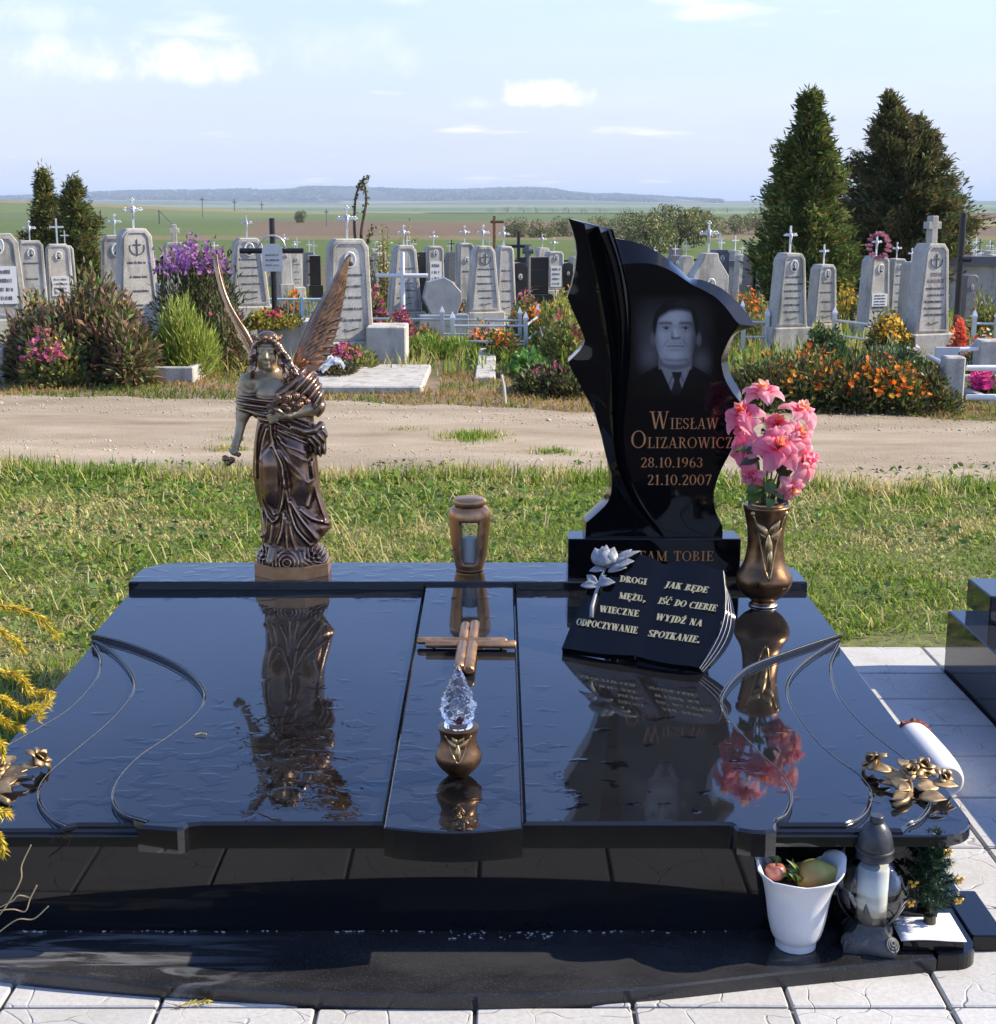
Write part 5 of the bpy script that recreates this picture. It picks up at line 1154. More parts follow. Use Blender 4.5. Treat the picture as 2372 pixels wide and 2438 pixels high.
def gown(x, y, z):
    zz = z; xl = np.interp(zz, gz, gl) if gz[0] < gz[-1] else np.interp(zz, gz[::-1], gl[::-1]); xr = np.interp(zz, gz, gr_); dp = np.interp(zz, gz, gd)
    cx, rx = (xl + xr) / 2, (xr - xl) / 2; ry = dp
    q_ = np.sqrt(((x - cx) / rx) ** 2 + ((y - .005) / ry) ** 2); ang = np.arctan2(y, x - cx)
    ix_ = np.clip(np.round((x - ALO[0]) / AH).astype(int), 0, AN[0] - 1); iz_ = np.clip(np.round((z - ALO[2]) / AH).astype(int), 0, AN[2] - 1)
    fr_ = FOLD[ix_, iz_]                      # broadcasts to (nx,1,nz)
    front = np.clip(-y / .03 + .15, 0, 1); side = np.clip(np.abs(x - cx) / rx - .55, 0, .4) * 2.0
    back = .0045 * np.sin(9 * ang + 14 * z) * (1 - front)
    sidef = .003 * np.sin(8 * ang + 10 * z) * side
    d = (q_ - 1) * np.minimum(rx, ry) * .85 - fr_ * front - back - sidef
    hem = z4(1712) + .006 * np.sin(5 * ang + 1) + .05 * np.clip((x - .06) / .06, 0, 1) ** 1.2 + .02 * np.clip((-.07 - x) / .04, 0, 1)
    return np.maximum(np.maximum(d, hem - z), z - .545)
aop(gown, (-.16, -.125, .07), (.15, .12, .56), .006)
for c, r in (((x4(d4(420, 560)[0]), -.052, z4(d4(0, 560)[1])), (.034, .030, .060)), ((x4(d4(420, 800)[0]), -.062, z4(d4(0, 800)[1])), (.026, .022, .045)), ((x4(d4(770, 740)[0]), -.052, z4(d4(0, 720)[1])), (.028, .026, .055)), ((x4(d4(700, 450)[0]), -.045, z4(d4(0, 430)[1])), (.04, .03, .06))): eli(c, r, .018)
# torso, shawl, band across the breast
eli((-.034, .004, .575), (.076, .054, .075), .02, 1)
eli((-.062, -.028, .588), (.030, .028, .028), .016, 1); eli((.002, -.028, .588), (.030, .028, .028), .016, 1)
cap((-.118, .004, .628), (.05, .004, .632), .026, .026, .025, 1)
cap((-.045, .0, .640), (-.054, -.006, .690), .019, .018, .012, 1)
rip = lambda ph, kx, kz, am: (lambda x, y, z: am * np.sin(kx * x + kz * z + ph))
eli((-.036, .004, .553), (.120, .070, .038), .008, 0, rip(0, 30, 330, .0045), rot=-.10)
eli((-.055, .0, .525), (.085, .062, .026), .010, 0, rip(1, 50, 300, .0035), rot=-.25)
eli((.052, .004, .607), (.052, .056, .062), .010, 0, rip(0, 200, -170, .0045), rot=.5)
eli((.085, .0, .565), (.030, .045, .05), .010, 0, rip(2, 210, -120, .004))
eli((-.128, .012, .595), (.030, .035, .050), .010, 0, rip(2, 200, 300, .002))
cap((-.02, -.05, .59), (.05, -.035, .64), .010, .014, .008)
# hips sash, tail of cloth at the right
eli((.04, -.030, .478), (.058, .045, .026), .012, 0, rip(0, 180, 420, .003), rot=-.2)
eli((.088, -.020, .455), (.034, .040, .036), .010, 0, rip(1, 300, 200, .0035)); eli((.098, -.02, .415), (.024, .026, .028), .008, 0, rip(0, 420, 0, .0035)); cap((.105, -.02, .49), (.118, -.03, .455), .012, .008, .008)
chain([(.02, -.075, .49), (.06, -.075, .475), (.09, -.062, .478), (.112, -.045, .496)], [.006, .008, .008, .007], .006)
# arms and hands
cap((-.125, .0, .620), (-.140, -.006, .535), .026, .023, .015, 1); cap((-.140, -.006, .535), (-.143, -.014, .515), .022, .020, .01, 1); cap((-.143, -.012, .518), (-.157, -.036, .447), .0185, .0125, .010, 1)
chain([(-.157, -.036, .447), (-.163, -.044, .428)], [.012, .012], .008, 1); eli((-.164, -.046, .424), (.013, .010, .016), .006, 1)
for k_, (fx_, fz_) in enumerate(((-.180, .407), (-.176, .400), (-.169, .397), (-.162, .398))): chain([(-.168 + .004 * k_, -.050, .416), (fx_ + .002, -.060, (fz_ + .416) / 2), (fx_ + .004, -.056, fz_)], [.0052, .0046, .0038], .002, 1)
chain([(-.158, -.046, .424), (-.158, -.060, .412), (-.166, -.064, .404)], [.005, .0046, .0038], .002, 1)
cap((.062, .0, .620), (.092, -.012, .545), .028, .024, .015); cap((.092, -.014, .546), (.012, -.082, .528), .0215, .0125, .008, 1)
eli((-.012, -.090, .529), (.022, .011, .014), .007, 1, rot=.1)
for k_ in range(4): chain([(-.022, -.096, .538 - .0075 * k_), (-.040, -.100, .534 - .0082 * k_), (-.054 + .003 * k_, -.092, .528 - .008 * k_)], [.0052, .0048, .004], .002, 1)
chain([(-.004, -.098, .538), (-.016, -.104, .548), (-.026, -.104, .552)], [.0055, .005, .004], .002, 1)
# head: skull, jaw, nose, brow, lips, eye hollows
hx, hy, hz_ = -.058, -.012, .722
eli((hx, hy + .006, hz_ + .010), (.036, .043, .044), .012, 1); eli((hx, hy - .012, hz_ - .018), (.028, .028, .038), .014, 1); eli((hx + .003, hy - .034, hz_ - .046), (.012, .010, .010), .010, 1)
chain([(hx + .001, hy - .036, hz_ + .010), (hx + .002, hy - .046, hz_ - .016)], [.004, .0068], .006, 1)
for s_ in (-1, 1):
    cap((hx + .006 * s_, hy - .037, hz_ + .012), (hx + .024 * s_, hy - .030, hz_ + .011), .0042, .0035, .008, 1); eli((hx + s_ * .015, hy - .033, hz_ + .0), (.0085, .006, .0055), .004, 1); eli((hx + s_ * .017, hy - .027, hz_ - .022), (.011, .009, .012), .012, 1)
cap((hx - .007, hy - .041, hz_ - .0305), (hx + .009, hy - .041, hz_ - .0305), .0032, .0032, .003, 1); cap((hx - .005, hy - .041, hz_ - .036), (hx + .007, hy - .041, hz_ - .036), .0036, .0036, .003, 1)
# hair
eli((hx, hy + .014, hz_ + .016), (.042, .043, .048), .006); eli((hx, hy + .03, hz_ - .03), (.040, .030, .060), .012)
for s_, pts in ((1, [(400, 535), (436, 560), (452, 610), (470, 650), (500, 690), (515, 740)]), (1, [(380, 525), (430, 545), (466, 600), (490, 650), (520, 680), (545, 735)]), (1, [(440, 560), (446, 620), (456, 665), (470, 700), (478, 740), (470, 770)]), (1, [(420, 540), (470, 590), (500, 640), (530, 690), (540, 720)]),
                (-1, [(360, 530), (320, 560), (308, 610), (312, 660), (300, 700), (305, 735)]), (-1, [(370, 525), (312, 560), (296, 620), (298, 670), (290, 710), (285, 740)]), (-1, [(330, 545), (300, 590), (288, 640), (292, 690)])):
    P = [(x4(a), hy - .030 + .012 * i / 5 + (.004 if i % 2 else -.004) - .008 * (i > 3), z4(b)) for i, (a, b) in enumerate(pts)]; P = cr(P, 3)
    chain(P, [.0065 + .002 * math.sin(i * 1.3) for i in range(len(P))], .003)
chain([(hx + .034 * math.sin(t_), hy - .034 * math.cos(t_), hz_ + .034) for t_ in [-1.6 + .4 * i for i in range(9)]], [.006] * 9, .004)
# mound of curling cloud and the bare foot
sw = [(x4(d4(595, 1660)[0]), z4(d4(0, 1670)[1])), (x4(d4(930, 1560)[0]), z4(d4(0, 1550)[1])), (x4(d4(330, 1690)[0]), z4(d4(0, 1690)[1])), (.1, .07), (-.1, .08)]
def swirl(x, y, z):
    o = 0
    for a, b in sw:
        r_ = np.sqrt((x - a) ** 2 + (z - b) ** 2); o = o - .0042 * np.cos(2 * np.pi * r_ / .0125) * np.exp(-(r_ / .034) ** 2)
    return o + .002 * np.sin(70 * x + 50 * y) 
def mound(x, y, z):
    q_ = np.sqrt((x / .112) ** 2 + (y / .098) ** 2 + ((z - .05) / .066) ** 2); return np.maximum((q_ - 1) * .06 + swirl(x, y, z), .0405 - z)
aop(mound, (-.125, -.11, .04), (.125, .11, .125), .008)
cap((x4(385), -.072, .088), (x4(376), -.108, .064), .014, .012, .006, 1)
V, F = surface_nets(AF, ALO, AH)
for it in range(2):                                  # light smoothing
    acc = V.copy(); cn = np.ones(len(V))
    for a, b in ((0, 1), (1, 2), (2, 3), (3, 0)):
        np.add.at(acc, F[:, a], V[F[:, b]]); np.add.at(cn, F[:, a], 1)
    V = V * .4 + .6 * acc / cn[:, None]
ds = np.full(len(V), 1.0); dc = np.full(len(V), 1.0)
for fn, skin, lo, hi in aprims:
    mk = np.all((V > np.array(lo) - .012) & (V < np.array(hi) + .012), 1)
    if not mk.any(): continue
    p = V[mk]; d = fn(p[:, 0], p[:, 1], p[:, 2])
    if skin: ds[mk] = np.minimum(ds[mk], d)
    else: dc[mk] = np.minimum(dc[mk], d)
skinw = 1 / (1 + np.exp(np.clip((ds - dc) / .0009, -40, 40)))
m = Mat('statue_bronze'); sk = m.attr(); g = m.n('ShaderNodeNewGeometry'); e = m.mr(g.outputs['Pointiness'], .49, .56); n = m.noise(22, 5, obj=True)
dk = m.ramp(n, (.3, (.13, .073, .05)), (.7, (.25, .145, .10))); ccol = m.mix(m.math('MULTIPLY', e, .85), dk, (.78, .55, .36)); scol = m.mix(m.math('MULTIPLY', e, .5), m.ramp(n, (.3, (.34, .25, .145)), (.7, (.45, .34, .20))), (.48, .37, .22))  # paler ridges: rubbed gold patina, with sun highlights painted into the colour
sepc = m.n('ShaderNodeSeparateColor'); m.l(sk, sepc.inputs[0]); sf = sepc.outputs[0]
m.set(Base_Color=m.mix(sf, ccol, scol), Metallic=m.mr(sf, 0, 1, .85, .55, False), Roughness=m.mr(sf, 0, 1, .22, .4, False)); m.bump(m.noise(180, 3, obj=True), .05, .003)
M_stat = m.m
ab = onZ(599 + 88, 1383, HZ); AX, AY = ab.x, ab.y + .108
angel = empty('angel_statue', (AX, AY, HZ + .0005), 0, 'bronze winged angel in a draped gown holding roses, standing on an octagonal base', 'statue')
angel.scale = (.97, .97, .962)
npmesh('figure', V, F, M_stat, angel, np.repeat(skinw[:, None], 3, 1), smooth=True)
b = MB(); oc8 = [(.118 * math.cos(a) / math.cos(math.pi / 8), .104 * math.sin(a) / math.cos(math.pi / 8)) for a in [math.pi / 8 + k * math.pi / 4 for k in range(8)]]; b.prism(oc8, lambda x, y: .0412, lambda x, y: 0, .003)
b.build('octagonal_base', M_copper, angel)
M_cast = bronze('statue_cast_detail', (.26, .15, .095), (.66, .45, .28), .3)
def small_rose(mb, c, nrm, r):
    c = Vector(c); ax = Vector(nrm).normalized(); u_ = ax.orthogonal().normalized(); v_ = ax.cross(u_)
    for k in range(3):
        rr = r * (1 - .32 * k); n = 9; mb.tube([tuple(c + (u_ * math.cos(t_ + k) + v_ * math.sin(t_ + k)) * rr * (1 + .12 * math.sin(3 * t_)) + ax * r * .35 * k) for t_ in [6.2832 * i / n for i in range(n + 1)]], r * .22, 5)
    mb.ell(tuple(c + ax * r * .6), (r * .3,) * 3, 6, 4)
def roses_part(name, lst):
    for c, nrm, r in lst: b = MB(); small_rose(b, c, nrm, r); b.build(name, M_cast, angel, smooth=True)
roses_part('wreath_rose', [((hx + .040 * math.sin(t_), hy + .004 - .042 * math.cos(t_), hz_ + .042 + .004 * (i % 2)), (math.sin(t_), -math.cos(t_), .4), .0085) for i, t_ in enumerate([-1.5, -1.0, -.55, -.1, .35, .8, 1.25, 1.7])])
bq = []
for (bx_, by_) in ((400, 890), (430, 870), (460, 850), (500, 840), (540, 835), (580, 850), (600, 870), (480, 885), (520, 878), (560, 885), (445, 905), (500, 905), (540, 905), (415, 915), (570, 862)):
    bq.append(((x4(bx_), -.088 + random.uniform(-.01, .006) + .02 * (bx_ - 500) / 100 * (bx_ > 500), z4(by_)), (random.uniform(-.5, .5), -1, random.uniform(.1, .9)), random.uniform(.009, .0125)))
roses_part('bouquet_rose', bq)
roses_part('held_rose', [((x4(140) - .004, -.064, z4(1190)), (-.3, -1, .2), .010), ((x4(165), -.060, z4(1200)), (.2, -1, 0), .010), ((x4(150), -.068, z4(1215)), (0, -1, -.5), .009), ((x4(205), -.055, z4(1170)), (.5, -1, 0), .007)])
def wing(lead, trail, ydepth, name, nf=13):
    """lead/trail: lists of (x, y, z); feathers overlap from the root to the tip"""
    Lc = [Vector(p) for p in cr(lead, 10)]; Tc = [Vector(p) for p in cr(trail, 10)]
    nl, ntc = len(Lc) - 1, len(Tc) - 1
    def Lp(t_): i = min(max(t_, 0), 1) * nl; k = min(int(i), nl - 1); return Lc[k].lerp(Lc[k + 1], i - k)
    def Tp(t_): i = min(max(t_, 0), 1) * ntc; k = min(int(i), ntc - 1); return Tc[k].lerp(Tc[k + 1], i - k)
    nrm = ((Lp(.6) - Lp(.1)).cross(Tp(.4) - Lp(.3))).normalized()
    if nrm.y > 0: nrm = -nrm
    b = MB(); b.tube([tuple(p) for p in Lc], [.011 - .008 * i / nl for i in range(nl + 1)], 8)
    b.grid(lambda a, c: tuple(Lp(c).lerp(Tp(c), a * .93) - nrm * .0005), 6, 20); b.grid(lambda a, c: tuple(Lp(c).lerp(Tp(c), a * .93) - nrm * .006), 6, 20)
    for row, (f0, f1, cnt, wd, lift) in enumerate([(.30, 1.02, nf, .0105, .001), (.18, .66, 16, .0095, .004), (.06, .42, 18, .008, .007), (-.02, .24, 18, .007, .009)]):
        for k in range(cnt):
            t0 = .0 + .80 * k / (cnt - 1); t1 = min(1.0, t0 + .14 + .10 * (1 - row * .25)) if row else min(1.0, .06 + .94 * (k / (cnt - 1)) ** .85)
            p0 = Lp(t0).lerp(Tp(t0), max(f0, 0)) + nrm * lift; p1 = (Lp(t1).lerp(Tp(t1), f1 * ((1.06, .97, 1.02)[k % 3] if row == 0 else random.uniform(.92, 1.08)))) + nrm * (lift + .003)
            leafshape(b, p0, p1, nrm, wd * (1.2 if row == 0 else 1.1), .05, 7, -.32, .003)
    return b.build(name, M_cast, angel, smooth=True, auto=60)
wing([(x4(a), y_, z4(c)) for a, c, y_ in ((515, 690, .045), (545, 590, .052), (590, 480, .060), (640, 385, .068), (700, 285, .078), (760, 185, .088), (815, 92, .10))],
     [(x4(a), y_, z4(c)) for a, c, y_ in ((600, 770, .045), (690, 680, .058), (735, 590, .068), (768, 485, .078), (796, 350, .086), (815, 215, .095), (823, 98, .10))], 0, 'wing')
wing([(x4(a), y_, z4(c)) for a, c, y_ in ((335, 700, .040), (292, 621, .046), (238, 513, .054), (200, 455, .060), (164, 396, .068), (135, 340, .076), (106, 262, .086), (82, 170, .098), (68, 82, .112))],
     [(x4(a), y_, z4(c)) for a, c, y_ in ((292, 760, .075), (250, 690, .110), (198, 600, .140), (165, 530, .155), (132, 450, .165), (110, 375, .168), (86, 280, .165), (70, 170, .150), (63, 90, .114))], 0, 'wing')
# ------------------------------------------------------------------ old cemetery beyond the road
m = Mat('weathered_concrete'); n = m.noise(6, 6, .65); g = m.noise(95, 4, .75); st = m.noise(3, 5, stretch=(2.5, 2.5, .5)); rd = m.n('ShaderNodeObjectInfo').outputs['Random']
c = m.ramp(n, (.3, (.41, .385, .335)), (.7, (.60, .57, .505))); c = m.mix(m.mr(g, .48, .68, 0, .6), c, (.13, .125, .12)); c = m.mix(m.mr(g, .3, .42, .45, 0), c, (.55, .54, .52))
c = m.mix(m.mr(st, .48, .7, 0, .6), c, (.16, .15, .12)); c = m.mix(1.0, c, m.ramp(rd, (0, .88), (1, 1.12)), 'MULTIPLY')
m.set(Base_Color=c, Roughness=.92); m.bump(g, .7, .008); M_con = m.m
M_cond = plain('dark_terrazzo', (.13, .13, .135), .5, var=.3, scale=40, bump=.2)
M_slv = plain('silver_painted_metal', (.60, .62, .64), .38, .55, var=.12)
M_wht = plain('white_painted_metal', (.74, .75, .77), .4, 0.0, var=.06)
M_blk = plain('black_painted_metal', (.012, .012, .013), .35, 0.0, var=.3)
M_blu = plain('pale_blue_painted_metal', (.42, .55, .62), .5, 0.0, var=.1)
M_cer = plain('ceramic_white', (.72, .70, .66), .25, var=.06); M_face = plain('sepia_photo', (.36, .29, .23), .3, var=.5, scale=30); M_hair = plain('dark_photo_tone', (.05, .045, .04), .3, var=.3)
M_plq = plain('white_marble_plaque', (.68, .68, .67), .4, var=.08); M_ink = plain('carved_letter_shadow', (.10, .095, .09), .8, var=.4, scale=40)
def metal_cross(parent, x, z, h, style, mat, Yf=0.0):
    """crosses of the old graves: plain latin, budded ends, with figure"""
    w_ = h * .55; r = h * .035; zc = z + h * .66
    b = MB()
    if style == 'stone':
        b.bbox(x - h * .13, x + h * .13, Yf - .05, Yf + .05, z, z + h, .006); b.bbox(x - w_ / 2, x + w_ / 2, Yf - .049, Yf + .049, zc - h * .13, zc + h * .13, .006)
    else:
        b.box(x - r, x + r, Yf - r * .7, Yf + r * .7, z - .01, z + h); b.box(x - w_ / 2, x + w_ / 2, Yf - r * .65, Yf + r * .65, zc - r, zc + r)
    cr_ = b.build('cross', mat, parent)
    if style == 'bud':
        for (dx, dz) in ((0, h), (-w_ / 2, h * .66), (w_ / 2, h * .66)):
            for (ex, ez) in ((0, .055), (-.05, 0), (.05, 0), (0, -.03)):
                b = MB(); b.ell((x + dx + ex * h, Yf, z + dz + ez * h), (h * .04, r, h * .04), 8, 5); b.build('bud', mat, cr_, smooth=True)
        b = MB(); b.lathe([(h * .10, -r * .5), (h * .13, 0), (h * .10, r * .5)], 12); o = b.build('ring', mat, cr_); o.matrix_local = Matrix.Translation((x, Yf, zc)) @ Matrix.Rotation(math.pi / 2, 4, 'X')
    if style in ('christ', 'bud', 'stone') and h > .22:
        b = MB(); s_ = h * (.8 if style != 'stone' else .6); bz = zc
        b.tube([(x, Yf - r * 1.4 - .0, bz + s_ * .10), (x + .004, Yf - r * 1.8, bz - s_ * .05), (x - .003, Yf - r * 1.6, bz - s_ * .22), (x, Yf - r * 1.3, bz - s_ * .42)], [s_ * .035, s_ * .05, s_ * .04, s_ * .02], 6); b.ell((x - .004, Yf - r * 1.9, bz + s_ * .14), (s_ * .035, s_ * .035, s_ * .045), 8, 6)
        for q in (-1, 1): b.tube([(x + q * s_ * .03, Yf - r * 1.5, bz + s_ * .06), (x + q * s_ * .16, Yf - r * 1.2, bz + s_ * .05), (x + q * s_ * .28, Yf - r, bz + s_ * .09)], [s_ * .022, s_ * .017, s_ * .012], 5)
        b.build('crucifix_figure', M_slv if style == 'stone' else mat, cr_, smooth=True)
    return cr_
def oval(parent, x, yf, z, w_, h_):
    b = MB(); b.lathe([(0, 0), (1, 0), (1, .3), (.86, .6), (.84, .4), (0, .4)], 24); o = b.build('portrait_frame', M_cer, parent, smooth=True); o.matrix_local = Matrix.Translation((x, yf, z)) @ Matrix.Rotation(math.pi / 2, 4, 'X') @ Matrix.Diagonal((w_ / 2, h_ / 2, .018, 1))
    b = MB(); b.ell((x, yf - .009, z + h_ * .08), (w_ * .17, .006, h_ * .19), 12, 8); b.build('portrait_face', M_face, o.parent, smooth=True)
    b = MB(); b.ell((x, yf - .007, z + h_ * .20), (w_ * .19, .006, h_ * .12), 10, 6); b.build('portrait_hair', M_hair, o.parent, smooth=True)
    b = MB(); b.ell((x, yf - .004, z - h_ * .25), (w_ * .30, .007, h_ * .17), 12, 6); b.build('portrait_coat', M_hair, o.parent, smooth=True)
def worn_line(parent, x0, x1, yf, z, h, mat):
    """letters weathered past reading: a row of small cut marks"""
    b = MB(); x = x0
    while x < x1 - h * .3:
        w_ = h * random.uniform(.35, .7)
        for q in range(random.choice((1, 2, 2))): xx = x + w_ * (.15 + .6 * q); b.box(xx, xx + h * .16, yf - .0025, yf, z, z + h * random.uniform(.75, 1))
        if random.random() < .3: zz = z + h * random.choice((.05, .45, .85)); b.box(x + w_ * .1, x + w_ * .9, yf - .0022, yf - .0001, zz, zz + h * .14)
        x += w_ * 1.35
    b.build('worn_inscription', mat, parent, kind='stuff')
GR = 'old concrete gravestones beyond the road'
def gravestone(xc, ytop, ybase, Y, wpx, label, taper=.80, top='cham', crossh=None, cstyle='plain', cmat=None, port=None, plaque=None, lines=5, panel=True, plinth=None, mat=None, rz=0.0, depth=.22, words=None, anchor=False, group=GR):
    """all sizes read off the photograph at the stone's own distance Y"""
    mat = mat or M_con; gz0 = None
    p_top = onY(xc, ytop, Y); p_b = onY(xc, ybase, Y); gnd = tz(p_b.x, Y) - .02; k = (onY(xc + 100, ytop, Y).x - onY(xc, ytop, Y).x) / 100
    W = wpx * k; Zb = max(min(p_b.z, p_top.z - .3), gnd); Zt = p_top.z
    rz = rz + R(18 + random.uniform(-3, 3)); o = empty('gravestone', (p_top.x, Y + depth / 2, gnd), rz, label, 'gravestone', group)
    z0, z1 = Zb - gnd, Zt - gnd; H = z1 - z0
    if z0 > .03:
        pw = W * 1.28 if plinth is None else plinth * k; b = MB(); b.bbox(-pw / 2, pw / 2, -depth * .5 - .06, depth * .5 + .06, 0, z0, .012); b.build('plinth', mat, o)
    hw0, hw1 = W / 2, W * taper / 2
    def prof(hw0_, hw1_, za, zb, ch):
        if top == 'cham': return [(-hw0_, za), (hw0_, za), (hw1_, zb - ch * 1.0), (hw1_ - ch * .75, zb), (-hw1_ + ch * .75, zb), (-hw1_, zb - ch * 1.0)]
        if top == 'round': return [(-hw0_, za), (hw0_, za)] + [(hw1_ * math.cos(a), zb - hw1_ * .55 + hw1_ * .55 * math.sin(a)) for a in [math.pi * i / 12 for i in range(13)]]
        if top == 'neck': return [(-hw0_, za), (hw0_, za), (hw0_, zb - H * .34), (hw1_ * .55, zb - H * .10), (hw1_ * .45, zb), (-hw1_ * .45, zb), (-hw1_ * .55, zb - H * .10), (-hw0_, zb - H * .34)]
        if top == 'heart': return [(-hw0_ * .6, za), (hw0_ * .75, za), (hw0_, za + H * .35), (hw0_ * .95, za + H * .6), (hw0_ * .5, zb - H * .12), (hw0_ * .1, zb), (-hw0_ * .25, zb - H * .05), (-hw0_ * .8, zb - H * .12), (-hw0_, za + H * .45)]
        return [(-hw0_, za), (hw0_, za), (hw1_, zb), (-hw1_, zb)]
    ch = W * .17; pf = prof(hw0, hw1, z0, z1, ch); yf = -depth / 2; n = len(pf)
    cx_, cz_ = 0, (z0 + z1) / 2
    b = MB(); e_ = .008; ins = inset(pf, e_) ; b.loft([[(x, yf, z) for x, z in ins], [(x, yf + e_, z) for x, z in pf], [(x, -yf, z) for x, z in pf]], True, True, True); b.f = [f for f in b.f]
    b.build('stone', mat, o)
    if panel and W > .2:
        bw = W * .10; pi_ = inset(pf, bw); pj = inset(pf, bw * .62)
        b = MB(); b.loft([[(x, yf - .0105, z) for x, z in pj], [(x, yf - .0105, z) for x, z in pi_], [(x, yf + .002, z) for x, z in pi_]], True); b.loft([[(x, yf + .002, z) for x, z in pj], [(x, yf - .0105, z) for x, z in pj]], True); b.build('panel_border', mat, o)
    wz = lambda f: z0 + H * f
    if port: oval(o, 0, yf - .002, wz(port), W * .27, W * .36)
    if anchor:
        b = MB(); zc = wz(.80); b.tube([(0, yf, zc - W * .17), (0, yf, zc + W * .20)], .008, 5); b.build('carved_cross', M_ink, o)
        b = MB(); b.tube([(-W * .09, yf, zc + W * .08), (W * .09, yf, zc + W * .08)], .008, 5); b.build('carved_cross', M_ink, o)
        b = MB(); b.tube([(W * .17 * math.sin(a), yf - .001, zc + W * .02 - W * .17 * math.cos(a)) for a in [-1.9 + .38 * i for i in range(11)]], .006, 5); b.build('carved_wreath', M_ink, o)
    if plaque:
        f0, f1 = plaque; b = MB(); b.box(-W * .33, W * .33, yf - .014, yf + .001, wz(f0), wz(f1)); q = b.build('plaque', M_plq, o)
        nl = 4
        for i in range(nl): zz = wz(f1) - (i + .85) * (wz(f1) - wz(f0)) / (nl + .3); worn_line(q, -W * .24, W * .24, yf - .0142, zz, (wz(f1) - wz(f0)) / (nl + 1) * .55, M_ink)
    if lines and W > .2:
        hi = (port - .16) if port else .64; hi = hi if not plaque else plaque[0] - .03; lo_ = .20 if H > .5 else .1
        for i in range(lines):
            if hi <= lo_: break
            zz = wz(hi - (hi - lo_) * (i / max(lines - 1, 1)))
            if words and i < len(words):
                tw = W * (.34 if len(words[i]) < 8 else .5); t_ = text_mesh(words[i], 'inscription', M_ink, o, lambda u_, v_, w__: (-tw / 2 + u_, yf - .001 - w__, zz + v_), width=tw, height=H * .040, T=.2, t=.1)
            else: worn_line(o, -W * random.uniform(.2, .3), W * random.uniform(.2, .3), yf - .0003, zz, H * .024, M_ink)
        b = MB(); b.tube(cr([(-W * .15, yf - .001, wz(.125)), (-W * .05, yf - .001, wz(.105)), (W * .05, yf - .001, wz(.12)), (W * .17, yf - .001, wz(.13))], 3), .005, 4); b.build('carved_twig', M_ink, o)
    if crossh: metal_cross(o, 0, z1, crossh * k, cstyle, cmat or M_slv)
    return o
g = gravestone
g(-18, 556, 760, 17.0, 122, 'tall concrete gravestone with white plaque cut off by the left picture edge', port=.86, plaque=(.18, .62), lines=0)
g(65, 573, 735, 20, 64, 'narrow concrete gravestone under a metal wreath cross, second from the left edge', taper=.9, port=.82, crossh=44, cstyle='bud', lines=3)
g(131, 581, 735, 20.5, 62, 'concrete gravestone with a white plaque and tall silver cross before the left conifers', taper=.88, port=.82, plaque=(.2, .5), crossh=60, cstyle='plain', lines=0)
g(150, 585, 735, 22.5, 44, 'gravestone half hidden behind the plaqued stone before the left conifers', port=None, crossh=36, lines=0)
g(189, 597, 730, 25, 42, 'small gravestone with white plaque and cross just right of the left conifers', taper=.9, port=.78, plaque=(.25, .6), crossh=37, lines=0)
g(312, 544, 775, 15.5, 104, 'big concrete gravestone carved with an anchor cross, bearing an ornate crucifix, behind the reddish shrub', taper=.70, anchor=True, crossh=66, cstyle='bud', rz=R(7), lines=4)
g(268, 560, 775, 17.5, 86, 'concrete gravestone peeking out left behind the one with the anchor cross', taper=.75, port=.84, crossh=46, cstyle='bud', lines=0)
g(412, 577, 730, 23, 62, 'gravestone with a stone cross rising behind the purple asters', taper=.85, crossh=42, cstyle='stone', cmat=M_con, lines=0)
g(584, 567, 729, 15.6, 94, 'concrete gravestone with crucifix and bright edge, behind the angel’s left wing', taper=.70, port=.84, crossh=54, cstyle='christ', lines=5, plinth=120)
g(824, 569, 813, 14.2, 110, 'large concrete gravestone with oval portrait and trefoil cross, behind the angel’s right wing', taper=.84, port=.80, crossh=72, cstyle='bud', plinth=140, lines=5)
g(960, 584, 742, 18.0, 78, 'concrete gravestone right behind the white tubular cross', taper=.66, crossh=44, cstyle='bud', plinth=90, lines=5)
g(1032, 586, 700, 24, 44, 'gravestone with a long white plaque, behind the grey rounded granite slab', taper=.9, port=.86, plaque=(.1, .68), crossh=32, cstyle='bud', lines=0)
g(1106, 579, 760, 22, 42, 'slim gravestone with round portrait left behind the carved-cross stone', taper=.85, port=.78, crossh=38, cstyle='bud', lines=2)
g(1150, 586, 742, 18.0, 76, 'concrete gravestone carved with a thin cross, standing on a wide plinth in mid picture', taper=.64, anchor=True, crossh=46, cstyle='bud', plinth=92, lines=5)
g(1200, 586, 752, 19.8, 52, 'concrete gravestone directly right behind the one with the carved cross', taper=.72, crossh=42, cstyle='bud', lines=4)
g(1320, 599, 690, 26, 42, 'gravestone with portrait and two white plaques left of the black headstone', taper=.92, port=.84, plaque=(.08, .62), crossh=30, cstyle='bud', lines=0)
g(1292, 590, 690, 28, 30, 'small far gravestone behind the one with two plaques', taper=.9, port=.7, crossh=30, cstyle='bud', lines=0, panel=False)
g(1372, 612, 690, 25, 34, 'gravestone half hidden behind the left tip of the black headstone', port=.84, crossh=26, lines=2)
g(1690, 603, 760, 19.0, 92, 'pale gravestone with sloping shoulders and portrait, behind the top of the black headstone', taper=.8, top='neck', port=.52, crossh=70, cstyle='bud', lines=3, panel=False)
g(1716, 595, 720, 24, 42, 'dark grey gravestone with round portrait right behind the sloping-shouldered stone', taper=.9, port=.84, crossh=40, cstyle='plain', mat=M_cond, lines=0)
g(1886, 603, 779, 15.8, 82, 'concrete gravestone with white crucifix before the left one of the two tall conifers', taper=.72, port=.83, crossh=64, cstyle='christ', cmat=M_wht, plinth=98, lines=6)
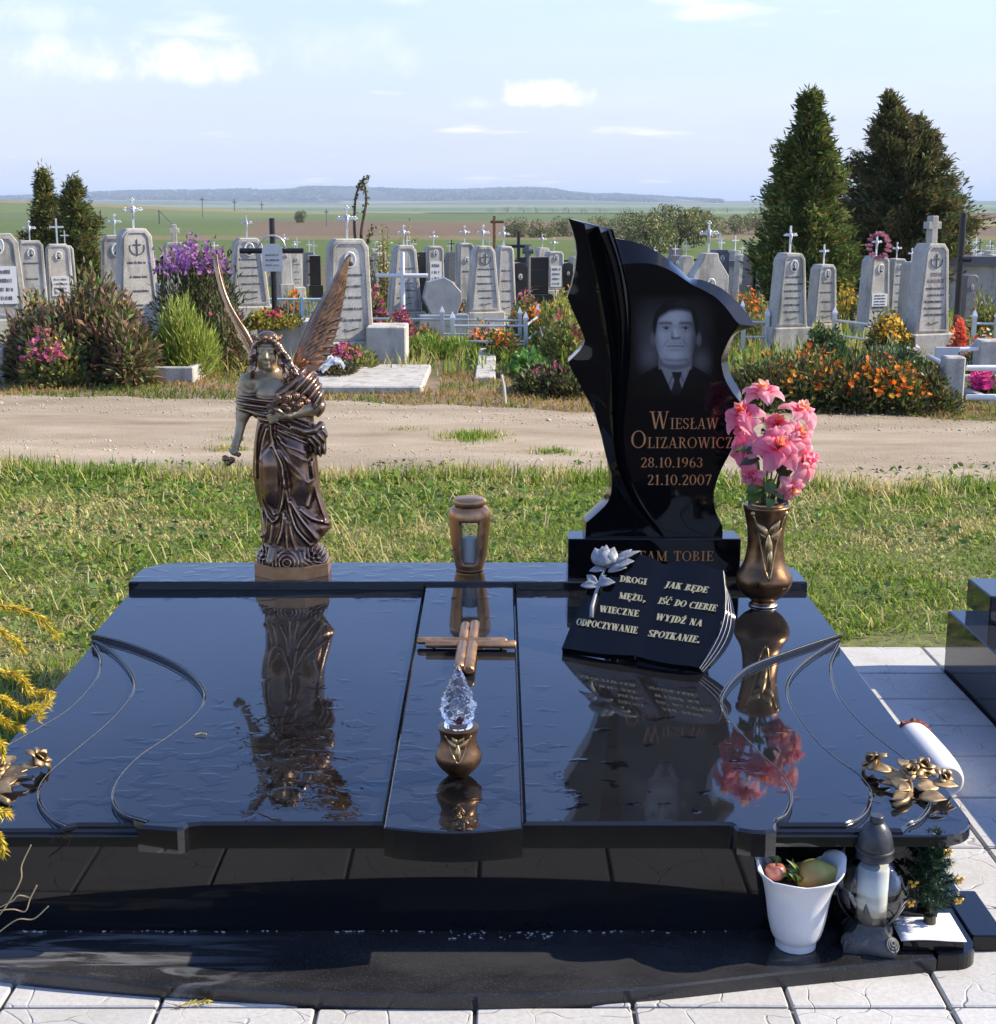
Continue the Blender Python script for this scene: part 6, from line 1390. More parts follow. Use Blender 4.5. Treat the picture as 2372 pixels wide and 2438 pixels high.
g(1966, 630, 770, 19, 62, 'lower gravestone with white oval portrait between the two tall conifers', taper=.76, port=.84, crossh=47, cstyle='christ', cmat=M_wht, lines=4)
g(1998, 616, 740, 23, 40, 'gravestone peeking out behind the lower one between the conifers', taper=.8, port=.74, lines=3)
g(2049, 630, 735, 27, 30, 'small far gravestone with garland under the right conifer', taper=.9, port=.8, crossh=24, cstyle='bud', lines=2)
wg = g(2092, 610, 775, 18, 66, 'gravestone with portrait whose cross carries a pink flower wreath', taper=.74, port=.82, crossh=50, cstyle='christ', cmat=M_wht, plaque=(.28, .46), lines=2)
g(2140, 616, 745, 22, 42, 'gravestone with portrait right behind the one with the pink wreath', taper=.85, port=.84, crossh=36, cstyle='bud', lines=4)
g(2176, 624, 760, 20, 38, 'gravestone mostly hidden behind the big right-hand stone with stone crucifix', taper=.8, crossh=30, cstyle='bud', lines=2)
g(2226, 580, 794, 14.3, 92, 'big right-hand concrete gravestone with a grey stone crucifix and carved name', taper=.70, anchor=True, crossh=65, cstyle='stone', cmat=M_con, plinth=116, lines=7, words=['STEFAN', 'KOWALEWSKI'])
g(2313, 654, 760, 20, 34, 'dark terrazzo gravestone with twin portraits at the far right', taper=.95, top='round', port=.72, mat=M_cond, lines=5)
g(1052, 660, 748, 17.6, 96, 'leaning grey rounded granite slab beside the white tubular cross', top='heart', panel=False, lines=0, depth=.08, mat=plain('pale_grey_granite', (.24, .26, .28), .35, var=.15), group='granite stones in the middle of the cemetery')
g(1000, 600, 720, 21, 26, 'black polished stone left beside the plaqued gravestone', taper=1, top='flat', panel=False, lines=0, mat=M_gr2, depth=.08, group='granite stones in the middle of the cemetery')
g(1237, 625, 700, 21, 40, 'small black headstone with rounded top and faint portrait in mid cemetery', taper=1, top='round', panel=False, lines=0, port=.55, mat=M_gr2, depth=.08, group='granite stones in the middle of the cemetery')
g(1268, 612, 700, 24, 78, 'wide low black granite headstone behind the small black one', taper=1, top='flat', panel=False, lines=2, mat=M_gr2, depth=.1, group='granite stones in the middle of the cemetery')
g(1352, 625, 690, 22, 26, 'tiny black memorial beside the headstone’s left tip', taper=1, top='round', panel=False, lines=0, port=.6, mat=M_gr2, depth=.06, group='granite stones in the middle of the cemetery')
# a scatter of far stones filling the back rows
far = [(20, 590, 27), (232, 600, 27), (350, 592, 26), (508, 600, 28), (675, 590, 24), (700, 598, 28), (735, 600, 30), (905, 602, 29), (1070, 606, 32), (1400, 612, 30), (1430, 606, 28), (1475, 610, 33), (1770, 606, 28), (1800, 612, 31), (1560, 612, 31), (1610, 608, 29), (2075, 622, 30), (2205, 610, 28), (2340, 618, 27), (2360, 606, 30)]
fl_lab = ['far concrete gravestone in the back rows, %s' % q for q in ('next to the picture’s left edge', 'right of the left conifers', 'behind the aster bush', 'left of the black pipe cross', 'right of the black pipe cross', 'between pipe cross and angel’s right wing', 'just left of the angel’s right wing', 'left of the white tubular cross', 'above the grey rounded slab',
    'first left behind the headstone', 'second left behind the headstone', 'centred behind the headstone', 'left of the first tall conifer', 'touching the first tall conifer', 'right behind the headstone’s top', 'under the headstone’s right arc', 'between the tall conifers', 'under the second conifer', 'by the dark wall', 'at the right picture edge')]
for (x, yt, Y), lb_ in zip(far, fl_lab): g(x, yt, yt + 85, Y, random.uniform(26, 36), lb_, taper=random.uniform(.8, .95), top=random.choice(('cham', 'round', 'cham')), port=.78, crossh=random.choice((26, 30, 22)), cstyle=random.choice(('bud', 'plain')), cmat=random.choice((M_slv, M_wht, M_slv)), lines=3, panel=False, mat=random.choice((M_con, M_con, M_cond)))
for k in range(46):                                  # the crowded last rows, too small to tell apart
    Y = random.uniform(25, 37); x = random.choice((random.uniform(0, 60), random.uniform(200, 1400), random.uniform(200, 1400), random.uniform(1420, 1800), random.uniform(2300, 2372))); yt = 585 + random.uniform(0, 26) + (37 - Y) * .8
    g(x, yt, yt + 70, Y, random.uniform(20, 34), 'tiny far gravestone in the crowded last rows of the cemetery', taper=random.uniform(.8, 1), top=random.choice(('cham', 'round', 'flat')), crossh=random.choice((22, 28, 34)), cstyle='plain', cmat=random.choice((M_slv, M_wht, M_blk, M_slv)), lines=0, panel=False, mat=random.choice((M_con, M_con, M_cond, M_gr2)), group='tiny far gravestones')
# garland on one cross
# (built on the stone's own axis, at its true distance)
def blossom(mb, c, r, n=5, up=(0, -.5, .8)):
    c = Vector(c); ax = Vector(up).normalized(); u_ = ax.orthogonal().normalized(); v_ = ax.cross(u_)
    for k in range(n):
        a = 6.2832 * k / n + random.uniform(-.2, .2); d = u_ * math.cos(a) + v_ * math.sin(a); s_ = ax.cross(d); mb.add([tuple(c), tuple(c + d * r * .6 - s_ * r * .35 + ax * r * .1), tuple(c + d * r + ax * r * .25), tuple(c + d * r * .6 + s_ * r * .35 + ax * r * .1)], [(0, 1, 2, 3)])
gp_ = onY(2092, 585, 17.9); gw = empty('flower_wreath', tuple(gp_), 0, 'wreath of pink artificial flowers hung around a cross', 'wreath')
for k in range(14):
    a = 6.2832 * k / 14; b = MB()
    for j in range(3): blossom(b, (.12 * math.cos(a) + random.uniform(-.02, .02), -.03, .14 * math.sin(a) + random.uniform(-.02, .02)), .04)
    b.build('wreath_flower', petalmat('wreath_pink%d' % k, (.45, .14, .22), (.6, .3, .36)), gw)
# ------------------------------------------------------------------ free-standing crosses
def pipe_cross(xp, yt, yb, ybar, x0, x1, Y, r, mat, label, plate=None):
    a = onY(xp, yt, Y); b_ = onY(xp, yb, Y); gnd = tz(a.x, Y); o = empty('pipe_cross', (a.x, Y, gnd), 0, label, 'cross', 'pipe crosses among the graves')
    bb = MB(); bb.tube([(0, 0, min(b_.z - gnd, 0)), (0, 0, a.z - gnd)], r, 12); bb.build('upright', mat, o, smooth=True, auto=50)
    l_, r_ = onY(x0, ybar, Y), onY(x1, ybar, Y); bb = MB(); bb.tube([(l_.x - a.x, -.002, l_.z - gnd), (r_.x - a.x, -.002, r_.z - gnd)], r * .95, 12); bb.build('arm', mat, o, smooth=True, auto=50)
    if plate:
        bb = MB(); q = onY(xp, ybar, Y).z - gnd; s_ = plate; bb.loft([[(-s_ * .5, -r - .012, q - s_), (s_ * .5, -r - .012, q - s_), (s_ * .5, -r - .012, q + s_ * .1), (s_ * .3, -r - .012, q + s_ * .35), (-s_ * .3, -r - .012, q + s_ * .35), (-s_ * .5, -r - .012, q + s_ * .1)], [(-s_ * .5, -r - .004, q - s_), (s_ * .5, -r - .004, q - s_), (s_ * .5, -r - .004, q + s_ * .1), (s_ * .3, -r - .004, q + s_ * .35), (-s_ * .3, -r - .004, q + s_ * .35), (-s_ * .5, -r - .004, q + s_ * .1)]], True, True, True)
        pl_ = bb.build('name_plate', M_slv, o); 
        for i in range(3): worn_line(pl_, -s_ * .35, s_ * .35, -r - .0125, q - s_ * (.75 - .25 * i), s_ * .1, M_ink)
        bb = MB(); bb.tube([(s_ * .62 * math.cos(t_), -r - .006, q + s_ * .25 + s_ * .5 * math.sin(t_)) for t_ in [-.3 + .38 * i for i in range(10)]], .012, 6); bb.build('arch_ornament', M_slv, o, smooth=True)
    return o
pipe_cross(647, 519, 790, 597, 571, 723, 14.6, .028, M_blk, 'tall black pipe cross with a small silver name plate', .2)
pipe_cross(958, 600, 775, 656, 895, 1019, 17.2, .026, M_wht, 'white tubular metal cross standing in front of a gravestone')
pipe_cross(2295, 507, 790, 617, 2280, 2312, 15.4, .034, M_blk, 'black pipe cross at the right beside the big stone with crucifix')
pipe_cross(1235, 550, 660, 586, 1205, 1265, 26, .03, M_blk, 'thin black cross in the far middle behind the black stones')
pipe_cross(1257, 585, 690, 597, 1244, 1270, 24, .05, M_cond, 'stubby dark stone cross behind the black stones')
pipe_cross(1798, 590, 700, 640, 1790, 1806, 21, .025, M_blk, 'lone black post cross right of the black headstone')
pipe_cross(1177, 514, 620, 528, 1168, 1200, 40, .04, M_br, 'rusty pole cross far off above the middle graves')
# ------------------------------------------------------------------ fences
def fence(pts, Y_h, label, mat, post_r=.021, rails=(.38, .82), cap=True, group='low metal pipe fences around the graves', ht=.37, bars=0):
    o = empty('pipe_fence', (pts[0][0], pts[0][1], tz(*pts[0])), 0, label, 'fence', group); x0, y0 = pts[0]; g0 = tz(*pts[0])
    P = [(x - x0, y - y0, tz(x, y) - g0) for x, y in pts]
    for p in P:
        b = MB(); b.box(p[0] - post_r, p[0] + post_r, p[1] - post_r, p[1] + post_r, p[2] - .03, p[2] + ht); b.build('post', mat, o)
        if cap: b = MB(); c_ = (p[0], p[1], p[2] + ht); b.loft([[(p[0] + q * post_r * 1.2, p[1] + w_ * post_r * 1.2, p[2] + ht) for q, w_ in ((-1, -1), (1, -1), (1, 1), (-1, 1))], [(p[0] + q * post_r * 1.3, p[1] + w_ * post_r * 1.25, p[2] + ht + .02) for q, w_ in ((-1, -1), (1, -1), (1, 1), (-1, 1))], [(p[0] + q * .002, p[1] + w_ * .002, p[2] + ht + .085) for q, w_ in ((-1, -1), (1, -1), (1, 1), (-1, 1))]], True, True, True); b.build('pointed_cap', M_wht, o)
    for i in range(len(P) - 1):
        for r in rails: a, c_ = P[i], P[i + 1]; b = MB(); b.tube([(a[0], a[1], a[2] + ht * r), (c_[0], c_[1], c_[2] + ht * r)], .014, 8); b.build('rail', mat, o, smooth=True, auto=50)
        for k in range(bars): t_ = (k + .5) / bars; a, c_ = P[i], P[i + 1]; b = MB(); x, y, z = (a[j] + (c_[j] - a[j]) * t_ for j in range(3)); b.tube([(x, y, z + ht * .1), (x, y, z + ht * .95)], .007, 5); b.build('bar', mat, o)
    return o
def gp(px, py): p = onZ(px, py, 0); return (p.x, p.y)
def gy(px, Y): return (onY(px, 800, Y).x, Y)
fence([gy(872, 16.6), gy(1053, 16.4), gy(1238, 16.2)], 0, 'silver pipe fence with pointed white posts behind the low concrete box', M_slv)
fence([gy(1078, 15.2), gy(1252, 15.2), gy(1280, 17)], 0, 'silver pipe fence with pointed white posts in front of the carved-cross gravestone', M_slv)
fence([gy(1826, 15.9), gy(1770, 15.9), gy(1766, 18)], 0, 'short silver pipe fence left of the crucifix gravestone before the conifers', M_slv)
fence([gy(1986, 16.3), gy(2096, 15.2), gy(2180, 15.2)], 0, 'silver pipe fence running behind the orange marigolds', M_slv)
fence([gy(2318, 15.6), gy(2372, 15.6), gy(2440, 15.6)], 0, 'silver pipe fence with white caps right of the black pipe cross', M_slv)
fence([gy(600, 16.6), gy(722, 16.6), gy(790, 16.6)], 0, 'pale blue welded fence with thin bars behind the angel’s head', M_blu, .018, (.1, .5, .95), False, ht=.55, bars=9)
fence([gy(-20, 16.2), gy(38, 15.4), gy(95, 15.6)], 0, 'silver pipe fence at the left picture edge under the gravestones', M_slv, rails=(.85,), ht=.45, cap=False)
# right foreground: concrete posts carrying thick white pipes
def cpost(px, ytop, ybot, wpx, Y, label):
    p = onY(px, ytop, Y); k = (onY(px + 100, ytop, Y).x - p.x) / 100; b = MB(); w_ = wpx * k / 2; b.bbox(-w_, w_, -w_, w_, -.05, p.z, .012); o = b.build('concrete_post', M_con, label=label, cat='post', group='concrete fence posts at the right'); o.location = (p.x, Y + w_, 0); return o
cpost(2278, 850, 976, 48, 10.75, 'square concrete fence post beside the marigold bush by the road')
cpost(2366, 811, 920, 58, 12.6, 'square concrete fence post cut off by the right picture edge')
def pipe(p0, p1, r, label, mat=M_wht):
    b = MB(); c_ = Vector(p0); b.tube([(0, 0, 0), tuple(Vector(p1) - c_)], r, 12); o = b.build('pipe_rail', mat, smooth=True, auto=50, label=label, cat='rail', group='pipe rails of the right-hand grave enclosure'); o.location = c_
q0, q1 = onY(2302, 876, 10.82), onY(2460, 876, 10.82); pipe(q0, q1, .022, 'upper white pipe rail leaving the roadside concrete post')
q0, q1 = onY(2302, 946, 10.82), onY(2460, 946, 10.82); pipe(q0, q1, .022, 'lower white pipe rail near the ground at the roadside post')
q0, q1 = onY(2262, 876, 10.85), onY(2210, 848, 13.2); pipe(q0, q1, .022, 'bluish pipe rail running back from the roadside post towards the big gravestone', M_slv)
q0, q1 = onY(2285, 832, 12.66), onY(2345, 830, 12.66); pipe(q0, q1, .020, 'short white pipe rail below the orange artificial flowers')
b = MB(); b.box(-.36, .36, -.02, .02, 0, .16); wp = b.build('white_board', M_wht, label='white flat panel behind the roadside fence rails at the right', cat='panel'); p_ = onY(2318, 868, 13.4); wp.location = (p_.x, 13.4, p_.z)
# kerbs, slabs, boxes
def kerb(x0, x1, y0, y1, h, label, hollow=True, name='grave_kerb'):
    b = MB(); t_ = .07
    if hollow: b.bbox(x0, x1, y0, y0 + t_, -.03, h, .01); b.bbox(x0, x1, y1 - t_, y1, -.03, h, .01); b.bbox(x0, x0 + t_, y0 + t_, y1 - t_, -.03, h - .003, .01); b.bbox(x1 - t_, x1, y0 + t_, y1 - t_, -.03, h - .003, .01)
    else: b.bbox(x0, x1, y0, y1, -.03, h, .012)
    o = b.build(name, M_con, label=label, cat='kerb' if hollow else 'slab'); return o
k0 = gp(334, 910); k1 = gp(470, 905); kerb(k0[0], k1[0], k0[1], k0[1] + 1.1, .13, 'low concrete grave kerb under the feathery yellow-green plant')
k0 = gp(80, 914); k1 = gp(215, 912); kerb(k0[0], k1[0], k0[1], k0[1] + 1.3, .10, 'low concrete grave kerb in front of the reddish shrub at the left')
k0 = gp(600, 934); k1 = gp(1005, 934); k2 = gp(1005, 880); kerb(k0[0], k1[0], k0[1], k2[1], .05, 'flat concrete slab in front of the portrait gravestone behind the angel', False, 'concrete_slab')
a = onY(873, 869, 14.0); c_ = onY(967, 869, 14.0); kerb(a.x, c_.x, 14.0, 14.5, onY(900, 778, 14.0).z, 'square concrete box right beside the portrait gravestone', False, 'concrete_box')
k0 = gp(-60, 905); k1 = gp(12, 905); kerb(k0[0], k1[0], k0[1], k0[1] + 1.4, .28, 'pale concrete grave edge at the left picture border', True)
k0 = gp(1130, 905); k1 = gp(1180, 905); kerb(k0[0], k1[0], k0[1], gp(1150, 835)[1], .03, 'narrow concrete path slab between the graves', False, 'concrete_slab')
k0 = gp(2310, 962); kerb(k0[0] + .1, k0[0] + 2.2, 11.1, 12.5, .06, 'low concrete grave kerb behind the white rails at the right')
a = onY(1290, 858, 14.6); b = MB(); b.bbox(a.x, a.x + .7, 14.4, 15.6, 0, .22, .01); b.build('granite_tomb_box', M_gr2, label='dark granite tomb edge left of the black headstone among flowers', cat='grave')
a = onY(640, 775, 14.3); b = MB(); b.bbox(a.x - .1, a.x + .62, 14.2, 14.9, 0, .36, .01); b.build('concrete_box', M_con, label='weathered concrete grave box behind the angel’s head', cat='grave')
st_ = onZ(1204, 960, 0); b = MB(); b.tube([(0, 0, 0), (-.01, 0, .12), (-.03, .0, .22)], [.014, .013, .010], 6); o = b.build('wooden_stake', plain('bleached_wood', (.6, .56, .5), .8), label='short pale wooden stake at the edge of the road', cat='stake'); o.location = st_
# low grey wall with dark rail behind the right-hand graves
wz_ = onY(2320, 660, 24); b = MB(); b.box(wz_.x - .5, wz_.x + 4, 24, 24.2, tz(8, 24) - .1, onY(2300, 632, 24).z); wl_ = b.build('cemetery_wall', M_con, label='low grey cemetery wall at the far right', cat='wall')
b = MB(); b.box(wz_.x - .6, wz_.x + 4.1, 23.9, 24.25, onY(2300, 632, 24).z + .002, onY(2300, 610, 24).z); o = b.build('wall_coping', M_cond, wl_)
wz_ = onY(1730, 660, 30); b = MB(); b.box(wz_.x - .2, wz_.x + 1.4, 30, 30.2, tz(5, 30) - .1, onY(1750, 634, 30).z); wl_ = b.build('cemetery_wall', M_con, label='low grey wall behind the graves left of the tall conifers', cat='wall')
b = MB(); b.box(wz_.x - .25, wz_.x + 1.45, 29.95, 30.25, onY(1750, 634, 30).z + .002, onY(1750, 620, 30).z); b.build('wall_coping', M_cond, wl_)
def farfence(px0, px1, Y, h, label):
    x0, x1 = onY(px0, 600, Y).x, onY(px1, 600, Y).x; o = empty('far_fence', (x0, Y, tz(x0, Y)), 0, label, 'fence', 'dark fences at the back of the cemetery'); n = max(3, int((x1 - x0) / 1.6))
    for i in range(n + 1): b = MB(); b.box(-.03, .03, -.03, .03, -.1, h); p = b.build('post', M_blk, o); p.location = ((x1 - x0) * i / n, 0, 0)
    for z in (h * .5, h * .92): b = MB(); b.box(0, x1 - x0, -.015, .015, z, z + .04); b.build('rail', M_blk, o)
farfence(820, 1400, 31, .75, 'dark rail fence behind the middle graves'); farfence(1760, 2060, 30, .75, 'dark rail fence under the tall conifers'); farfence(250, 620, 32, .7, 'dark rail fence behind the asters')
farfence(1480, 1760, 32, .75, 'dark rail fence behind the black headstone')
# ------------------------------------------------------------------ plants
M_leaf = leafmat('leaf_tissue'); M_blade = leafmat('grass_blade', .6, .42, .25); M_need2 = leafmat('conifer_scale_leaf', .6, .25, .2); M_pet = leafmat('flower_petal', .6, .35, .2)
M_bark = plain('brown_bark', (.09, .06, .04), .9, var=.4, scale=14, bump=.6); M_gstem = plain('herb_stem', (.10, .11, .04), .7, var=.4); M_rstem = plain('reddish_stem', (.16, .07, .04), .7, var=.3)
def vnoise(x, y, s, seed=0):
    r = np.random.default_rng(seed); g_ = r.random((64, 64)); x = x / s; y = y / s; xi, yi = np.floor(x).astype(int), np.floor(y).astype(int); fx_, fy_ = x - xi, y - yi; fx_ = fx_ * fx_ * (3 - 2 * fx_); fy_ = fy_ * fy_ * (3 - 2 * fy_); q = lambda a, b: g_[a % 64, b % 64]
    return (q(xi, yi) * (1 - fx_) + q(xi + 1, yi) * fx_) * (1 - fy_) + (q(xi, yi + 1) * (1 - fx_) + q(xi + 1, yi + 1) * fx_) * fy_
def unit(a): return a / (np.linalg.norm(a, axis=-1, keepdims=True) + 1e-12)
def leafcloud(name, P, D, Ln, Wd, Cc, mat, parent=None, droop=0.15, **kw):
    """one pointed leaf (a folded quad) per row"""
    n = len(P); D = unit(D); Rn = rng.normal(size=(n, 3)); S = unit(np.cross(D, Rn)); Nn = np.cross(S, D); Ln = Ln[:, None]; Wd = Wd[:, None]
    V = np.stack([P, P + D * Ln * .45 - S * Wd * .5 + Nn * Ln * .06, P + D * Ln - np.array([0, 0, 1.0]) * Ln * droop, P + D * Ln * .45 + S * Wd * .5 + Nn * Ln * .06], 1).reshape(-1, 3)
    F = np.arange(4 * n).reshape(n, 4); return npmesh(name, V, F, mat, parent, np.repeat(Cc, 4, 0), **kw)
def pal(n, cols, wts, jit=.25, gain=1.55):
    c = np.array(cols, float)[rng.choice(len(cols), n, p=np.array(wts) / sum(wts))]; return np.clip(np.where(c.max(1, keepdims=True) < .3, c * gain, c) * (1 + jit * rng.normal(size=(n, 1))) * (1 + .08 * rng.normal(size=(n, 3))), .004, .95)
def blooms(name, P, r, Cc, parent, k=5, up=None, label=None):
    """flat many-petalled heads"""
    n = len(P); U = unit(rng.normal(size=(n, 3)) * .55 + np.array([0, -.45, .8])) if up is None else up; A = unit(np.cross(U, rng.normal(size=(n, 3)))); B = np.cross(U, A); Vs, Cs = [], []
    for i in range(k):
        a = 2 * math.pi * i / k; d = A * math.cos(a) + B * math.sin(a); s_ = np.cross(U, d); rr = (r * rng.uniform(.8, 1.15, n))[:, None]
        Vs.append(np.stack([P, P + d * rr * .6 - s_ * rr * .38, P + d * rr + U * rr * .2, P + d * rr * .6 + s_ * rr * .38], 1)); Cs.append(np.repeat((Cc * rng.uniform(.8, 1.15, (n, 1)))[:, None], 4, 1))
    V = np.concatenate(Vs).reshape(-1, 3); return npmesh(name, V, np.arange(len(V)).reshape(-1, 4), M_pet, parent, np.concatenate(Cs).reshape(-1, 3), kind='stuff', label=label)
def mound_pts(n, w_, d_, h_, shell=.55, lumps=9, flat=.55):
    """points in an uneven mound: several overlapping domes"""
    cx = rng.uniform(-.36, .36, lumps) * w_; cy = rng.uniform(-.3, .3, lumps) * d_; hh = h_ * rng.uniform(flat, 1.0, lumps) * (1 - (.5 if flat < .7 else .2) * (np.abs(cx) / (w_ * .5)) ** 2); hh[0] = h_; cx[0] *= .4
    k = rng.integers(0, lumps, n); u_ = unit(rng.normal(size=(n, 3))); u_[:, 2] = np.abs(u_[:, 2]); rad = (shell + (1 - shell) * rng.random(n) ** .5) * rng.uniform(.85, 1.08, n)
    sx_, sy_ = w_ * .27, d_ * .33
    P = np.stack([cx[k] + u_[:, 0] * rad * sx_, cy[k] + u_[:, 1] * rad * sy_, u_[:, 2] * rad * hh[k]], 1); return P, u_
def shrub(x0, x1, yt, yb, Y, label, cat, cols, wts, n, ll, lw, depth=.7, flowers=None, updir=.5, shell=.5, stems=14, stemmat=None, name='shrub', group=None, lumps=9, droop=.15, base=None, flat=.55):
    xc = (x0 + x1) / 2; top_ = onY(xc, yt, Y); gx = top_.x; gnd = tz(gx, Y) if base is None else base; w_ = onY(x1, yt, Y).x - onY(x0, yt, Y).x; h_ = max(top_.z - gnd, .12)
    o = empty(name, (gx, Y, gnd), 0, label, cat, group); d_ = depth
    P, u_ = mound_pts(n, w_, d_, h_, shell, lumps, flat); D = u_ + np.array([0, 0, updir]) + rng.normal(size=(n, 3)) * .45
    leafcloud('foliage', P, D, ll * rng.uniform(.6, 1.25, n), lw * rng.uniform(.7, 1.2, n), pal(n, cols, wts), M_leaf, o, droop)
    for k in range(stems):
        a = rng.uniform(0, 6.28); rx_ = rng.uniform(.1, .42) * w_; b = MB(); q = (rx_ * math.cos(a), d_ * .35 * math.sin(a), h_ * rng.uniform(.55, .85)); b.tube([(q[0] * .3, q[1] * .3, -.02), (q[0] * .7, q[1] * .7, q[2] * .55), q], [.008, .006, .003], 5); b.build('stem', stemmat or M_gstem, o)
    if flowers:
        for (fn, fc, fr, zlo, fcols) in flowers:
            Pf, uf = mound_pts(fc * 3, w_, d_, h_, .96, lumps, flat); sel = Pf[:, 2] > zlo * h_; Pf = Pf[sel][:fc]
            if len(Pf): blooms(fn, Pf + np.array([0, -.015, .015]), np.full(len(Pf), fr) * rng.uniform(.7, 1.2, len(Pf)), pal(len(Pf), fcols, [1] * len(fcols), .15), o, 6)
    return o
RED = [(.10, .085, .035), (.16, .095, .055), (.09, .13, .035), (.22, .13, .08), (.05, .055, .02)]; RW = [3, 3, 2.5, 1.2, 2]
GRN = [(.06, .10, .02), (.09, .14, .03), (.035, .06, .015), (.15, .17, .04)]; GW = [3, 2, 2, 1]
FEA = [(.22, .27, .04), (.28, .31, .06), (.15, .20, .03), (.20, .17, .05)]; FW = [3, 2, 2, .6]
MAR = [(.06, .085, .02), (.09, .07, .03), (.035, .04, .015), (.12, .10, .04), (.10, .13, .03)]; MW = [3, 2.2, 2, 1.2, 1.2]
SED = [(.10, .14, .04), (.22, .21, .05), (.30, .25, .06), (.06, .08, .03)]; SW = [2, 2, 1, 1]
ORG = [(.75, .20, .015), (.80, .30, .02), (.65, .13, .01)]; YEL = [(.78, .42, .03), (.75, .50, .06)]; PUR = [(.38, .14, .42), (.46, .20, .50), (.30, .10, .34)]; PNK = [(.38, .07, .14), (.46, .12, .20), (.28, .05, .10)]
shrub(45, 352, 640, 900, 12.75, 'reddish-green peony shrub sprawling at the left beyond the road', 'shrub', RED, RW, 8500, .115, .030, 1.1, None, .35, .45, 26, M_rstem, lumps=16)
shrub(-20, 120, 690, 905, 12.9, 'dark reddish leaf mass at the left picture edge beside the peony', 'shrub', RED, RW, 2600, .10, .028, .9, None, .35, .45, 8, M_rstem)
shrub(250, 372, 745, 905, 12.4, 'dark low part of the reddish peony right before the kerb', 'shrub', RED, [2, 2, 2, 1, 3], 3000, .10, .028, .8, None, .3, .4, 10, M_rstem)
shrub(50, 190, 780, 908, 12.2, 'stonecrop with flat magenta heads in front of the peony shrub', 'flower clump', SED, SW, 1600, .07, .035, .6, [('flower_head', 144, 0.0263, .45, PNK)], .6)
shrub(362, 512, 698, 880, 13.0, 'feathery yellow-green plant standing in a concrete kerb', 'shrub', FEA, FW, 9500, .10, .010, .7, None, 1.2, .25, 22, lumps=12, droop=.05)
shrub(365, 570, 560, 790, 14.4, 'tall purple aster bush in bloom left of the angel', 'shrub', [(.045, .06, .018), (.07, .08, .025), (.03, .035, .012), (.10, .08, .04)], [3, 2, 2, 1], 8000, .085, .018, .9, [('aster_flower', 1300, .021, .70, PUR)], .7, .2, 30, lumps=18, flat=.86)
shrub(480, 590, 680, 850, 13.6, 'sparse dark twigs with small flowers right under the aster bush', 'shrub', RED, RW, 1300, .08, .02, .6, [('aster_flower', 40, .02, .3, PNK)], .7, .3, 18)
shrub(588, 710, 738, 800, 14.0, 'yellow-leaved stonecrop with dark red heads behind the angel’s head', 'flower clump', [(.34, .30, .05), (.40, .33, .07), (.16, .17, .04)], [2, 1, 1], 1500, .06, .03, .5, [('flower_head', 192, 0.0225, .6, [(.28, .03, .06), (.36, .06, .09)])], .6, base=.33)
shrub(765, 890, 815, 900, 13.3, 'stonecrop with pink heads and yellowing leaves behind the angel’s right wing', 'flower clump', SED, SW, 1500, .06, .03, .5, [('flower_head', 176, 0.0225, .5, PNK)], .6)
shrub(740, 835, 855, 925, 12.6, 'bunch of white flowers on the concrete slab right of the angel', 'flower clump', [(.05, .05, .025), (.09, .07, .03)], [1, 1], 900, .06, .02, .4, [('white_flower', 90, .04, .45, [(.78, .78, .76), (.70, .72, .76)])], .6, base=.05)
shrub(868, 925, 685, 775, 17.3, 'magenta stonecrop tall between the portrait stone and the white cross', 'flower clump', SED, SW, 1400, .07, .03, .5, [('flower_head', 304, 0.0375, .2, PNK)], .6)
shrub(912, 992, 737, 790, 15.6, 'magenta stonecrop above the square concrete box', 'flower clump', SED, SW, 1400, .06, .03, .5, [('flower_head', 256, 0.0300, .35, PNK)], .6)
shrub(968, 1055, 775, 822, 16.0, 'low clump of orange and pink flowers under the grey rounded slab', 'flower clump', GRN, GW, 1100, .07, .02, .5, [('small_flower', 120, .02, .3, ORG + [(.8, .4, .35)])])
shrub(1110, 1205, 765, 812, 15.6, 'low row of pink and orange flowers before the carved-cross gravestone', 'flower clump', GRN, GW, 1300, .07, .02, .5, [('small_flower', 160, .021, .3, ORG + [(.78, .4, .38), (.75, .35, .3)])])
shrub(960, 1120, 800, 845, 15.0, 'bright green low growth in the middle between graves', 'flower clump', [(.10, .17, .02), (.13, .20, .03), (.2, .22, .05)], [2, 2, 1], 2200, .12, .014, .8, None, 1.0)
shrub(1218, 1300, 712, 775, 17.0, 'orange marigolds between the middle gravestones', 'flower clump', GRN, GW, 1500, .07, .02, .6, [('small_flower', 260, .02, .4, ORG)])
shrub(1270, 1375, 690, 800, 16.0, 'tall yellow-green weedy growth left of the black headstone', 'shrub', FEA + RED, FW + [1, 1, 1, .6, .5], 3400, .09, .016, .8, None, .9, .3, 20)
shrub(1290, 1400, 745, 870, 13.8, 'yellowing stonecrop with dull red heads just left of the black headstone', 'flower clump', SED, SW, 2600, .07, .03, .6, [('flower_head', 128, 0.0300, .5, [(.22, .03, .05), (.3, .07, .09)])], .7)
shrub(1222, 1290, 838, 905, 13.0, 'curly bright green leafy plant at the edge of the graves', 'plant', [(.10, .20, .04), (.14, .26, .06), (.07, .14, .03)], [2, 1, 1], 800, .10, .06, .4)
shrub(1235, 1405, 868, 972, 11.8, 'dark bushy stonecrop with pink heads directly left of the black headstone', 'shrub', [(.045, .045, .018), (.07, .085, .02), (.03, .025, .012), (.12, .12, .04)], [3, 2, 2, 1], 4200, .07, .022, .8, [('flower_head', 144, 0.0225, .75, PNK)], .6, .35, 16)
shrub(1160, 1240, 780, 850, 14.6, 'dry flowers and weeds on the middle grave edge', 'flower clump', SED + MAR, SW + MW, 1300, .08, .018, .5, [('small_flower', 80, .02, .4, ORG)])
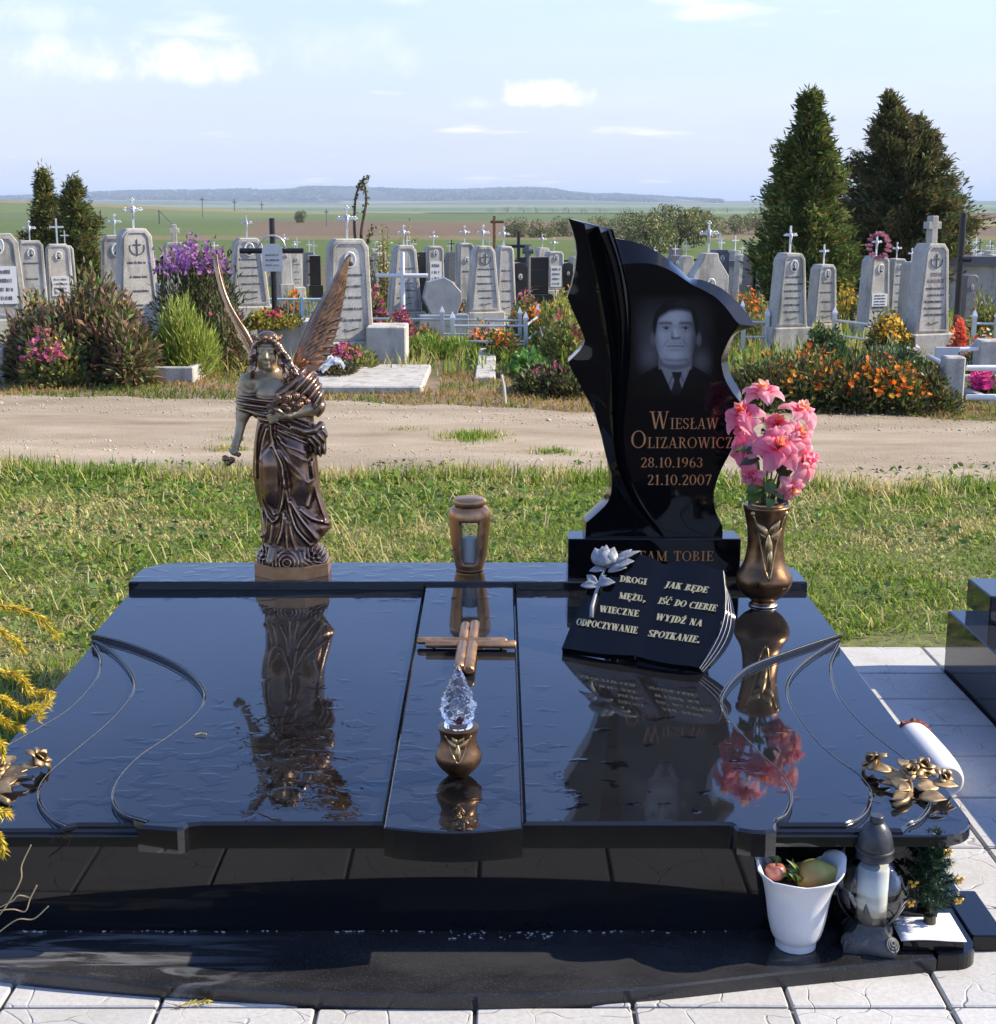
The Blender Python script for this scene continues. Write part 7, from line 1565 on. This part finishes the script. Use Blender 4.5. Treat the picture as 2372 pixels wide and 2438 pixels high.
for i, (a, b_, t_, lab) in enumerate(((1742, 1920, 828, 'left'), (1860, 2060, 815, 'middle'), (1990, 2190, 832, 'middle right'), (2100, 2262, 868, 'right'))):
    shrub(a, b_, t_, 985, 10.95 + .1 * (i % 2) - .03 * i, 'orange marigold bed beyond the road, %s part right of the black headstone' % lab, 'flower clump', MAR, MW, 5200, .065, .020, 1.0, [('marigold_flower', (70, 150, 190, 120)[i], .023, .30, ORG)], .6, .4, 18, M_rstem, group='orange marigold bed along the road', lumps=14)
shrub(2070, 2172, 735, 812, 14.2, 'yellow chrysanthemum bush behind the marigold bed', 'flower clump', MAR, MW, 2200, .06, .02, .6, [('small_flower', 340, .021, .4, YEL)])
shrub(1965, 2022, 772, 820, 14.0, 'dark green round bush behind the marigold bed', 'shrub', [(.03, .06, .02), (.05, .09, .03)], [1, 1], 1500, .05, .02, .5)
shrub(1925, 1995, 758, 830, 14.4, 'grey-green bush right of the crucifix gravestone', 'shrub', GRN, GW, 1500, .07, .02, .6)
shrub(2060, 2150, 800, 860, 12.6, 'grey-green wormwood behind the marigold bed', 'shrub', [(.12, .16, .08), (.16, .20, .10), (.07, .10, .05)], [2, 1, 1], 1800, .06, .02, .6)
shrub(2140, 2215, 820, 885, 12.3, 'dark green bush with pale blossom before the big gravestone plinth', 'shrub', [(.03, .055, .015), (.06, .10, .03)], [1, 1], 1700, .06, .022, .5, [('small_flower', 16, .02, .5, [(.75, .62, .6)])])
shrub(1760, 1835, 735, 800, 16.8, 'dry brown weeds left of the crucifix gravestone', 'shrub', RED + FEA, RW + [1, 1, 1, 1], 1700, .10, .015, .8, None, .8)
shrub(2225, 2262, 860, 905, 11.9, 'pale pink flowers behind the roadside concrete post', 'flower clump', GRN, GW, 500, .05, .02, .4, [('small_flower', 100, .02, .3, [(.75, .5, .46), (.7, .4, .38)])])
shrub(2310, 2370, 882, 925, 11.5, 'magenta artificial peonies behind the white rails at the right', 'artificial flower', GRN, GW, 500, .06, .03, .4, [('magenta_bloom', 60, .045, .3, [(.70, .04, .22), (.78, .10, .32)])], stems=5)
shrub(2266, 2308, 755, 830, 13.6, 'orange-red artificial gladioli beside the big right-hand gravestone', 'artificial flower', [(.75, .14, .05), (.8, .22, .08)], [1, 1], 300, .06, .05, .2, [('coral_bloom', 260, .03, .05, [(.82, .12, .06), (.85, .22, .10)])], stems=4, lumps=3)
shrub(2300, 2372, 788, 815, 13.0, 'row of red, white and orange flowers above the right-hand rail', 'flower clump', GRN, GW, 600, .05, .02, .4, [('small_flower', 180, .02, .3, [(.65, .06, .05), (.75, .72, .68), (.75, .4, .05)])])
shrub(2325, 2380, 690, 775, 17, 'yellowing tall weeds at the far right', 'shrub', FEA + RED, FW + RW, 1500, .10, .018, .7)
for (x, Y, lab) in ((700, 18.5, 'behind the pale blue fence'), (880, 19.5, 'left of the white tubular cross'), (1075, 20, 'behind the grey rounded slab'), (1255, 18.5, 'before the small black headstone'), (1345, 19, 'left of the black headstone tip'), (1780, 19, 'left of the first tall conifer'), (2025, 20, 'between the conifers'), (520, 18, 'under the aster stems'), (235, 17.5, 'right of the left conifers'), (80, 18, 'before the left gravestones')):
    shrub(x - 42, x + 42, 700 + (16 - Y) * 6, 770, Y, 'small mixed flower clump %s' % lab, 'flower clump', GRN + SED, GW + SW, 900, .08, .02, .6, [('small_flower', 120, .027, .3, random.choice((ORG, PNK, YEL, ORG)))], group='small flower clumps among the graves')
# lanky shrub with small yellowing leaves and a bent bare shoot
def lanky(px, yt, Y, label, n=18, spread=.35):
    tp = onY(px, yt, Y); gnd = tz(tp.x, Y); h_ = tp.z - gnd; o = empty('lanky_bush', (tp.x, Y, gnd), 0, label, 'shrub'); P, D = [], []
    for k in range(n):
        a = rng.uniform(0, 6.28); hh = h_ * rng.uniform(.6, 1.0); q = (spread * math.cos(a) * rng.random(), spread * math.sin(a) * rng.random(), hh); b = MB(); pts = cr([(q[0] * .1, q[1] * .1, 0), (q[0] * .5, q[1] * .5, hh * .5), q], 5); b.tube(pts, [.012 - .009 * i / (len(pts) - 1) for i in range(len(pts))], 5); b.build('stem', M_rstem, o)
        for p in pts[3:]:
            for j in range(6): P.append(np.array(p) + rng.normal(size=3) * .03); D.append(rng.normal(size=3) + np.array([0, 0, .3]))
    P, D = np.array(P), np.array(D); leafcloud('foliage', P, D, rng.uniform(.04, .07, len(P)), rng.uniform(.018, .03, len(P)), pal(len(P), [(.24, .24, .06), (.30, .26, .08), (.14, .15, .04)], [2, 1, 1]), M_leaf, o)
lanky(915, 540, 18.8, 'lanky small-leaved yellowing bush between the portrait stone and white cross', 22, .5)
sh = empty('bent_shoot', tuple(onY(870, 600, 16.8)), 0, 'thin bare shoot arching above the portrait gravestone', 'plant'); s0 = Vector(sh.location)
for pts in ([(866, 640), (860, 560), (872, 480), (868, 440), (865, 430), (878, 420)], [(862, 640), (845, 560), (846, 480), (856, 440), (868, 428)], [(872, 590), (880, 560), (890, 540)]):
    b = MB(); P3 = [tuple(onY(x, y, 16.8) - s0) for x, y in pts]; P3 = cr(P3, 6); b.tube(P3, [.022 - .017 * i / (len(P3) - 1) for i in range(len(P3))], 6); b.build('branch', M_bark, sh)
    q = np.array(P3[len(P3) // 3:]); q = np.repeat(q, 3, 0) + rng.normal(size=(len(q) * 3, 3)) * .012; leafcloud('small_leaves', q, rng.normal(size=q.shape), np.full(len(q), .045), np.full(len(q), .03), pal(len(q), [(.09, .09, .04), (.16, .13, .05)], [1, 1]), M_leaf, sh, kind='stuff')
# ------------------------------------------------------------------ conifers
def conifer(tops, x0, x1, ybase, Y, label, cols, wts, nb=420, per=60, sprig=.16):
    """thuja: leaders with ascending limbs, each limb a flat spray of scale leaves"""
    mx_ = onY((x0 + x1) / 2, ybase, Y); gnd = tz(mx_.x, Y); o = empty('conifer_tree', (mx_.x, Y, gnd), 0, label, 'tree', 'thuja trees among the graves'); Wd = (onY(x1, ybase, Y).x - onY(x0, ybase, Y).x) / 2
    Ps, Ds, Cs = [], [], []
    for (tx, ty, share) in tops:
        tp = onY(tx, ty, Y); H = tp.z - gnd; dx = tp.x - mx_.x; b = MB(); b.tube([(dx * .2, 0, -.05), (dx * .6, 0, H * .4), (dx, 0, H * .97)], [.09, .05, .008], 8); b.build('trunk', M_bark, o, smooth=True)
        n = int(nb * share)
        for k in range(n):
            t_ = 1 - (rng.random() ** .62); z0 = H * (.04 + .94 * t_); rmax = Wd * ((.76 if Wd > .45 else 1.0) if len(tops) == 1 else .8) * min(1, (1 - t_) * 1.3 + .03) ** .95 * 1.12 * (.55 + .45 * min(1, t_ * 6 + .5)); a = rng.uniform(0, 6.28)
            r_ = rmax * (.34 + 1.18 * vnoise(np.array([a * 1.9 + 7]), np.array([z0 * 3.3 + Y]), 1.0, 31)[0]) * rng.uniform(.8, 1.12); out = np.array([math.cos(a), math.sin(a), rng.uniform(.35, .9)]); tipp = np.array([dx * (.3 + .7 * t_) + math.cos(a) * r_, math.sin(a) * r_, min(z0 + r_ * rng.uniform(.2, .55), H)]); st0 = np.array([dx * (.3 + .7 * t_), 0, z0])
            if k % 6 == 0: b = MB(); b.tube([tuple(st0), tuple(st0 * .4 + tipp * .6), tuple(tipp)], [.018, .012, .004], 4); b.build('limb', M_bark, o)
            u_ = rng.beta(2.2, 1.2, per)[:, None]; P = st0 + (tipp - st0) * u_ + rng.normal(size=(per, 3)) * np.array([.5, .5, .6]) * sprig * .75
            dd = (tipp - st0) / (np.linalg.norm(tipp - st0) + 1e-9); Ps.append(P); Ds.append(dd + rng.normal(size=(per, 3)) * .55 + np.array([0, 0, .25]))
            tone = rng.uniform(.55, 1.35); cc = pal(per, cols, wts, .2) * tone; cc[u_[:, 0] < .25] *= np.array([1.1, .85, .8]); Cs.append(cc)
        # feathery leader
        P = np.array([dx, 0, H]) - np.array([0, 0, 1]) * rng.random((90, 1)) * H * .16 + rng.normal(size=(90, 3)) * .045; Ps.append(P); Ds.append(rng.normal(size=(90, 3)) * .6 + np.array([0, 0, .8])); Cs.append(pal(90, cols, wts))
    P, D, Cc = np.concatenate(Ps), np.concatenate(Ds), np.concatenate(Cs); n = len(P)
    leafcloud('crown', P, D, sprig * rng.uniform(.5, 1.2, n), sprig * .26 * rng.uniform(.6, 1.3, n), Cc, M_need2, o, .05); return o
CG = [(.085, .12, .028), (.06, .09, .022), (.15, .16, .04), (.16, .11, .035)]; CB = [(.075, .095, .03), (.11, .09, .035), (.055, .07, .022), (.15, .10, .04)]
conifer([(1931, 212, 1.0)], 1806, 2042, 640, 21, 'tall green thuja, left one of the two big conifers at the right', CG, [3, 2.5, 1.2, .8], 620, 130, .115)
conifer([(2119, 225, .6), (2192, 282, .5)], 1998, 2312, 640, 24, 'broad brownish thuja with two leaders, right one of the two big conifers', CB, [3, 2, 2, 1.2], 680, 130, .125)
conifer([(101, 397, 1.0)], 52, 156, 640, 24, 'slim brown-green thuja, left one of the pair at the left', CB + CG, [2, 1.5, 1, 1, 2, 2, 1, 1], 260, 80, .095)
conifer([(172, 424, 1.0)], 106, 262, 640, 23.5, 'wider brown-green thuja, right one of the pair at the left', CB + CG, [2, 1.5, 1, 1, 2, 2, 1.5, 1], 330, 80, .10)
# ------------------------------------------------------------------ far bushes and trees
def bush(px, yt, wpx, Y, label, cols, wts, n=2600, name='far_tree', group='trees and bushes in the fields'):
    t0 = onY(px, yt, Y); gnd = tz(t0.x, Y) - .3; H = t0.z - gnd; Wd = wpx * Y / FOC; o = empty(name, (t0.x, Y, gnd), 0, label, 'tree' if H > 4 else 'bush', group)
    b = MB(); b.tube([(0, 0, -.2), (.1, 0, H * .45), (-.1, 0, H * .8)], [.05 * H, .035 * H, .01 * H], 7); b.build('trunk', M_bark, o); L_ = 7; cx = rng.uniform(-.32, .32, L_) * Wd; cy = rng.uniform(-.3, .3, L_) * Wd; cz = H * rng.uniform(.30, .72, L_) * (1 - .5 * (np.abs(cx) / Wd) ** 2); rr = np.minimum(H * .34, Wd * .3) * rng.uniform(.7, 1.1, L_); cz[0] = H - rr[0]; cx[0] *= .4
    k = rng.integers(0, L_, n); u_ = unit(rng.normal(size=(n, 3))); P = np.stack([cx[k], cy[k], cz[k]], 1) + u_ * (rr[k] * (.5 + .55 * rng.random(n) ** .5))[:, None]; P[:, 2] = np.abs(P[:, 2]); s_ = H * .075
    leafcloud('crown', P, u_ + rng.normal(size=(n, 3)) * .5, s_ * rng.uniform(.6, 1.3, n), s_ * .6 * rng.uniform(.6, 1.2, n), pal(n, cols, wts, .3) * (.75 + .4 * rng.random(L_)[k][:, None]), M_leaf, o, .1); return o
OLV = [(.10, .12, .04), (.14, .14, .05), (.06, .08, .03), (.20, .16, .06)]; OW = [3, 2, 2, 1]
for (x, yt, wq, Y, lab) in ((1510, 505, 130, 115, 'olive green bush rising right behind the headstone’s top arc'), (1575, 488, 120, 122, 'tallest yellowing bush in the field behind the headstone'), (1640, 496, 90, 130, 'rounded olive tree right of the tallest field bush'), (1690, 504, 80, 128, 'darker bush beside the rounded olive tree'), (1750, 512, 120, 150, 'low dark hedge bush left of the tall conifers'), (1800, 505, 90, 155, 'bush in the field touching the tall conifer'),
                       (1225, 518, 75, 130, 'olive bush left of the headstone, first of the field row'), (1285, 522, 80, 128, 'olive bush left of the headstone, second of the field row'), (1340, 516, 70, 134, 'olive bush just left of the headstone’s tip'), (1440, 515, 90, 126, 'olive bush directly behind the headstone’s wing'), (719, 500, 34, 240, 'small round lone bush in the green field'), (1660, 515, 60, 118, 'small bush in front of the field hedge'), (1535, 508, 170, 72, 'near olive bush above the headstone’s shoulder'), (1618, 498, 150, 76, 'near yellowing bush right above the headstone')): bush(x, yt, wq, Y, lab, OLV, OW, 2400)
DK = [(.035, .05, .025), (.05, .065, .03), (.025, .035, .02)]
for i in range(17):
    x = 1170 + i * 38 + rng.uniform(-14, 14); bush(x, 492 + rng.uniform(-3, 4), rng.uniform(34, 52), 620 + rng.uniform(-30, 30), 'dark tree of the far tree line above the fields, number %s from its left end' % ['one', 'two', 'three', 'four', 'five', 'six', 'seven', 'eight', 'nine', 'ten', 'eleven', 'twelve', 'thirteen', 'fourteen', 'fifteen', 'sixteen', 'seventeen'][i], DK, [1, 1, 1], 260, group='far tree line')
for i, (x, wq) in enumerate(((590, 60), (650, 40), (740, 60), (830, 46), (990, 50), (1040, 36), (2330, 50), (2365, 40), (2300, 36))): bush(x, 497 + rng.uniform(-3, 3), wq, 900, 'small dark copse in the far pale fields, %s' % ('left of the lone bush', 'just left of the lone bush', 'right of the lone bush', 'above the portrait gravestone', 'above the white tubular cross', 'right of the white cross', 'right of the broad thuja', 'at the right picture edge', 'touching the broad thuja')[i], DK, [1, 1, 1], 240, name='far_copse', group='far copses')
# wooded ridge on the horizon: one mass of trees
n = 16000; yy = rng.uniform(3300, 5300, n); aa = rng.uniform(-.42, .15, n); xx = aa * yy; P = np.stack([xx, yy, terrain(xx, yy) - 2], 1); dens_ = np.sin(aa * 31 + yy * .002) + np.sin(aa * 90) * .4; P = P[dens_ > -.75]; n = len(P)
leafcloud('far_woods', P, np.array([0, 0, 1.0]) + rng.normal(size=(n, 3)) * .12, rng.uniform(5, 10, n), rng.uniform(14, 30, n), pal(n, [(.035, .05, .03), (.05, .06, .03), (.03, .04, .025)], [1, 1, 1]), M_leaf, None, 0, kind='stuff', label='bluish wooded ridge along the horizon', cat='woods')
# power poles
for i, (x, yt, yb, Y, lab) in enumerate(((481, 468, 525, 300, 'leftmost thin pole'), (558, 474, 515, 420, 'pole right of the leftmost'), (623, 480, 512, 520, 'third pole'), (777, 497, 545, 200, 'pole above the portrait gravestone'), (214, 470, 482, 700, 'pole on the crest right of the left thujas'))):
    a = onY(x, yt, Y); g0 = tz(a.x, Y); o = empty('power_pole', (a.x, Y, g0), 0, 'thin grey far power pole, %s' % lab, 'pole', 'power poles in the fields'); b = MB(); b.tube([(0, 0, -.3), (0, 0, a.z - g0)], Y * .00035, 6); b.build('pole', M_cond, o); b = MB(); b.tube([(-Y * .0014, 0, a.z - g0 - Y * .002), (Y * .0014, 0, a.z - g0 - Y * .002)], Y * .0003, 5); b.build('crossarm', M_cond, o)
a = onY(378, 500, 220); g0 = tz(a.x, 220); o = empty('power_pole', (a.x, 220, g0), 0, 'braced A-shaped power pole above the aster bush', 'pole', 'power poles in the fields')
for q in (0, 1): b = MB(); b.tube([(q * 2.2, 0, -.3), (0, 0, a.z - g0)], .09, 6); b.build('pole_leg', M_cond, o)
# ------------------------------------------------------------------ grass
def blades(name, P, Ln, Wd, Cc, lean, label, cat, kind='stuff'):
    n = len(P); a = rng.uniform(0, 6.28, n); ln = rng.normal(size=n) * lean[1] + lean[0]; hd = np.stack([np.cos(a), np.sin(a), np.zeros(n)], 1); S = np.stack([-np.sin(a), np.cos(a), np.zeros(n)], 1)
    up = np.array([0, 0, 1.0]); l1 = np.clip(ln * .6, -1.4, 1.5)[:, None]; l2 = np.clip(ln * 1.25, -1.6, 1.75)[:, None]; Ln = Ln[:, None]; Wd = Wd[:, None]
    M1 = P + (hd * np.sin(l1) + up * np.cos(l1)) * Ln * .5; T = M1 + (hd * np.sin(l2) + up * np.cos(l2)) * Ln * .5
    V = np.stack([P - S * Wd * .5, P + S * Wd * .5, M1 - S * Wd * .42, M1 + S * Wd * .42, T - S * Wd * .06, T + S * Wd * .06], 1).reshape(-1, 3); V[:, 2] = np.maximum(V[:, 2], np.repeat(P[:, 2], 6) - .002)
    i = np.arange(n)[:, None] * 6; F = np.concatenate([i + np.array([0, 1, 3, 2]), i + np.array([2, 3, 5, 4])]); return npmesh(name, V, F, M_blade, None, np.repeat(Cc, 6, 0), kind=kind, label=label, cat=cat)
def grass_zone(n, x0, x1, y0, y1, edge1=None, edge0=None):
    x, y = rng.uniform(x0, x1, n), rng.uniform(y0, y1, n); k = np.abs(x) < (y * .40 + .55)
    if edge1 is not None: k &= y < edge1(x) + rng.normal(size=n) * .07
    if edge0 is not None: k &= y > edge0(x) + rng.normal(size=n) * .10
    return x[k], y[k]
GC = np.array([(.17, .27, .025), (.23, .34, .035), (.28, .37, .05), (.11, .18, .02)]); DC = np.array([(.58, .50, .20), (.48, .40, .15), (.64, .57, .28), (.38, .34, .09)])
def lawn_col(x, y, dry0):
    n = len(x); d = vnoise(x, y, .55, 3) * .55 + vnoise(x, y, .17, 5) * .45; dry = rng.random(n) < np.clip(dry0 + (d - .5) * 2.6, .03, .95); c = GC[rng.integers(0, 4, n)]; c[dry] = DC[rng.integers(0, 4, dry.sum())]; return np.clip(c * (1 + .25 * rng.normal(size=(n, 1))), .01, .8)
x, y = grass_zone(185000, -4, 4, 4.35, 8.6, lambda q: edge(q, 8.36, .16, 1.0)); k = ~((x > .78) & (y < 4.80)) & ~((x > -1.14) & (x < .96) & (y < 4.56)) & ~((x > 1.44) & (y < 4.58))
k &= ~((x > .95) & (y < 5.2) & (vnoise(x, y, .3, 9) > .42) & (rng.random(len(x)) < .85)); x, y = x[k], y[k]; n = len(x)
clump = vnoise(x, y, .22, 11); hgt = rng.uniform(.018, .046, n) * (.35 + 1.3 * clump)
blades('lawn_grass', np.stack([x, y, np.full(n, -.008)], 1), hgt, rng.uniform(.003, .0065, n) * (1 + (y - 4.4) * .12), lawn_col(x, y, .27), (1.25, .4), 'mown green grass with dry clippings between the grave and the road', 'grass')
x, y = grass_zone(26000, -2.6, -1.13, 1.6, 4.6); k = (x < -1.27) | (y > 4.0); x, y = x[k & (x < -1.15)], y[k & (x < -1.15)]; n = len(x); blades('lawn_grass', np.stack([x, y, np.full(n, -.008)], 1), rng.uniform(.03, .07, n), rng.uniform(.003, .006, n), lawn_col(x, y, .35), (.7, .5), 'grass strip left of the black granite slab', 'grass')
x, y = grass_zone(3000, -4, 4, 4.6, 7.9); k = (vnoise(x, y, .6, 3) > .45) & ~((x > .78) & (y < 4.9)) & ~((x > -1.2) & (x < 1.0) & (y < 4.62)) & ~((x > 1.4) & (y < 4.7)); x, y = x[k], y[k]; n = len(x)
blades('cut_straw', np.stack([x, y, rng.uniform(.02, .045, n)], 1), rng.uniform(.08, .20, n), rng.uniform(.003, .006, n), DC[rng.integers(0, 4, n)] * 1.1, (1.35, .2), 'long dry cut grass stalks lying on the lawn', 'straw')
# broad weed leaves in the lawn
x, y = grass_zone(9000, -4, 4, 4.5, 8.4); n = len(x); k = vnoise(x, y, .5, 21) > .52; k &= ~((x > .78) & (y < 4.9)) & ~((x > -1.2) & (x < 1.0) & (y < 4.62)) & ~((x > 1.4) & (y < 4.7)); x, y = x[k], y[k]; n = len(x)
leafcloud('lawn_weeds', np.stack([x, y, rng.uniform(.005, .03, n)], 1), rng.normal(size=(n, 3)) * np.array([1, 1, .35]) + np.array([0, 0, .35]), rng.uniform(.02, .05, n), rng.uniform(.012, .028, n), pal(n, [(.06, .12, .02), (.09, .16, .03), (.04, .08, .02)], [1, 1, 1]), M_leaf, None, .05, kind='stuff', label='broad-leaved weeds scattered in the lawn', cat='weeds')
# dry verge beyond the road, grass among the graves
x, y = grass_zone(48000, -6, 6, 9.6, 13.2, None, lambda q: edge(q, 10.98, .2, 4.0)); n = len(x); k = ~((x > -2.2) & (x < -.5) & (y > 11.9) & (y < 13.3)); x, y = x[k], y[k]; n = len(x); c = lawn_col(x, y, .80); c[c[:, 0] > .4] *= np.array([.75, .60, .50])
gl_ = (x < -1.6) & (vnoise(x, y, .6, 4) > .55); c[gl_] = GC[rng.integers(0, 4, gl_.sum())] * .8; c *= np.array([.85, .78, .75])
blades('dry_verge_grass', np.stack([x, y, np.full(n, -.01)], 1), rng.uniform(.03, .075, n), rng.uniform(.006, .012, n), c, (1.05, .5), 'dry brownish grass along the far edge of the road', 'grass')
x, y = grass_zone(70000, -14, 14, 13.0, 33); n = len(x); blades('cemetery_grass', np.stack([x, y, terrain(x, y) - .02], 1), rng.uniform(.08, .26, n), rng.uniform(.010, .022, n), lawn_col(x * .4, y * .4, .38), (.5, .4), 'tall uncut grass between the old graves', 'grass')
n = 900; x = -.16 + .11 * rng.normal(size=n); y = 9.30 + .09 * rng.normal(size=n); blades('road_grass_tuft', np.stack([x, y, np.full(n, .004)], 1), rng.uniform(.03, .07, n), rng.uniform(.005, .009, n), lawn_col(x, y, .1), (.5, .4), 'small green grass tuft growing on the dirt road', 'grass')
for k in range(7):
    q = (rng.uniform(-3, 3), rng.uniform(8.6, 10.0)); n = int(rng.uniform(60, 260)); x = q[0] + .07 * rng.normal(size=n); y = q[1] + .05 * rng.normal(size=n)
    if k == 0: tx_, ty_ = x, y
    else: tx_, ty_ = np.concatenate([tx_, x]), np.concatenate([ty_, y])
n = len(tx_); blades('road_weeds', np.stack([tx_, ty_, np.full(n, .004)], 1), rng.uniform(.02, .05, n), rng.uniform(.004, .008, n), lawn_col(tx_, ty_, .55), (.7, .4), 'sparse little weeds here and there on the dirt road', 'weeds')
# fringe of grass and weeds over the near road edge
x = rng.uniform(-4, 4, 9000); y = edge(x, 8.38, .16, 1.0) + rng.normal(size=9000) * .10 - .02; n = len(x); blades('road_edge_grass', np.stack([x, y, np.full(n, -.006)], 1), rng.uniform(.03, .10, n), rng.uniform(.005, .009, n), lawn_col(x, y, .3), (.6, .5), 'ragged grass fringe along the near edge of the road', 'grass')
# ------------------------------------------------------------------ golden thuja twigs and dry twigs at the left
M_gold_l = leafmat('golden_scale_leaf', .6, .25, .2)
def golden(pts, Y, label, dens=26, r=.003):
    o = empty('golden_thuja_twig', tuple(onY(*pts[0], Y)), 0, label, 'twig', 'golden thuja twigs at the left'); s0 = Vector(o.location); P3 = cr([tuple(onY(a, b, Y + .02 * i) - s0) for i, (a, b) in enumerate(pts)], 8); b = MB(); b.tube(P3, [r - (r - .0008) * i / (len(P3) - 1) for i in range(len(P3))], 5); b.build('twig', plain('golden_twig_bark', (.30, .20, .05), .8), o)
    Ps, Ds = [], []
    for i in range(1, len(P3) - 1):
        d = np.array(P3[i + 1]) - np.array(P3[i - 1]); d /= np.linalg.norm(d) + 1e-9
        for j in range(dens // 2):
            Ps.append(np.array(P3[i]) + rng.normal(size=3) * .002 + d * rng.uniform(-.008, .008)); Ds.append(d * .9 + rng.normal(size=3) * .55 + np.array([0, 0, -.15]))
    Ps, Ds = np.array(Ps), np.array(Ds); n = len(Ps); leafcloud('scale_leaves', Ps, Ds, rng.uniform(.010, .022, n), rng.uniform(.0018, .0032, n), pal(n, [(.55, .40, .03), (.65, .50, .05), (.40, .33, .04)], [2, 2, 1]), M_gold_l, o, .1, kind='stuff')
golden([(-60, 1440), (0, 1442), (50, 1450), (100, 1475), (135, 1515)], 2.75, 'golden thuja twig arching highest at the left edge', 20); golden([(-40, 1490), (10, 1505), (40, 1530), (58, 1550)], 2.75, 'short golden thuja twig below the highest one', 18)
golden([(-60, 1590), (0, 1600), (50, 1610), (72, 1645), (125, 1648)], 2.65, 'golden thuja twig pointing right over the grass at the left', 26); golden([(-40, 1650), (0, 1660), (30, 1680), (60, 1690), (90, 1680)], 2.6, 'middle golden thuja twig with dense tufts at the left', 30); golden([(90, 1720), (100, 1690), (120, 1660)], 2.62, 'small upright golden tuft beside the slab edge', 20)
golden([(-40, 1690), (0, 1710), (20, 1725), (50, 1735)], 2.6, 'golden thuja twig hanging in front of the slab’s left edge', 28); golden([(-30, 1760), (0, 1770), (8, 1800)], 2.55, 'tiny golden tuft at the left picture edge', 18); golden([(-20, 1925), (5, 1930), (25, 1938)], 2.5, 'small golden tuft beside the left cast rose', 18); golden([(-10, 1975), (2, 2000), (6, 2035)], 2.5, 'lowest golden tuft at the left picture edge', 18)
tw = empty('dry_twigs', tuple(onY(-20, 2230, 2.56)), 0, 'bare pale dry twigs curling before the black wall at the left', 'twig'); s0 = Vector(tw.location); M_dt = plain('dry_twig_wood', (.40, .30, .17), .8)
for pts in ([(-10, 2190), (20, 2150), (50, 2095), (52, 2060), (74, 2012)], [(-20, 2170), (30, 2165), (60, 2170), (72, 2140), (88, 2108)], [(-10, 2225), (40, 2190), (80, 2188), (115, 2158)], [(0, 2160), (30, 2145), (45, 2132), (74, 2138)]):
    b = MB(); b.tube(cr([tuple(onY(x_, y_, 2.56) - s0) for x_, y_ in pts], 5), .0013, 5); b.build('twig', M_dt, tw)
p0 = onZ(415, 2400, .014); sg = empty('fallen_sprig', tuple(p0), 0, 'fallen golden thuja sprig on the white tiles by the step', 'twig'); b = MB(); b.tube([(0, 0, .002), (.03, .012, .004), (.06, .018, .003)], .0012, 5); b.build('twig', M_dt, sg)
Ps = np.stack([np.linspace(0.01, .06, 60), np.linspace(.004, .018, 60), np.full(60, .004)], 1); leafcloud('scale_leaves', Ps, np.array([1, .3, .1]) + rng.normal(size=(60, 3)) * .5, rng.uniform(.008, .016, 60), np.full(60, .002), pal(60, [(.55, .42, .04), (.65, .5, .06)], [1, 1]), M_gold_l, sg, kind='stuff')
b = MB(); b.tube([(0, 0, 0), (.012, .004, .002), (.026, .0, .001)], .0016, 5); o = b.build('fallen_leaf', plain('yellow_leaf_bit', (.55, .42, .05), .7), label='tiny yellow leaf stalk lying on the wet left panel', cat='leaf'); q = onS(465, 1753); o.location = (q.x, q.y, q.z + .004)
# ------------------------------------------------------------------ autumn haze
b = MB(); b.box(-9500, 9500, -40, 13600, -45, 75); hz_o = b.build('haze', None, kind='stuff', label='thin autumn haze over the fields', cat='haze')
hm_ = bpy.data.materials.new('thin_haze'); hm_.use_nodes = True; hn = hm_.node_tree; hn.nodes.clear(); ho = hn.nodes.new('ShaderNodeOutputMaterial'); hv = hn.nodes.new('ShaderNodeVolumePrincipled'); hv.inputs['Color'].default_value = (.66, .80, 1.0, 1); hv.inputs['Density'].default_value = 2.1e-4; hv.inputs['Anisotropy'].default_value = 0.0
hn.links.new(hv.outputs[0], ho.inputs['Volume']); hz_o.data.materials.append(hm_)
